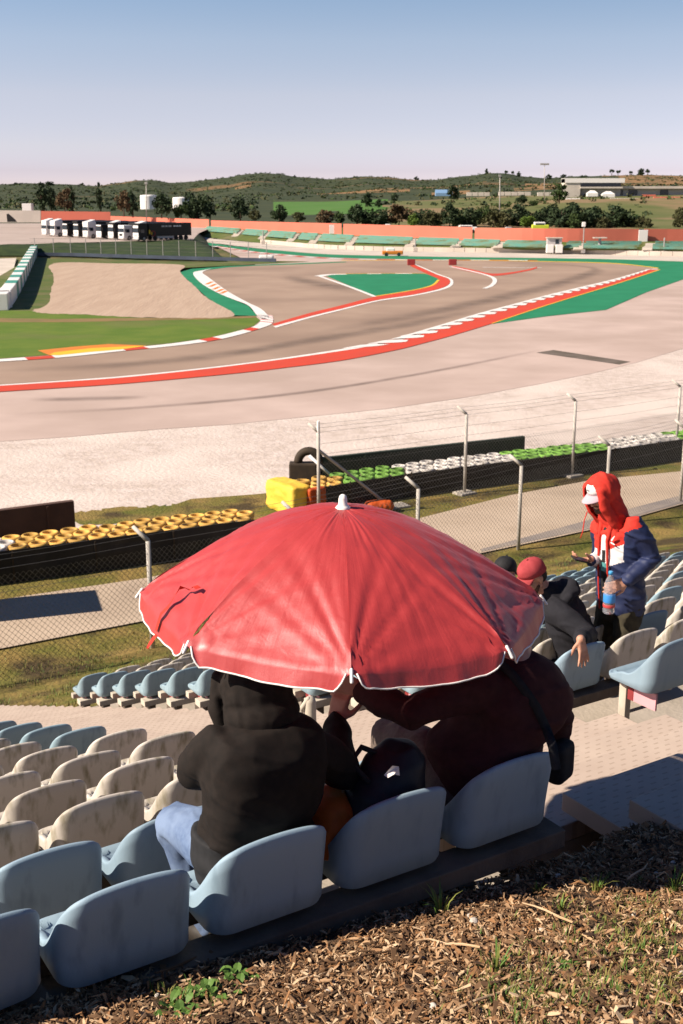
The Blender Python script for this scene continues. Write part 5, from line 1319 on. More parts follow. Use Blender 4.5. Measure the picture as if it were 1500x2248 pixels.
def fence(name, posts, height, arm, armdir, label, pitch, rad, wire_m, top_wires, mesh_top, brace=None, group='chain link fences by the service road', post_r=.06, low=False):
    e = empty(name, posts[len(posts) // 2], label, 'fence', group)
    ad = Vector(armdir)
    for k, p in enumerate(posts):
        p = Vector(p); b = MB()
        b.tube([p + V(0, 0, -.1), p + V(0, 0, height)], post_r, 8, cap=True, side=(1, 0, 0))
        if arm: b.tube([p + V(0, 0, height), p + V(0, 0, height) + ad * arm + V(0, 0, arm * .75)], [post_r, post_r * .8], 8, side=(1, 0, 0))
        b.build('post', M['postconc'], e, True)
        if not low: b = MB(); b.bbox(p + V(0, 0, .04), (.75, .6, .12), .03, Matrix.Rotation(.6, 3, 'Z')); b.build('footing', M['concrete'], e)
    b = MB()
    for i in range(len(posts) - 1): chain_mesh(b, posts[i], posts[i + 1], .06, mesh_top, pitch, rad)
    b.build('chain_link', wire_m, e)
    b = MB()
    for i in range(len(posts) - 1):
        for f in top_wires:
            a_, c_ = Vector(posts[i]), Vector(posts[i + 1])
            off = V(0, 0, f * height) if f <= 1 else V(0, 0, height) + (ad + V(0, 0, .75)) * arm * (f - 1)
            b.tube([a_ + off, (a_ + c_) / 2 + off + V(0, 0, -.03), c_ + off], rad * 1.15, 4)
    b.build('strand_wire', wire_m, e)
    return e
# near fence (spectator side)
nb0, nb1 = V(-4.75, 27.9, 0), at_z(1138, 1206)
dn = (nb1 - nb0) / 3.0
near_posts = []
for k in range(-4, 9):
    p = nb0 + dn * k; u, v = to_uv(p); p.z = max(0, hill_z(u, v)) if v < 25.5 else 0
    near_posts.append(p)
adn = V(-.55, .75, 0).normalized()
adn = V(-.92, .38, 0)
fence('chain_link_fence', near_posts, 2.82, .42, adn, 'nearer chain link fence with pale bent posts, along the near side of the service road', .15, .004, M['wirelight'], (.98, .78, 1.35, 1.65, 1.95), 2.6, low=True)
# debris fence on the circuit side
fp = [at_z(700, 1137), at_z(1020, 1085), at_z(1256, 1046), at_z(1483, 1004), at_z(1700, 968)]
e = fence('chain_link_fence', fp, 3.15, .38, adn, 'taller chain link fence with straight end post and brace, beside the tyre barriers', .15, .004, M['wirelight'], (.995, .86, .74, .62, 1.4, 1.8), 2.05)
b = MB(); q = (fp[1] - fp[0]).normalized(); b.tube([fp[0] + V(0, 0, 2.5), fp[0] + q * 3.1 + V(0, -.2, .05)], .055, 8, rnd=True); b.build('brace', M['metal'], e, True)
b = MB(); b.tube([fp[0] + V(0, 0, 3.1), fp[0] + V(0, 0, 3.5)], [.062, .05], 8, rnd=True); b.build('post_cap', M['whiteplastic'], e, True)
b = MB(); b.bbox(fp[0] + q * 3.1 + V(0, -.2, .03), (1.4, .7, .1), .03, Matrix.Rotation(.5, 3, 'Z')); b.build('brace_footing', M['concrete'], e)

# cabin outside the frame whose shadow lies on the service road
sh_c = (at_z(215, 1297, .03) + at_z(262, 1341, .03)) / 2
cab_h = 3.0; base_c = sh_c + V(SUN.x, SUN.y, 0).normalized() * (cab_h / math.tan(el))
e = empty('site_cabin', base_c + V(-3.3, -.9, 0), 'grey site cabin beside the service road, casting its shadow on it', 'cabin')
b = MB(); b.bbox(base_c + V(-3.3, -.9, cab_h / 2), (6.4, 1.9, cab_h), .04, Matrix.Rotation(.30, 3, 'Z')); b.build('cabin_body', M['conc_far'], e)
b = MB(); b.box(base_c + V(-2.0, -1.55, 1.0), (.9, .04, 2.0), Matrix.Rotation(.30, 3, 'Z')); b.build('door', M['metal'], e)

# ------------------------------------------------------------------ far side of the circuit
def ruled(name, lines, m, N=60, kind='structure', smooth=False, jitter=0):
    """surface through several 3-D polylines"""
    L = [resample(l, N) for l in lines]; vs = [p for l in L for p in l]; fs = []
    if jitter: vs = [p + V(0, 0, jitter * noise.noise(p * .25)) for p in vs]
    for j in range(len(L) - 1):
        for i in range(N - 1): fs.append((j * N + i, j * N + i + 1, (j + 1) * N + i + 1, (j + 1) * N + i))
    b = MB(); b.add(vs, fs); o = b.build(name, m, smooth=smooth); return tag(o, kind=kind)
W_ = lambda pts, z: [at_z(x, y, z) for x, y in pline(pts)]
# strip of pale service track at the foot of the bank and the low concrete wall
sheet('outer_track', [(425, 517), (470, 524), (600, 536), (750, 548), (1000, 553), (1200, 556), (1500, 563), (1700, 567), (1700, 576), (1500, 573.4), (1200, 566), (1000, 563.6), (800, 560.2), (700, 556.6), (600, 548), (530, 541), (470, 533), (428, 526)], .022, M['conc_far'])
TOE = [(425, 516), (470, 523), (600, 535), (750, 547), (1000, 552.5), (1200, 555.5), (1500, 562), (1720, 566)]
MIDB = [(440, 507), (480, 510), (600, 521), (750, 532), (1000, 540), (1200, 545), (1500, 549), (1720, 551)]
TOPB = [(455, 498), (490, 500), (600, 507), (750, 515), (1000, 525), (1200, 531), (1500, 531), (1720, 531)]
bank = ruled('grass_bank', [W_(TOE, -.1), W_(MIDB, 1.1), W_(TOPB, 2.0), [p + V(10, 45, 0) for p in W_(TOPB, 2.0)]], M['bank'], 120, smooth=True, jitter=.25)
bk = [resample(W_(TOE, -.1), 400), resample(W_(MIDB, 1.1), 400), resample(W_(TOPB, 2.0), 400)]
def bank_pt(px, t):                 # point on the bank under photo column px, t = 0 toe .. 1 top
    def col(L): return min(L, key=lambda p: abs(proj(p)[0] - px))
    a, m_, c = col(bk[0]), col(bk[1]), col(bk[2])
    return a.lerp(m_, t * 2) if t < .5 else m_.lerp(c, t * 2 - 1)
# low pale wall along the toe
b = MB(); wl_ = resample(W_(TOE, 0), 90)
e = empty('trackside_wall', wl_[45], 'low pale concrete wall along the foot of the far grass bank', 'wall')
for i in range(30, 89):
    a, c = wl_[i], wl_[i + 1]; d = c - a; nn = V(d.y, -d.x, 0).normalized()
    b.box((a + c) / 2 + nn * 1.2 + V(0, 0, .45), (d.length - .05, .3, .9), Matrix.Rotation(math.atan2(d.y, d.x), 3, 'Z'))
b.build('concrete_barrier', M['conc_far'], e)
# turquoise seat blocks on the bank, concrete stairs between them
edges = [(446, 520), (532, 580), (588, 642), (655, 690), (700, 768), (782, 898), (912, 1000), (1010, 1090), (1104, 1200), (1240, 1270), (1280, 1400), (1432, 1640)]
wn_ = ['beside the trailer\'s rear end', 'second from the trailer', 'third from the trailer', 'fourth from the trailer', 'fifth from the trailer', 'left of the marshal fence gap', 'above the green island', 'above the red triangle', 'left of the white marshal hut', 'between the hut and the tall lamp', 'right of the flag platform', 'at the right edge']
for (xa, xb), wtxt in zip(edges, wn_):
    e = empty('seat_block', bank_pt((xa + xb) / 2, .4), f'block of turquoise seats on the far grass bank, {wtxt}', 'seat block', 'turquoise seat blocks on the far bank')
    rows = 7; rng = random.Random(xa)
    for r in range(rows):
        b = MB(); t0 = .46 + .44 * r / rows
        sk = 10 * (r / rows)
        n = max(4, int((xb - xa) / 4))
        pts = [bank_pt(xa + sk + (xb - xa) * i / n, t0) for i in range(n + 1)]
        for i in range(n):
            a, c = pts[i], pts[i + 1]; d = c - a
            if d.length < .1: continue
            rot = Matrix.Rotation(math.atan2(d.y, d.x), 3, 'Z')
            b.box((a + c) / 2 + V(0, 0, .30), (d.length * 1.02, .45, .10), rot); b.box((a + c) / 2 + V(0, .2, .48), (d.length * 1.02, .08, .42), rot)
        if b.v: b.build('seat_row', M['turq'], e)
for xa, xb in ((524, 0), (583, 0), (645, 0), (694, 0), (774, 0), (905, 0), (1005, 0), (1096, 0), (1272, 0), (1424, 0)):
    b = MB(); 
    for k in range(10):
        t = .30 + .6 * k / 10; p = bank_pt(xa - 6 + 14 * k / 10, t); b.box(p + V(0, 0, .10), (1.9, 1.6, .24), Matrix.Rotation(-.35, 3, 'Z'))
    o = b.build('concrete_stairs', M['conc_far'], origin=tuple(bank_pt(xa, .5)))
    tag(o, f'flight of concrete steps between turquoise seat blocks, {"left" if xa < 700 else "middle" if xa < 1050 else "right"} part of the far bank', 'stairs', 'concrete steps on the far bank')
# salmon wall on top of the bank, in panels with stepped tops
WT = [(243, 474, 459, 481.5), (463, 483.5, 750, 490.5), (754, 491, 1036, 498.5), (1042, 500, 1404, 502.5), (1416, 502, 1760, 506)]
WL = resample(W_(TOPB, 2.0), 500)
def wall_base(px):
    return min(WL, key=lambda p: abs(proj(p)[0] - px)) + V(0, .6, -.2)
lbl = ['salmon painted wall section behind the black trailer', 'salmon painted wall section right of the trailer', 'salmon painted wall section in the middle of the far bank', 'salmon painted wall section in front of the dark trees', 'salmon painted wall section at the right edge']
for (xa, ya, xb, yb), lb in zip(WT, lbl):
    N = 14; b = MB(); vs = []
    for i in range(N + 1):
        px = xa + (xb - xa) * i / N; p = wall_base(max(px, 462))
        if px < 462:
            q0, q1 = wall_base(462), wall_base(520); p = q0 + (q0 - q1) * ((462 - px) / 58) 
            p = at_y(px, 497 - (462 - px) * .03, p.y)
        ytop = ya + (yb - ya) * i / N
        ptop = at_y(px, ytop, p.y)
        for q in (V(p.x, p.y, min(p.z, 2.2) - .6), V(p.x, p.y, ptop.z), V(p.x, p.y + .3, ptop.z), V(p.x, p.y + .3, min(p.z, 2.2) - .6)): vs.append(q)
    b.add(vs, [(4 * i + k, 4 * i + 4 + k, 4 * i + 4 + (k + 1) % 4, 4 * i + (k + 1) % 4) for i in range(N) for k in range(4)] + [(3, 2, 1, 0), (4 * N, 4 * N + 1, 4 * N + 2, 4 * N + 3)])
    o = b.build('perimeter_wall', M['salmon'], origin=tuple(wall_base((max(462, xa) + xb) / 2))); tag(o, lb, 'wall', 'salmon perimeter wall sections')
for (x0, yt0, x1, yt1, yb, m, lb) in ((90, 463, 242, 465, 490, 'salmon', 'salmon painted wall section behind the white truck cabs'), (-120, 461, 89, 462, 488, 'whitewall', 'cream painted wall at the left end of the truck park')):
    yy = 372; a, c = at_y(x0, yt0, yy), at_y(x1, yt1, yy); a2, c2 = at_y(x0, yb, yy), at_y(x1, yb, yy)
    b = MB(); vs = [a2, a, a + V(0, .4, 0), a2 + V(0, .4, 0), c2, c, c + V(0, .4, 0), c2 + V(0, .4, 0)]
    b.add(vs, [(0, 4, 5, 1), (1, 5, 6, 2), (2, 6, 7, 3), (3, 7, 4, 0), (0, 1, 2, 3), (7, 6, 5, 4)]); o = b.build('perimeter_wall', M[m], origin=tuple((a2 + c2) / 2)); tag(o, lb, 'wall')
for px, yb, lb in ((730, 514, 'small white panel on the salmon wall left of the middle'), (1411, 531, 'tall white panel at the gap in the salmon wall on the right')):
    p = wall_base(px) + V(0, -.5, 0); b = MB(); b.bbox(p + V(0, 0, 1.35), (1.9 if px > 1000 else 1.5, .25, 2.6 if px > 1000 else 2.2), .05); b.box(p + V(0, 0, .2), (.2, .2, .8)); o = b.build('sign_panel', M['whiteplastic'], origin=tuple(p)); tag(o, lb, 'panel')

# truck park terrace with its bank; the trailer's shade is painted into the dark grass
ZT = 1.75
LOTF = [(-160, 541), (0, 537), (100, 534.5), (200, 531.5), (320, 528), (424, 526.5)]
BT_ = [(-160, 562), (0, 561), (100, 561), (200, 563.5), (320, 567.5), (496, 571.5)]
ruled('dark_bank', [W_(BT_, -.06), [a.lerp(c, .5) + V(0, 0, .25) for a, c in zip(resample(W_(BT_, 0), 80), resample(W_(LOTF, ZT), 80))], W_(LOTF, ZT + .0)], M['shadebank'], 80, smooth=True, jitter=.3)
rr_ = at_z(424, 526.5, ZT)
ruled('dark_bank', [[at_z(496, 571.5, -.06), at_z(462, 541, -.06), at_z(452, 524, -.06)], [at_z(424, 526.5, ZT), at_z(428, 521, ZT), at_z(436, 512, ZT)]], M['shadebank'], 20)
sheet('truck_park', LOTF + [(436, 512), (470, 497), (300, 492), (90, 490), (-160, 490)], ZT - .02, M['lot'])
# trucks
ax = V(.76, .65, 0).normalized(); pr = V(-ax.y, ax.x, 0)
ROT = Matrix((V(pr.x, pr.y, 0), ax, V(0, 0, 1))).transposed()      # local x = perp, y = along (back), z up
rear = at_z(421, 526, ZT)
nose0 = rear - ax * 13.6 + pr * 1.25
def truck(i, label, tall, white_side):
    base = nose0 + pr * (5.35 * i) - ax * (0.5 * (i % 3 == 1))
    base.z = ZT
    e = empty('articulated_truck', base, label, 'truck', 'trucks parked side by side')
    L = lambda x, y, z: base + ROT @ V(x, y, z)
    m_side = M['truckwhite'] if white_side else M['truckblack']
    h = 3.75 if tall else 3.25
    b = MB(); b.bbox(L(0, 1.15, .35 + (h - .35) / 2), (2.46, 2.2, h - .35), .14, ROT)
    cab = b.build('cab', M['truckwhite'] if (white_side or i in (1, 4, 8)) else m_side, e)
    b = MB(); b.bbox(L(0, .03, 1.05), (2.3, .12, 1.35), .04, ROT); b.build('front_panel', M['truckwhite'], e)
    b = MB(); b.bbox(L(0, .02, 2.18), (2.25, .14, .80), .05, ROT); b.build('windscreen', M['glass'], e)
    b = MB(); b.bbox(L(0, .10, 2.98), (2.1, .22, .55 if tall else .3), .06, ROT); b.build('roof_front', M['truckwhite'], e)
    b = MB(); b.bbox(L(-1.24, 1.0, 2.05), (.05, .9, .75), .02, ROT); b.build('side_window', M['glass'], e)
    if tall:
        b = MB(); vs = [L(-1.1, .35, h), L(1.1, .35, h), L(1.1, 2.1, h), L(-1.1, 2.1, h), L(-1.1, 2.1, h + .45), L(1.1, 2.1, h + .45)]
        b.add(vs, [(0, 1, 5, 4), (3, 4, 5, 2), (0, 4, 3), (1, 2, 5), (0, 3, 2, 1)]); b.build('wind_deflector', M['truckwhite'], e)
    for s in (-1, 1):
        b = MB(); b.bbox(L(s * 1.4, .25, 2.2), (.22, .16, .6), .05, ROT); b.build('mirror', M['truckblack'], e)
        b = MB(); b.bbox(L(s * .85, -.05, .78), (.42, .06, .24), .03, ROT); b.build('headlight', M['truckgrey'], e)
    b = MB(); b.bbox(L(0, .0, 1.2), (1.3, .16, .5), .03, ROT); b.build('grille', M['truckgrey'] if i != 1 else M['truckblack'], e)
    b = MB(); b.bbox(L(0, .0, .45), (2.35, .25, .3), .06, ROT); b.build('bumper', M['truckgrey'], e)
    b = MB(); b.bbox(L(0, 8.15, 2.35), (2.5, 10.9, 2.75), .04, ROT); tr = b.build('trailer', M['truckblack'], e)
    b = MB()
    for q in range(2): b.bbox(L(-1.27, 2.75 + .5 * q, 1.9 - .3 * q), (.06, .34, .9 - .3 * q), .02, ROT)
    b.build('side_marker', M['truckyellow'], e)
    if i == 0:
        b = MB()
        for k, w in enumerate((.75, .6, .8)): b.box(L(-1.262, 6.2 + .9 * k, 3.05), (.012, w, .34), ROT)
        q = b.build('lettering_panel', M['truckgrey'], e); q.parent = tr; q.location = (0, 0, 0)
        b = MB()
        for k in range(3): b.box(L(-1.262, 9.2 + .7 * k, 3.05), (.012, .55, .3), ROT)
        q = b.build('lettering_panel', M['truckwhite'], e); q.parent = tr
        b = MB(); b.lathe([(.45, -.02), (.62, -.02), (.62, .02), (.45, .02)], L(-1.28, 3.6, 1.55), 20, ROT @ Matrix.Rotation(math.pi / 2, 3, 'Y'), True); b.build('side_ring', M['redplate'], e)
    for s in (-1, 1):
        for y in (1.35, 4.2, 9.6, 10.9, 12.2):
            if i > 0 and s > 0: continue
            b = MB(); b.lathe([(0, -.16), (.28, -.16), (.46, -.17), (.52, -.12), (.52, .12), (.46, .17), (.28, .16), (0, .16)], L(s * 1.08, y, .52), 18, ROT @ Matrix.Rotation(math.pi / 2, 3, 'Y'))
            w = b.build('wheel', M['rubber'], e, True)
            if y < 2:
                b = MB(); b.lathe([(0, -.19), (.24, -.19), (.27, -.17), (0, -.17)], L(s * 1.08, y, .52), 14, ROT @ Matrix.Rotation(math.pi / 2, 3, 'Y')); q = b.build('rim', M['metal'], e); q.parent = w
    b = MB(); b.box(L(-1.1, 6.9, .75), (.06, 4.2, .5), ROT); b.build('side_guard', M['truckgrey'], e)
TL = ['truck with black cab and full black trailer in view, nearest in the row', 'black truck with white front, second from the black trailer in view', 'black truck with white front, third from the black trailer in view', 'black truck with white front, fourth from the black trailer in view',
      'truck with an all white cab in the middle of the parked row', 'black truck with white front just left of the all white cab', 'black truck with white front, second left of the middle white cab', 'white truck with slanting roof deflector, second from the left end', 'white truck at the left end of the parked row']
for i in range(9): truck(i, TL[i], i in (0, 2, 4, 7, 8), i in (4, 7, 8))
# armco rail and debris fence below the dark bank
rl = resample(W_([(66, 562), (150, 562.5), (300, 567), (450, 571.5), (606, 575.5)], 0), 60)
e = empty('guard_rail', rl[30], 'blue grey guard rail with thin fence posts below the dark bank', 'guard rail')
b = MB()
for i in range(59):
    a, c = rl[i], rl[i + 1]; d = c - a; b.box((a + c) / 2 + V(0, 0, .34), (d.length + .02, .18, .62), Matrix.Rotation(math.atan2(d.y, d.x), 3, 'Z'))
b.build('rail', M['bluegrey'], e)
for i in range(1, 59, 4):
    b = MB(); b.tube([rl[i] + V(0, .4, 0), rl[i] + V(0, .4, 3.4)], .07, 6); b.build('post', M['metal'], e)
b = MB()
for f in (1.4, 2.0, 2.6, 3.3): b.tube([p + V(0, .4, f) for p in rl], .018, 4)
b.build('strand_wire', M['wire'], e)
o = at_z(585, 574); b = MB(); b.bbox(o + V(0, 0, .6), (2.6, 1.4, 1.1), .3); q = b.build('barrier_block', M['whiteplastic'], origin=tuple(o)); tag(q, 'small white block at the right end of the blue grey rail', 'block')
# left foam barrier, white and green blocks
lb_ = resample(W_([(4, 682), (22, 660), (44, 622), (62, 586), (76, 558)], 0), 25)
e = empty('foam_barrier', lb_[10], 'curved barrier of white and green foam blocks at the left edge of the sand trap', 'barrier')
for i in range(24):
    a, c = lb_[i], lb_[i + 1]; d = c - a; rot = Matrix.Rotation(math.atan2(d.y, d.x), 3, 'Z'); b = MB()
    b.bbox((a + c) / 2 + V(0, 0, .85), (d.length - .08, 1.3, 1.7), .08, rot); b.build('foam_block', M['whiteplastic'] if i % 2 == 0 or i < 2 else M['navyplastic'], e)
a = at_z(-20, 676); b = MB(); b.bbox(a + V(0, 0, .85), (4.2, 1.3, 1.7), .1, Matrix.Rotation(.4, 3, 'Z')); b.build('foam_block', M['whiteplastic'], e)
# marshal posts, lamp, small vehicle on the far side
def post_hut(px, py, label):
    p = at_z(px, py, .3); e = empty('marshal_post', p, label, 'marshal post', 'marshal posts on the far side')
    for s in (-.9, .9):
        b = MB(); b.bbox(p + V(s, 0, .8), (1.4, 1.0, 1.6), .08); b.build('barrier_cube', M['whiteplastic'], e)
    b = MB(); b.bbox(p + V(0, .6, 2.1), (2.9, 1.2, 1.4), .05); b.build('cabin', M['truckgrey'], e)
    b = MB(); b.box(p + V(.5, -.02, 2.2), (.7, .06, .9)); b.build('window', M['glass'], e)
    b = MB(); b.bbox(p + V(0, .5, 2.9), (3.2, 1.6, .16), .04); b.build('roof', M['conc_far'], e)
post_hut(1217, 555, 'grey marshal hut on white blocks below the far salmon wall')
p = at_z(1316, 549, .8); e = empty('flag_platform', p, 'white flag platform with canopy right of the tall lamp on the bank', 'platform')
b = MB(); b.bbox(p + V(0, 0, .5), (2.6, 1.2, 1.0), .06); b.build('base', M['conc_far'], e); b = MB(); b.tube([p + V(0, 0, .9), p + V(0, 0, 2.3)], .28, 8); b.build('column', M['hubplastic'], e); b = MB(); b.bbox(p + V(0, 0, 2.4), (2.6, 1.6, .22), .06); b.build('canopy', M['conc_far'], e)
b = MB(); b.bbox(p + V(1.6, 0, .5), (.8, .6, 1.3), .06); b.build('box', M['truckblack'], e)
p = at_z(1280, 555, .3); e = empty('trackside_lamp', p, 'slim trackside pole with white head in front of the far bank', 'lamp post')
b = MB(); b.tube([p, p + V(0, 0, 5.0)], .11, 8); b.build('pole', M['metal'], e); b = MB(); b.bbox(p + V(-.1, 0, 5.5), (.7, .5, .9), .1); b.build('lamp_head', M['whiteplastic'], e); b = MB(); b.bbox(p + V(0, 0, .5), (.8, .8, 1.1), .08); b.build('foot', M['whiteplastic'], e)
for px, py, h, lb in ((1457, 561, 3.4, 'short pale pole beside the far bank at the right edge'), (912, 553, 2.8, 'grey signal post on the far trackside wall in the middle'), (578, 536, 3.2, 'thin grey pole beside the outer track on the left')):
    p = at_z(px, py); e = empty('signal_post', p, lb, 'post'); b = MB(); b.tube([p, p + V(0, 0, h)], .13, 8); b.build('pole', M['metal'], e); b = MB(); b.bbox(p + V(0, -.1, .5), (.9, .5, .9), .06); b.build('control_box', M['conc_far'], e)
p = at_z(862, 562); e = empty('service_vehicle', p, 'small orange and white service vehicle on the outer track', 'vehicle')
b = MB(); b.bbox(p + V(0, 0, .65), (4.0, 1.5, .7), .15); b.build('body', M['orange'], e); b = MB(); b.bbox(p + V(-.4, 0, 1.2), (1.6, 1.3, .7), .18); b.build('cabin', M['whiteplastic'], e)
for s in (-1.2, 1.2): b = MB(); b.lathe([(0, -.8), (.34, -.8), (.36, -.7), (.36, .7), (.34, .8), (0, .8)], p + V(s, 0, .36), 14, Matrix.Rotation(math.pi / 2, 3, 'X')); b.build('wheel', M['rubber'], e)

# ------------------------------------------------------------------ hills: real terrain in depth, with scrub
CREST = [(-500, 410), (0, 406), (60, 402), (150, 404), (215, 407), (260, 402), (300, 396), (340, 396), (375, 402), (425, 399), (500, 390), (540, 382), (575, 379), (610, 382), (650, 389), (725, 393.5), (750, 391), (800, 385), (850, 386), (910, 392), (960, 393), (1030, 387), (1070, 380), (1110, 381), (1150, 388), (1200, 391), (1260, 388), (1350, 388), (1400, 386), (1500, 387), (2000, 386)]
def interp(T, x):
    for (x0, y0), (x1, y1) in zip(T, T[1:]):
        if x <= x1: t = max(0, (x - x0) / (x1 - x0)); t = t * t * (3 - 2 * t) * .5 + t * .5; return y0 + (y1 - y0) * t
    return T[-1][1]
PROF = lambda x: [(300, 540), (395, None), (520, interp([(0, 474), (500, 476), (850, 470), (1100, 468), (1500, 470)], x)), (650, interp([(0, 458), (500, 462), (850, 452), (1100, 446), (1250, 433), (1500, 432)], x)),
                  (820, interp([(0, 446), (500, 450), (700, 446), (850, 440), (1100, 431), (1250, 425), (1500, 424)], x)), (1050, interp([(0, 438), (500, 436), (700, 432), (900, 422), (1250, 410), (1500, 408)], x)),
                  (1500, interp(CREST, x) + interp([(0, 14), (600, 22), (900, 14), (1500, 8)], x)), (1850, interp(CREST, x)), (2600, interp(CREST, x) + 14)]
def hill_at(x, d):
    P = [(d0, (1.2 if y is None else CAM_H - d0 * math.tan(PITCH + math.atan((y - 1124) / F)))) if y != 540 else (300, .3) for d0, y in PROF(x)]
    for (d0, z0), (d1, z1) in zip(P, P[1:]):
        if d <= d1:
            t = max(0, (d - d0) / (d1 - d0)); t = t * .5 + .5 * t * t * (3 - 2 * t); return z0 + (z1 - z0) * t
    return P[-1][1]
def hill_pt(x, d):
    r = ray(x, 430); k = d / r.y; X, Y = r.x * k, d
    z = hill_at(x, d); am = 0 if d < 420 else min(1, (d - 420) / 500)
    z += am * (3.2 * noise.noise(V(X * .006, Y * .006, 1)) + 1.2 * noise.noise(V(X * .02, Y * .02, 4)))
    return V(X, Y, z)
DS = [385, 400, 430, 460, 500, 540, 590, 640, 700, 760, 830, 900, 970, 1050, 1130, 1220, 1310, 1400, 1480, 1560, 1640, 1720, 1790, 1850, 1920, 2050, 2300, 2600]
XS = list(range(-420, 1950, 12)); b = MB()
b.add([hill_pt(x, d) for d in DS for x in XS], [(j * len(XS) + i, j * len(XS) + i + 1, (j + 1) * len(XS) + i + 1, (j + 1) * len(XS) + i) for j in range(len(DS) - 1) for i in range(len(XS) - 1)])
M['hill'] = mat('scrub_hill', (.026, .038, .013), (.048, .056, .02), .035, 10, .95, c3=(.16, .095, .04), scale3=.0045, lo3=.60, hi3=.66)
M['meadow'] = mat('meadow', (.085, .105, .025), (.135, .13, .045), .03, 9, .95, c3=(.22, .15, .075), scale3=.014, lo3=.48, hi3=.58)
M['field'] = mat('bright_field', (.06, .15, .02), (.075, .16, .03), .05, 6, .95)
M['tan'] = mat('dry_slope', (.26, .145, .06), (.19, .115, .05), .03, 8, .95, c3=(.04, .05, .018), scale3=.03, lo3=.52, hi3=.6)
mi = []
for j in range(len(DS) - 1):
    for i in range(len(XS) - 1):
        x = XS[i] + 6; d = (DS[j] + DS[j + 1]) / 2; k = 0
        nz = 60 * noise.noise(V(x * .01, d * .01, 7))
        if d < 600: k = 1 if x > 780 + nz else 0
        elif d < 860 and x > 820 + nz: k = 1
        if 560 < d + nz < 900 and 600 < x + nz * .4 < 845: k = 2
        if 1000 < d + nz < 1420 and x > 870: k = 3 if (noise.noise(V(x * .006, d * .004, 2)) > -.12) else 0
        if d > 1100 and x > 1330 + nz: k = 3
        if 1080 < d + nz < 1180 and 700 < x < 900: k = 3
        if 1350 < d < 1480 and 515 < x < 548: k = 3
        mi.append(k)
b.m = mi
tag(b.build('hills', [M['hill'], M['meadow'], M['field'], M['tan']], smooth=True), kind='structure')
rng = random.Random(5)
def leaf_quad(b, c, s, rng):
    a = V(rng.gauss(0, 1), rng.gauss(0, 1), rng.gauss(0, 1)).normalized(); t = a.orthogonal().normalized(); u = a.cross(t)
    an = rng.random() * 6.28; t, u = t * math.cos(an) + u * math.sin(an), u * math.cos(an) - t * math.sin(an)
    b.add([c - t * s, c - u * s * .6, c + t * s, c + u * s * .6], [(0, 1, 2, 3)])
b = MB()
for k in range(4200):
    d = 600 + 1260 * rng.random() ** .8; x = rng.uniform(-60, 1560)
    if 560 < d < 930 and (x > 800 or x > 560): continue
    if d > 1000 and x > 870 and rng.random() < .55 and noise.noise(V(x * .006, d * .004, 2)) > -.12: continue
    p = hill_pt(x, d); s = rng.uniform(1.2, 3.2) * (1 if d < 1000 else .75); b.mi = rng.choice((0, 0, 1, 2))
    for q in range(9): leaf_quad(b, p + V(rng.gauss(0, .55) * s, rng.gauss(0, .55) * s, abs(rng.gauss(0, .32)) * s), s * rng.uniform(.3, .6), rng)
for k in range(420):
    d = rng.uniform(470, 880); x = rng.uniform(800, 1560)
    if noise.noise(V(x * .012, d * .012, 5)) < -.05: continue
    p = hill_pt(x, d); s = rng.uniform(.8, 2.6); b.mi = rng.choice((0, 1, 1, 2))
    for q in range(10): leaf_quad(b, p + V(rng.gauss(0, .5) * s, rng.gauss(0, .5) * s, abs(rng.gauss(0, .35)) * s), s * rng.uniform(.3, .6), rng)
tag(b.build('scrub', [M['leaf_dark'], M['leaf_mid'], M['leaf_olive']]), 'dark low scrub scattered over the far hillsides', kind='stuff')

# trees: four crown shapes with trunk, copied with their own size and leaf colour
def crown_mesh(kind, m, seed):
    rng = random.Random(seed); b = MB()
    cl = []
    n = {'round': 26, 'tall': 20, 'wide': 34, 'pine': 16}[kind]
    for i in range(n):
        while True:
            p = V(rng.uniform(-1, 1), rng.uniform(-1, 1), rng.uniform(-1, 1))
            if p.length < 1: break
        if kind == 'round': c = V(p.x * .40, p.y * .40, .54 + p.z * .42)
        elif kind == 'tall': c = V(p.x * .20 * (1.1 - abs(p.z) * .5), p.y * .2, .54 + p.z * .44)
        elif kind == 'wide': c = V(p.x * .62, p.y * .5, .46 + p.z * .46 * (1 - .4 * abs(p.x)))
        else: c = V(p.x * .36, p.y * .3, .80 + p.z * .16)
        cl.append((c, rng.uniform(.09, .19) * (1.15 if kind == 'wide' else .8 if kind == 'tall' else 1)))
    for c, s in cl:
        for q in range(46):
            v = V(rng.gauss(0, 1), rng.gauss(0, 1), rng.gauss(0, 1)).normalized() * s * rng.uniform(.5, 1.05)
            leaf_quad(b, c + V(v.x, v.y, v.z * .8), rng.uniform(.04, .075), rng)
    me = b.mesh('crown'); me.materials.append(M[m]); return me
def trunk_mesh(seed, h0=.45):
    rng = random.Random(seed); b = MB()
    b.tube([V(0, 0, -.02), V(.01, 0, h0 * .5), V(0, .01, h0 + .25)], [.035, .026, .012], 7)
    for k in range(5):
        a = k * 1.25 + rng.random(); b.tube([V(0, 0, h0 * (.55 + .1 * k)), V(.18 * math.cos(a), .18 * math.sin(a), h0 * (.55 + .1 * k) + .22)], [.014, .005], 5)
    me = b.mesh('trunk'); me.materials.append(M['bark']); return me
TRK = [trunk_mesh(s) for s in (1, 2)]
CRN = {}
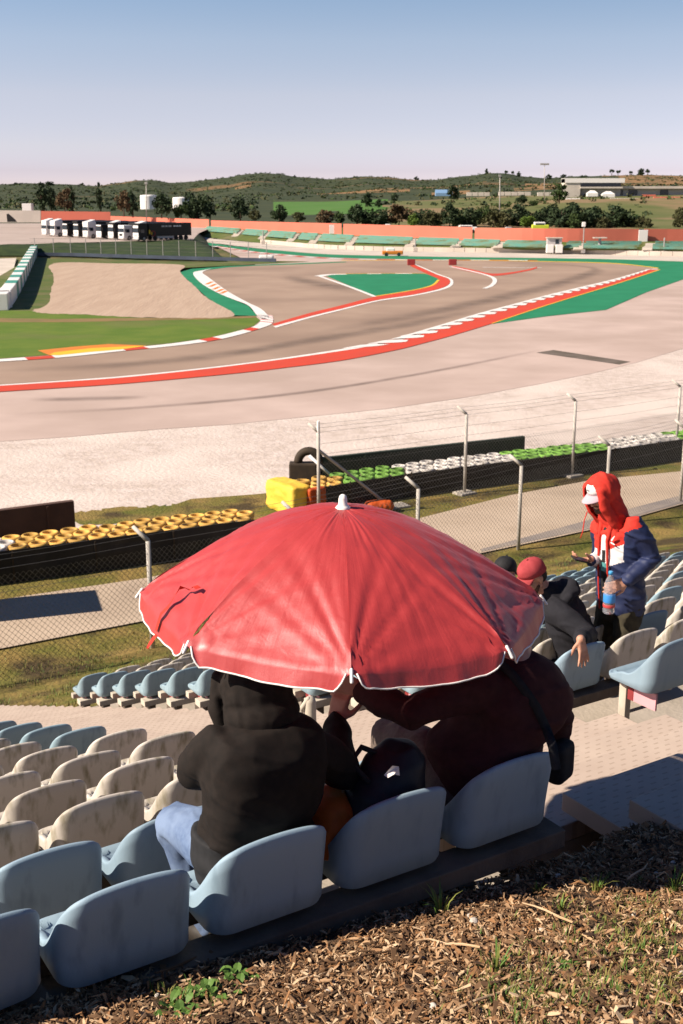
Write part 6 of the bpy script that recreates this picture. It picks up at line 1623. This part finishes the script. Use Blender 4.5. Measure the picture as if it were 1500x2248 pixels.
def tree(px, ytop, ybase, wpx, d, kind, m, label, group='trees behind the salmon wall'):
    key = (kind, m, px % 2)
    if key not in CRN: CRN[key] = crown_mesh(kind, m, hash(kind) % 7 * 0 + len(CRN) * 13 + 3)
    base = at_y(px, ybase, d); top = at_y(px, ytop, d); h = top.z - base.z
    w = wpx * d / F * (1.22 if 770 < px < 1420 and d < 450 else 1.05)
    xw = {'round': .98, 'tall': .56, 'wide': 1.45, 'pine': .9}[kind]
    o = bpy.data.objects.new('tree', None); C.objects.link(o); o.location = base; tag(o, label, 'tree', group)
    c = bpy.data.objects.new('crown', CRN[key]); C.objects.link(c); c.parent = o
    c.scale = (w / xw, w / xw, h / 1.02); c.rotation_euler = (0, 0, px * 1.7)
    t = bpy.data.objects.new('trunk', TRK[px % 2]); C.objects.link(t); t.parent = o; t.scale = (h * .9, h * .9, h)
T = [
 (92, 401, 466, 30, 400, 'tall', 'leaf_dark', 'dark narrow tree above the white truck cabs at the left'),
 (112, 405, 466, 26, 410, 'round', 'leaf_dark', 'dark tree touching the narrow one above the left trucks'),
 (142, 410, 467, 36, 398, 'round', 'leaf_brown', 'leftmost brownish tree, above the second truck'),
 (158, 408, 467, 16, 404, 'tall', 'leaf_dark', 'dark thin tree beside the leftmost brownish tree'),
 (220, 400, 464, 14, 400, 'tall', 'leaf_dark', 'slim dark cypress like tree in the gap above the middle trucks'),
 (272, 416, 474, 34, 398, 'round', 'leaf_brown', 'rust brown tree left of the white tank'),
 (292, 418, 476, 28, 410, 'round', 'leaf_dark', 'dark tree between the rust brown tree and the white tank'),
 (355, 424, 478, 44, 400, 'round', 'leaf_dark', 'dark bushy tree between the two white tanks'),
 (398, 440, 480, 40, 402, 'wide', 'leaf_mid', 'low green bush below the right white tank'),
 (432, 412, 480, 72, 405, 'wide', 'leaf_dark', 'broad dark tree right of the white tanks'),
 (462, 440, 481, 30, 412, 'round', 'leaf_dark', 'dark small tree at the right foot of the broad dark tree'),
 (528, 434, 484, 46, 400, 'round', 'leaf_dark', 'dark round tree alone left of the bright green field'),
 (560, 455, 485, 30, 410, 'wide', 'leaf_olive', 'low olive bush between two dark trees below the field'),
 (613, 446, 487, 46, 400, 'wide', 'leaf_dark', 'dark spreading tree below the bright green field'),
 (655, 462, 489, 36, 410, 'wide', 'leaf_olive', 'olive bush right of the spreading tree'),
 (715, 456, 492, 50, 405, 'wide', 'leaf_brown', 'low brownish bush below the right end of the field'),
 (745, 460, 493, 30, 415, 'wide', 'leaf_mid', 'green bush right of the low brownish bush'),
 (785, 448, 495, 42, 400, 'round', 'leaf_dark', 'dark tree at the left end of the dense belt'),
 (822, 453, 496, 64, 398, 'wide', 'leaf_dark', 'wide dark tree second in the dense belt'),
 (804, 422, 452, 26, 640, 'round', 'leaf_dark', 'dark round tree standing alone on the meadow'),
 (830, 436, 456, 18, 620, 'round', 'leaf_dark', 'smaller dark tree right of the lone meadow tree'),
 (867, 424, 444, 16, 680, 'round', 'leaf_dark', 'tiny dark tree by the pale track on the meadow'),
 (876, 446, 496, 48, 400, 'round', 'leaf_brown', 'brown tree inside the dense belt'),
 (910, 466, 498, 34, 396, 'wide', 'leaf_lime', 'yellow green bush beside the brown tree'),
 (950, 458, 498, 50, 402, 'wide', 'leaf_olive', 'olive tree between the yellow green bush and the dark column'),
 (987, 444, 500, 34, 398, 'round', 'leaf_dark', 'dark upright tree left of the tall lamp mast'),
 (995, 405, 442, 28, 640, 'round', 'leaf_dark', 'dark tree in front of the pale blue roof'),
 (1028, 448, 501, 56, 404, 'wide', 'leaf_dark', 'dark tree at the left foot of the lamp mast'),
 (1060, 440, 500, 40, 420, 'wide', 'leaf_mid', 'green tree behind the lamp mast'),
 (1090, 452, 502, 66, 400, 'wide', 'leaf_olive', 'broad olive tree at the right foot of the lamp mast'),
 (1135, 446, 502, 56, 408, 'wide', 'leaf_dark', 'dark tree between olive tree and bright green bush'),
 (1157, 468, 503, 32, 396, 'round', 'leaf_lime', 'bright green bush left of the yellow van'),
 (1145, 426, 446, 34, 600, 'wide', 'leaf_dark', 'dark tree on the meadow below the white fence'),
 (1172, 436, 452, 24, 580, 'wide', 'leaf_mid', 'small green bush on the meadow'),
 (1228, 402, 446, 34, 560, 'round', 'leaf_mid', 'tall loose tree left of the white building'),
 (1196, 450, 500, 50, 415, 'wide', 'leaf_dark', 'dark tree behind the yellow van'),
 (1232, 444, 506, 74, 400, 'wide', 'leaf_dark', 'big dark tree right of the yellow van'),
 (1278, 442, 507, 76, 398, 'wide', 'leaf_dark', 'largest dark tree below the white building'),
 (1262, 468, 506, 30, 392, 'round', 'leaf_mid', 'mid green bush at the foot of the largest dark tree'),
 (1345, 446, 508, 80, 402, 'wide', 'leaf_dark', 'dark spreading tree at the right end of the belt'),
 (1320, 470, 508, 44, 394, 'wide', 'leaf_olive', 'olive bush below the last dark spreading tree'),
 (1384, 460, 508, 44, 404, 'wide', 'leaf_mid', 'green tree closing the belt on the right'),
 (1410, 470, 506, 44, 398, 'wide', 'leaf_olive', 'olive green bush left of the gap in the wall'),
 (1493, 448, 504, 40, 400, 'wide', 'leaf_olive', 'olive tree cut by the right edge'),
]
T += [(800, 462, 496, 40, 405, 'wide', 'leaf_dark', 'low dark tree between the first two trees of the dense belt'), (850, 458, 497, 44, 410, 'wide', 'leaf_dark', 'dark tree left of the brown tree in the belt'), (930, 452, 499, 44, 418, 'wide', 'leaf_dark', 'dark tree behind the yellow green bush'), (968, 462, 499, 36, 410, 'wide', 'leaf_mid', 'green tree left of the upright dark tree'),
      (1008, 466, 501, 34, 402, 'wide', 'leaf_mid', 'green bush right of the upright dark tree'), (1115, 456, 503, 44, 415, 'wide', 'leaf_dark', 'dark tree behind the right side of the broad olive tree'), (1178, 464, 503, 40, 425, 'wide', 'leaf_mid', 'green tree behind the bright green bush'), (1213, 448, 505, 50, 420, 'round', 'leaf_dark', 'dark round tree just behind the yellow van'), (1255, 446, 507, 54, 412, 'round', 'leaf_dark', 'dark round tree between the two biggest trees'), (1308, 452, 508, 52, 412, 'round', 'leaf_dark', 'dark round tree right of the largest dark tree'), (1364, 456, 508, 46, 412, 'round', 'leaf_dark', 'dark round tree near the right end of the belt')]
for t in T: tree(*t)
for px, yt, yb, w, kind, lb in ((1343, 371, 388, 11, 'pine', 'leftmost pine on the dry ridge'), (1357, 373, 388, 12, 'pine', 'second pine on the dry ridge'), (1385, 375, 387, 10, 'pine', 'small pine left of the tallest ridge pine'), (1406, 369, 387, 18, 'round', 'tallest round pine on the dry ridge'),
                         (1422, 371, 387, 12, 'pine', 'rightmost pine on the dry ridge'), (1069, 369, 383, 9, 'tall', 'single spindly tree on top of the right hill'), (1112, 374, 384, 10, 'pine', 'leftmost small tree right of the hill top'), (1126, 375, 386, 9, 'pine', 'middle small tree right of the hill top'), (1140, 376, 388, 10, 'tall', 'rightmost small tree right of the hill top'),
                         (1205, 382, 394, 14, 'round', 'round tree on the ridge left of the white building'), (1236, 382, 393, 18, 'round', 'larger round tree on the ridge behind the white building'), (1282, 383, 391, 20, 'wide', 'wide tree on the ridge above the white roof'), (915, 386, 395, 12, 'wide', 'small tree on the saddle between the hills'),
                         (110, 396, 406, 26, 'wide', 'bush like tree on the left skyline'), (180, 401, 409, 14, 'round', 'small round tree on the left skyline'), (648, 384, 392, 8, 'tall', 'thin tree on the slope right of the big hill'), (40, 399, 407, 30, 'wide', 'leftmost tree on the skyline')):
    tree(px, yt, yb + 2, w, 1800, kind, 'leaf_dark', lb, 'trees on the skyline')

# buildings and masts beyond
p = at_y(1240, 433, 690); k = 690 / F * 1.0
e = empty('race_control_building', p, 'white flat roofed building with a dark window band and tapered end wall', 'building')
X = lambda px: (px - 750) * 690 / F * .9665
Zp = lambda y: at_y(750, y, 690).z
b = MB(); b.box(V((X(1238) + X(1272)) / 2, 694, (Zp(392) + Zp(434)) / 2), (X(1272) - X(1238), 12, Zp(392) - Zp(434))); b.build('end_tower', M['whitewall'], e)
b = MB(); b.box(V((X(1240) + X(1366)) / 2, 694, (Zp(392) + Zp(400)) / 2), (X(1366) - X(1236), 13, Zp(391) - Zp(401))); b.build('roof', M['whiteplastic'], e)
b = MB(); b.box(V((X(1272) + X(1362)) / 2, 695, (Zp(401) + Zp(409)) / 2), (X(1362) - X(1272), 11, Zp(400.5) - Zp(409.5))); b.build('window_band', M['glass'], e)
b = MB(); b.box(V((X(1272) + X(1364)) / 2, 694, (Zp(410) + Zp(413)) / 2), (X(1364) - X(1272), 13.5, Zp(409.5) - Zp(413))); b.build('balcony', M['whitewall'], e)
b = MB(); b.box(V((X(1278) + X(1364)) / 2, 697, (Zp(413) + Zp(432)) / 2), (X(1364) - X(1278), 9, Zp(413) - Zp(433))); b.build('lower_storey', M['truckgrey'], e)
p2_ = at_y(1430, 431, 700); e = empty('pit_building', p2_, 'long low pit building with dark garage openings right of the white building', 'building')
b = MB(); b.box(V((X(1366) + X(1640)) / 2, 698, (Zp(409) + Zp(413)) / 2), (X(1640) - X(1366), 14, Zp(408.5) - Zp(414))); b.build('roof', M['whitewall'], e)
b = MB(); b.box(V((X(1366) + X(1640)) / 2, 700, (Zp(414) + Zp(429)) / 2), (X(1640) - X(1366), 10, Zp(414) - Zp(431))); b.build('wall', M['truckgrey'], e)
for xa, xb in ((1384, 1404), (1454, 1472), (1350, 1372), (1515, 1535)):
    b = MB(); b.box(V((X(xa) + X(xb)) / 2, 694.9, (Zp(416) + Zp(428)) / 2), (X(xb) - X(xa), .3, Zp(416.5) - Zp(428))); b.build('garage_opening', M['glass'], e)
for xa in range(1290, 1500, 13):
    if 1384 <= xa <= 1404: continue
for i, (px, py, w, m, lb) in enumerate(((1300, 429, 22, 'whiteplastic', 'white tent left of the pit garages'), (1335, 431, 26, 'whiteplastic', 'white low tent before the pit building'), (1425, 432, 30, 'salmon', 'red and white barrier before the pit building'), (1370, 440, 60, 'whitewall', 'pale low wall below the white building'), (1420, 450, 16, 'whiteplastic', 'white van on the slope below the pit building'),
                                    (1400, 460, 44, 'whitewall', 'pale low wall lower on the right slope'), (1262, 440, 40, 'whiteplastic', 'white fence piece left of the white building'), (975, 428, 36, 'bluewater', 'pale blue roof on the meadow'), (1050, 427, 50, 'whitewall', 'white fence along the paddock edge, left piece'), (1130, 426, 70, 'whitewall', 'white fence along the paddock edge, middle piece'), (1200, 427, 40, 'whitewall', 'white fence along the paddock edge, right piece'),
                                    (1465, 437, 60, 'salmon', 'long red barrier below the garages at the right edge'))):
    d = 640 if py > 435 else 672
    q = at_y(px, py + 2, d); wm = w * d / F
    if m == 'bluewater' : M['bluewater'] = M['bluewater'] or mat('pale_blue_roof', (.18, .30, .46), rough=.5)
    nm = 'tent' if 'tent' in lb else 'van' if 'van' in lb else 'shed' if 'roof' in lb else 'low_wall'
    b = MB(); hgt = 2.0 if 'wall' in lb or 'fence' in lb or 'barrier' in lb else 3.0
    if nm == 'tent':
        vs = [V(-wm / 2, -2, 0), V(wm / 2, -2, 0), V(wm / 2, 2, 0), V(-wm / 2, 2, 0), V(-wm / 2, -2, 1.8), V(wm / 2, -2, 1.8), V(wm / 2, 2, 1.8), V(-wm / 2, 2, 1.8), V(-wm * .2, 0, 3.2), V(wm * .2, 0, 3.2)]
        b.add([q + v for v in vs], [(0, 1, 5, 4), (1, 2, 6, 5), (2, 3, 7, 6), (3, 0, 4, 7), (4, 5, 9, 8), (6, 7, 8, 9), (5, 6, 9), (7, 4, 8)])
    elif nm == 'shed':
        vs = [V(-wm / 2, -2, 0), V(wm / 2, -2, 0), V(wm / 2, 4, 0), V(-wm / 2, 4, 0), V(-wm / 2, -2, 1.6), V(wm / 2, -2, 1.6), V(wm / 2, 4, 3.4), V(-wm / 2, 4, 3.4)]
        b.add([q + v for v in vs], [(0, 1, 5, 4), (1, 2, 6, 5), (2, 3, 7, 6), (3, 0, 4, 7), (4, 5, 6, 7)])
    else:
        n = max(1, int(wm / 3.2))
        for k in range(n): b.bbox(q + V(-wm / 2 + (k + .5) * wm / n, 0, hgt / 2 - .3), (wm / n - .35, 1.2, hgt), .1)
    o = b.build(nm, M[m], origin=tuple(q)); tag(o, lb, nm.replace('_', ' '))
for px, yt, yb, d, lb in ((1098, 386, 462, 420, 'tall lamp mast standing in the tree belt'), (1196, 360, 424, 640, 'tall lamp mast with a flat head against the sky'), (321, 402, 476, 400, 'thin mast in front of the left white tank')):
    q, t = at_y(px, yb, d), at_y(px, yt, d); e = empty('lamp_mast', q, lb, 'mast', 'tall masts')
    b = MB(); b.tube([q + V(0, 0, -3), t], [.18 if px < 500 else .26, .13], 10); b.build('pole', M['postconc'], e, True)
    if d > 500: b = MB(); b.bbox(t, (4.6, 1.0, .9), .15); b.build('lamp_head', M['metal'], e)
    else: b = MB(); b.bbox(t, (.9, .5, .8), .1); b.build('mast_head', M['metal'], e)
for px, yt, yb, w, lb in ((327, 428, 451, 36, 'larger white round tank on the hillside above the trailer'), (398, 433, 449, 36, 'smaller white tank right of the mast')):
    d = 600; q = at_y(px, yb + 1, d); h = at_y(px, yt, d).z - q.z; r = w / 2 * d / F; b = MB(); b.lathe([(0, -1.5), (r, -1.5), (r, h * .9), (r * .93, h), (0, h + .25)], q, 28)
    o = b.build('storage_tank', M['whiteplastic'], origin=tuple(q)); tag(o, lb, 'tank', 'white tanks on the hillside')
q = at_y(62, 466, 395); b = MB(); b.bbox(q + V(0, 0, 1.1), (3.0, 3, 3.4), .1); o = b.build('site_hut', M['whiteplastic'], origin=tuple(q)); tag(o, 'small white hut behind the cream wall at the left', 'hut')
q = at_y(22, 487, 360); e = empty('hoarding_post', q, 'dark ramp like board leaning on the cream wall', 'board'); b = MB(); vs = [V(-.8, 0, 0), V(2.0, 0, 0), V(1.4, 0, .8), V(-.4, 0, 2.4), V(-.9, 0, 2.2)]; b.add([q + v for v in vs] + [q + v + V(0, .4, 0) for v in vs], [(0, 1, 2, 3, 4), (9, 8, 7, 6, 5)] + [(i, (i + 5), 5 + (i + 1) % 5, (i + 1) % 5) for i in range(5)]); b.build('panel', M['truckblack'], e)
# vehicles behind the salmon wall: roofs show
def van(px, ytop, d, L, h, m, label, stripe=None):
    t = at_y(px, ytop, d); q = V(t.x, t.y, t.z - h); e = empty('parked_vehicle', q, label, 'vehicle', 'vehicles behind the salmon wall')
    b = MB(); b.bbox(q + V(0, 0, h * .45), (L, 2.0, h * .6), .25); b.build('body', M[stripe or m], e)
    b = MB(); b.bbox(q + V(-L * .05, 0, h * .8), (L * .66, 1.8, h * .4), .25); b.build('cabin', M[m], e)
    b = MB(); b.bbox(q + V(-L * .05, -.93, h * .78), (L * .5, .06, h * .2), .02); b.build('window', M['glass'], e)
    for s in (-.3, .3): b = MB(); b.lathe([(0, -1), (.36, -1), (.36, 1), (0, 1)], q + V(s * L, 0, .36), 14, Matrix.Rotation(math.pi / 2, 3, 'X')); b.build('wheel', M['rubber'], e)
M['hivis'] = mat('hivis_yellow', (.55, .62, .05), rough=.5)
van(1187, 487, 372, 5.2, 3.2, 'whiteplastic', 'white and lime yellow van showing above the salmon wall', 'hivis')
van(1025, 494, 375, 6.4, 2.0, 'whiteplastic', 'white car roof above the wall left of the lamp mast')
van(1118, 498, 372, 3.0, 1.7, 'truckgrey', 'grey car roof above the wall right of the lamp mast')
van(853, 491.5, 372, 2.4, 1.7, 'whiteplastic', 'small white roof above the wall near the brown tree')
van(1236, 502, 372, 3.0, 1.7, 'bluegrey', 'dark car roof above the wall under the big dark tree')

# ------------------------------------------------------------------ near ground: bark mulch, stones, weeds, grass
rng = random.Random(11)
def ground_pt(u, v): return uv(u, v, hill_z(u, v))
M['chip2'] = mat('bark_chip_pale', (.58, .42, .27), (.44, .29, .16), 8, 3, .9)
M['chip3'] = mat('bark_chip_dark', (.11, .06, .03), (.17, .095, .048), 8, 3, .9)
M['chip4'] = mat('bark_chip_red', (.31, .155, .065), (.22, .11, .05), 8, 3, .9)
b = MB(); cnt = 0
while cnt < 28500:
    u = rng.uniform(-2.7, 2.6); v = .06 - 2.2 * rng.random() ** 1.0
    p = ground_pt(u, v); x, y = proj(p)
    if not (-60 < x < 1760 and 1760 < y < 2330): cnt += .02; continue
    if u > .62 and v > -.30: continue
    if noise.noise(V(u * 2.2, v * 2.2, 8)) > .22 and rng.random() < .7: cnt += .3; continue
    cnt += 1
    L = rng.uniform(.005, .018) * (2.0 if rng.random() < .12 else 1); w = L * rng.uniform(.12, .36); th = rng.uniform(.0015, .004)
    a = rng.uniform(0, 6.28); tilt = rng.gauss(0, .32); d = V(math.cos(a) * math.cos(tilt), math.sin(a) * math.cos(tilt), math.sin(tilt)); s = d.cross(V(0, 0, 1)).normalized(); s = (s + V(0, 0, rng.gauss(0, .35))).normalized(); nn = s.cross(d)
    p = p + V(0, 0, rng.uniform(.0, .022)); bend = rng.gauss(0, .45) * L; b.mi = rng.choice((0, 0, 1, 2, 2, 3))
    vs = []
    for t, ww, bb in ((-1, .45, 0), (-.1, 1, bend), (1, .35, 0)):
        c = p + d * L * t + nn * (bb - abs(t) * 0) + s * rng.gauss(0, .12) * w
        vs += [c - s * w * ww, c + s * w * ww, c + s * w * ww - nn * th, c - s * w * ww - nn * th]
    b.add(vs, [(0, 1, 5, 4), (4, 5, 9, 8), (1, 2, 6, 5), (5, 6, 10, 9), (3, 0, 4, 7), (7, 4, 8, 11), (0, 3, 2, 1), (8, 9, 10, 11)])
tag(b.build('bark_mulch', [M['chip'], M['chip2'], M['chip3'], M['chip4']]), 'brown bark mulch covering the slope behind the last row', kind='stuff')
for i in range(9):
    px, py = ((430, 2120), (980, 2090), (1330, 2120), (1090, 2200), (800, 2120), (1200, 2020), (620, 2200), (1400, 1930), (1000, 1890))[i]
    u0 = None
    for k in range(300):
        q = V(0, 0, CAM_H) + ray(px, py) * (2.0 + k * .015); uu, vv_ = to_uv(q)
        if q.z < hill_z(uu, vv_): break
    a = rng.uniform(0, 3.14); L = rng.uniform(.08, .2); pts = []
    for k in range(5):
        t = (k / 4 - .5) * 2 * L; qq = q + V(math.cos(a) * t, math.sin(a) * t + rng.gauss(0, .008), 0); uu, vv_ = to_uv(qq); pts.append(V(qq.x, qq.y, hill_z(uu, vv_) + .022 + rng.uniform(0, .012)))
    b = MB(); b.tube(pts, [.004, .0045, .004, .003, .002], 6); o = b.build('twig', M['chip2'] if i % 2 else M['chip3'], origin=tuple(q)); tag(o, 'thin dry twig lying on the bark mulch', 'twig', 'twigs on the mulch')
def ground_hit(px, py):
    for k in range(900):
        q = V(0, 0, CAM_H) + ray(px, py) * (2.0 + k * .006); uu, vv_ = to_uv(q)
        if q.z < hill_z(uu, vv_): return V(q.x, q.y, hill_z(uu, vv_))
    return q
for px, py, s in ((1160, 1795 + 80, .03), (1147, 1908, .035), (1225, 1930, .022), (1440, 1925, .018), (1478, 1900, .018), (1190, 2050, .02), (1040, 2035, .035), (1030, 2020, .02), (1460, 2180, .022), (952, 2222, .025), (1392, 2015, .02), (1500, 2150, .03), (345, 2085 + 110, .016), (806, 2212, .014), (1095, 2120, .03), (720, 2185, .016)):
    s *= .6; q = ground_hit(px, py); b = MB(); b.ell(q + V(0, 0, .010 + s * .3), (s, s * .7, s * .55), Matrix.Rotation(rng.random() * 3, 3, 'Z'), 10, 7)
    b.v = [tuple(Vector(v) + V(1, 1, 1) * .25 * s * noise.noise(Vector(v) * 40)) for v in b.v]; o = b.build('stone', M['stone'], origin=tuple(q)); tag(o, 'small pale stone lying among the bark chips', 'stone', 'pale stones in the mulch')
def blades(b, c, n, h, spread, rng, wide=.0035, mats=(0, 1)):
    for i in range(n):
        a = rng.uniform(0, 6.28); r = spread * rng.random() ** .5; p = c + V(math.cos(a) * r * .5, math.sin(a) * r * .5, 0); L = h * rng.uniform(.5, 1.1)
        lean = V(math.cos(a), math.sin(a), 0) * rng.uniform(.2, .9); s = V(-math.sin(a), math.cos(a), 0) * wide * rng.uniform(.7, 1.3); b.mi = rng.choice(mats)
        vs = []
        for t in (0, .4, .75, 1):
            q = p + V(0, 0, L * t) + lean * L * t * t * .8 - V(0, 0, L * .25 * t ** 3); w = (1 - t) ** .6; vs += [q - s * w, q + s * w]
        b.add(vs, [(0, 1, 3, 2), (2, 3, 5, 4), (4, 5, 7, 6)])
tufts = [(512, 2000, .10, 14, 'lone upright grass tuft in the bottom left mulch'), (968, 2010, .12, 22, 'upright grass tuft at the shade edge below the middle seats'), (1310, 1960, .10, 20, 'grass tuft on the shade edge below the aisle'), (1180, 1960, .05, 12, 'short green sprig on the shade edge left of the aisle tuft'), (1090, 2140, .10, 26, 'grass tuft in the middle of the lower right mulch'), (1230, 2000, .07, 18, 'grass tuft beside white stones right of centre'), (1480, 1960, .09, 24, 'grass tuft at the right edge')]
for px, py, h, n, lb in tufts:
    q = ground_hit(px, py); b = MB(); blades(b, q + V(0, 0, .005), n, h, .05, rng); o = b.build('grass_tuft', [M['blade'], M['weed']], origin=tuple(q)); tag(o, lb, 'grass tuft', 'grass tufts in the mulch')
b = MB()
for cx, cy, n, sp in ((1120, 2190, 90, 60), (1330, 2150, 110, 110), (1400, 2060, 110, 100), (1450, 2180, 90, 80), (1330, 2030, 26, 70), (1180, 2120, 14, 50), (1480, 2010, 26, 60), (420, 2200, 26, 40), (1150, 2240, 30, 60), (1030, 2170, 14, 50), (1420, 2000, 20, 60)):
    for k in range(n): blades(b, ground_hit(cx + rng.gauss(0, sp), min(2300, cy + rng.gauss(0, sp * .4))) + V(0, 0, .004), 5, rng.uniform(.02, .06), .03, rng, .0022, (0, 1, 2))
tag(b.build('grass', [M['blade'], M['weed'], M['dryblade']]), 'thin short grass growing through the mulch', kind='stuff')
def weed(px, py, n, L, lb):
    q = ground_hit(px, py); e = empty('weed_plant', q, lb, 'plant', 'leafy weeds in the mulch')
    b = MB()
    for i in range(n):
        a = i * 2.4 + rng.random(); el_ = rng.uniform(.3, 1.1); d = V(math.cos(a) * math.cos(el_), math.sin(a) * math.cos(el_), math.sin(el_)); s = d.cross(V(0, 0, 1)).normalized(); l = L * rng.uniform(.6, 1.1); c = q + V(rng.gauss(0, L * .5), rng.gauss(0, L * .5), .01); vs = []
        for t, w in ((0, .05), (.3, .22), (.6, .26), (.85, .16), (1, .01)): p = c + d * l * t - V(0, 0, l * .35 * t * t); vs += [p - s * w * l, p + V(0, 0, -.04 * l), p + s * w * l]
        b.add(vs, [(3 * k, 3 * k + 1, 3 * k + 4, 3 * k + 3) for k in range(4)] + [(3 * k + 1, 3 * k + 2, 3 * k + 5, 3 * k + 4) for k in range(4)])
    b.build('foliage', M['weed'], e)
weed(445, 2190, 34, .055, 'green leafy weed below the left seat beam'); weed(520, 2155, 18, .05, 'leafy weed in the shade right of the bottom left weed'); weed(1240, 2130, 14, .04, 'small leafy weed in the lower right mulch'); weed(400, 2230, 22, .05, 'leafy weed at the bottom edge on the left')
# rough grass between the stand and the near fence, and on the verges
b = MB()
for k in range(15000):
    u = rng.uniform(-16, 22); v = rng.uniform(12.9, 25.0); p = uv(u, v, hill_z(u, v)); x, y = proj(p)
    if not (-20 < x < 1520): continue
    if v > 23.8 and rng.random() < .6: continue
    if noise.noise(V(u * .6, v * .6, 0)) < -.12 and rng.random() < .8: continue
    blades(b, p - V(0, 0, .01), 3, rng.uniform(.06, .16) * (1.5 if noise.noise(V(u * 1.5, v * 1.5, 5)) > .25 else 1), .16, rng, .009, (0, 1, 2, 2))
tag(b.build('grass', [M['blade'], M['weed'], M['dryblade']]), 'rough grass between the stand and the near fence', kind='stuff')
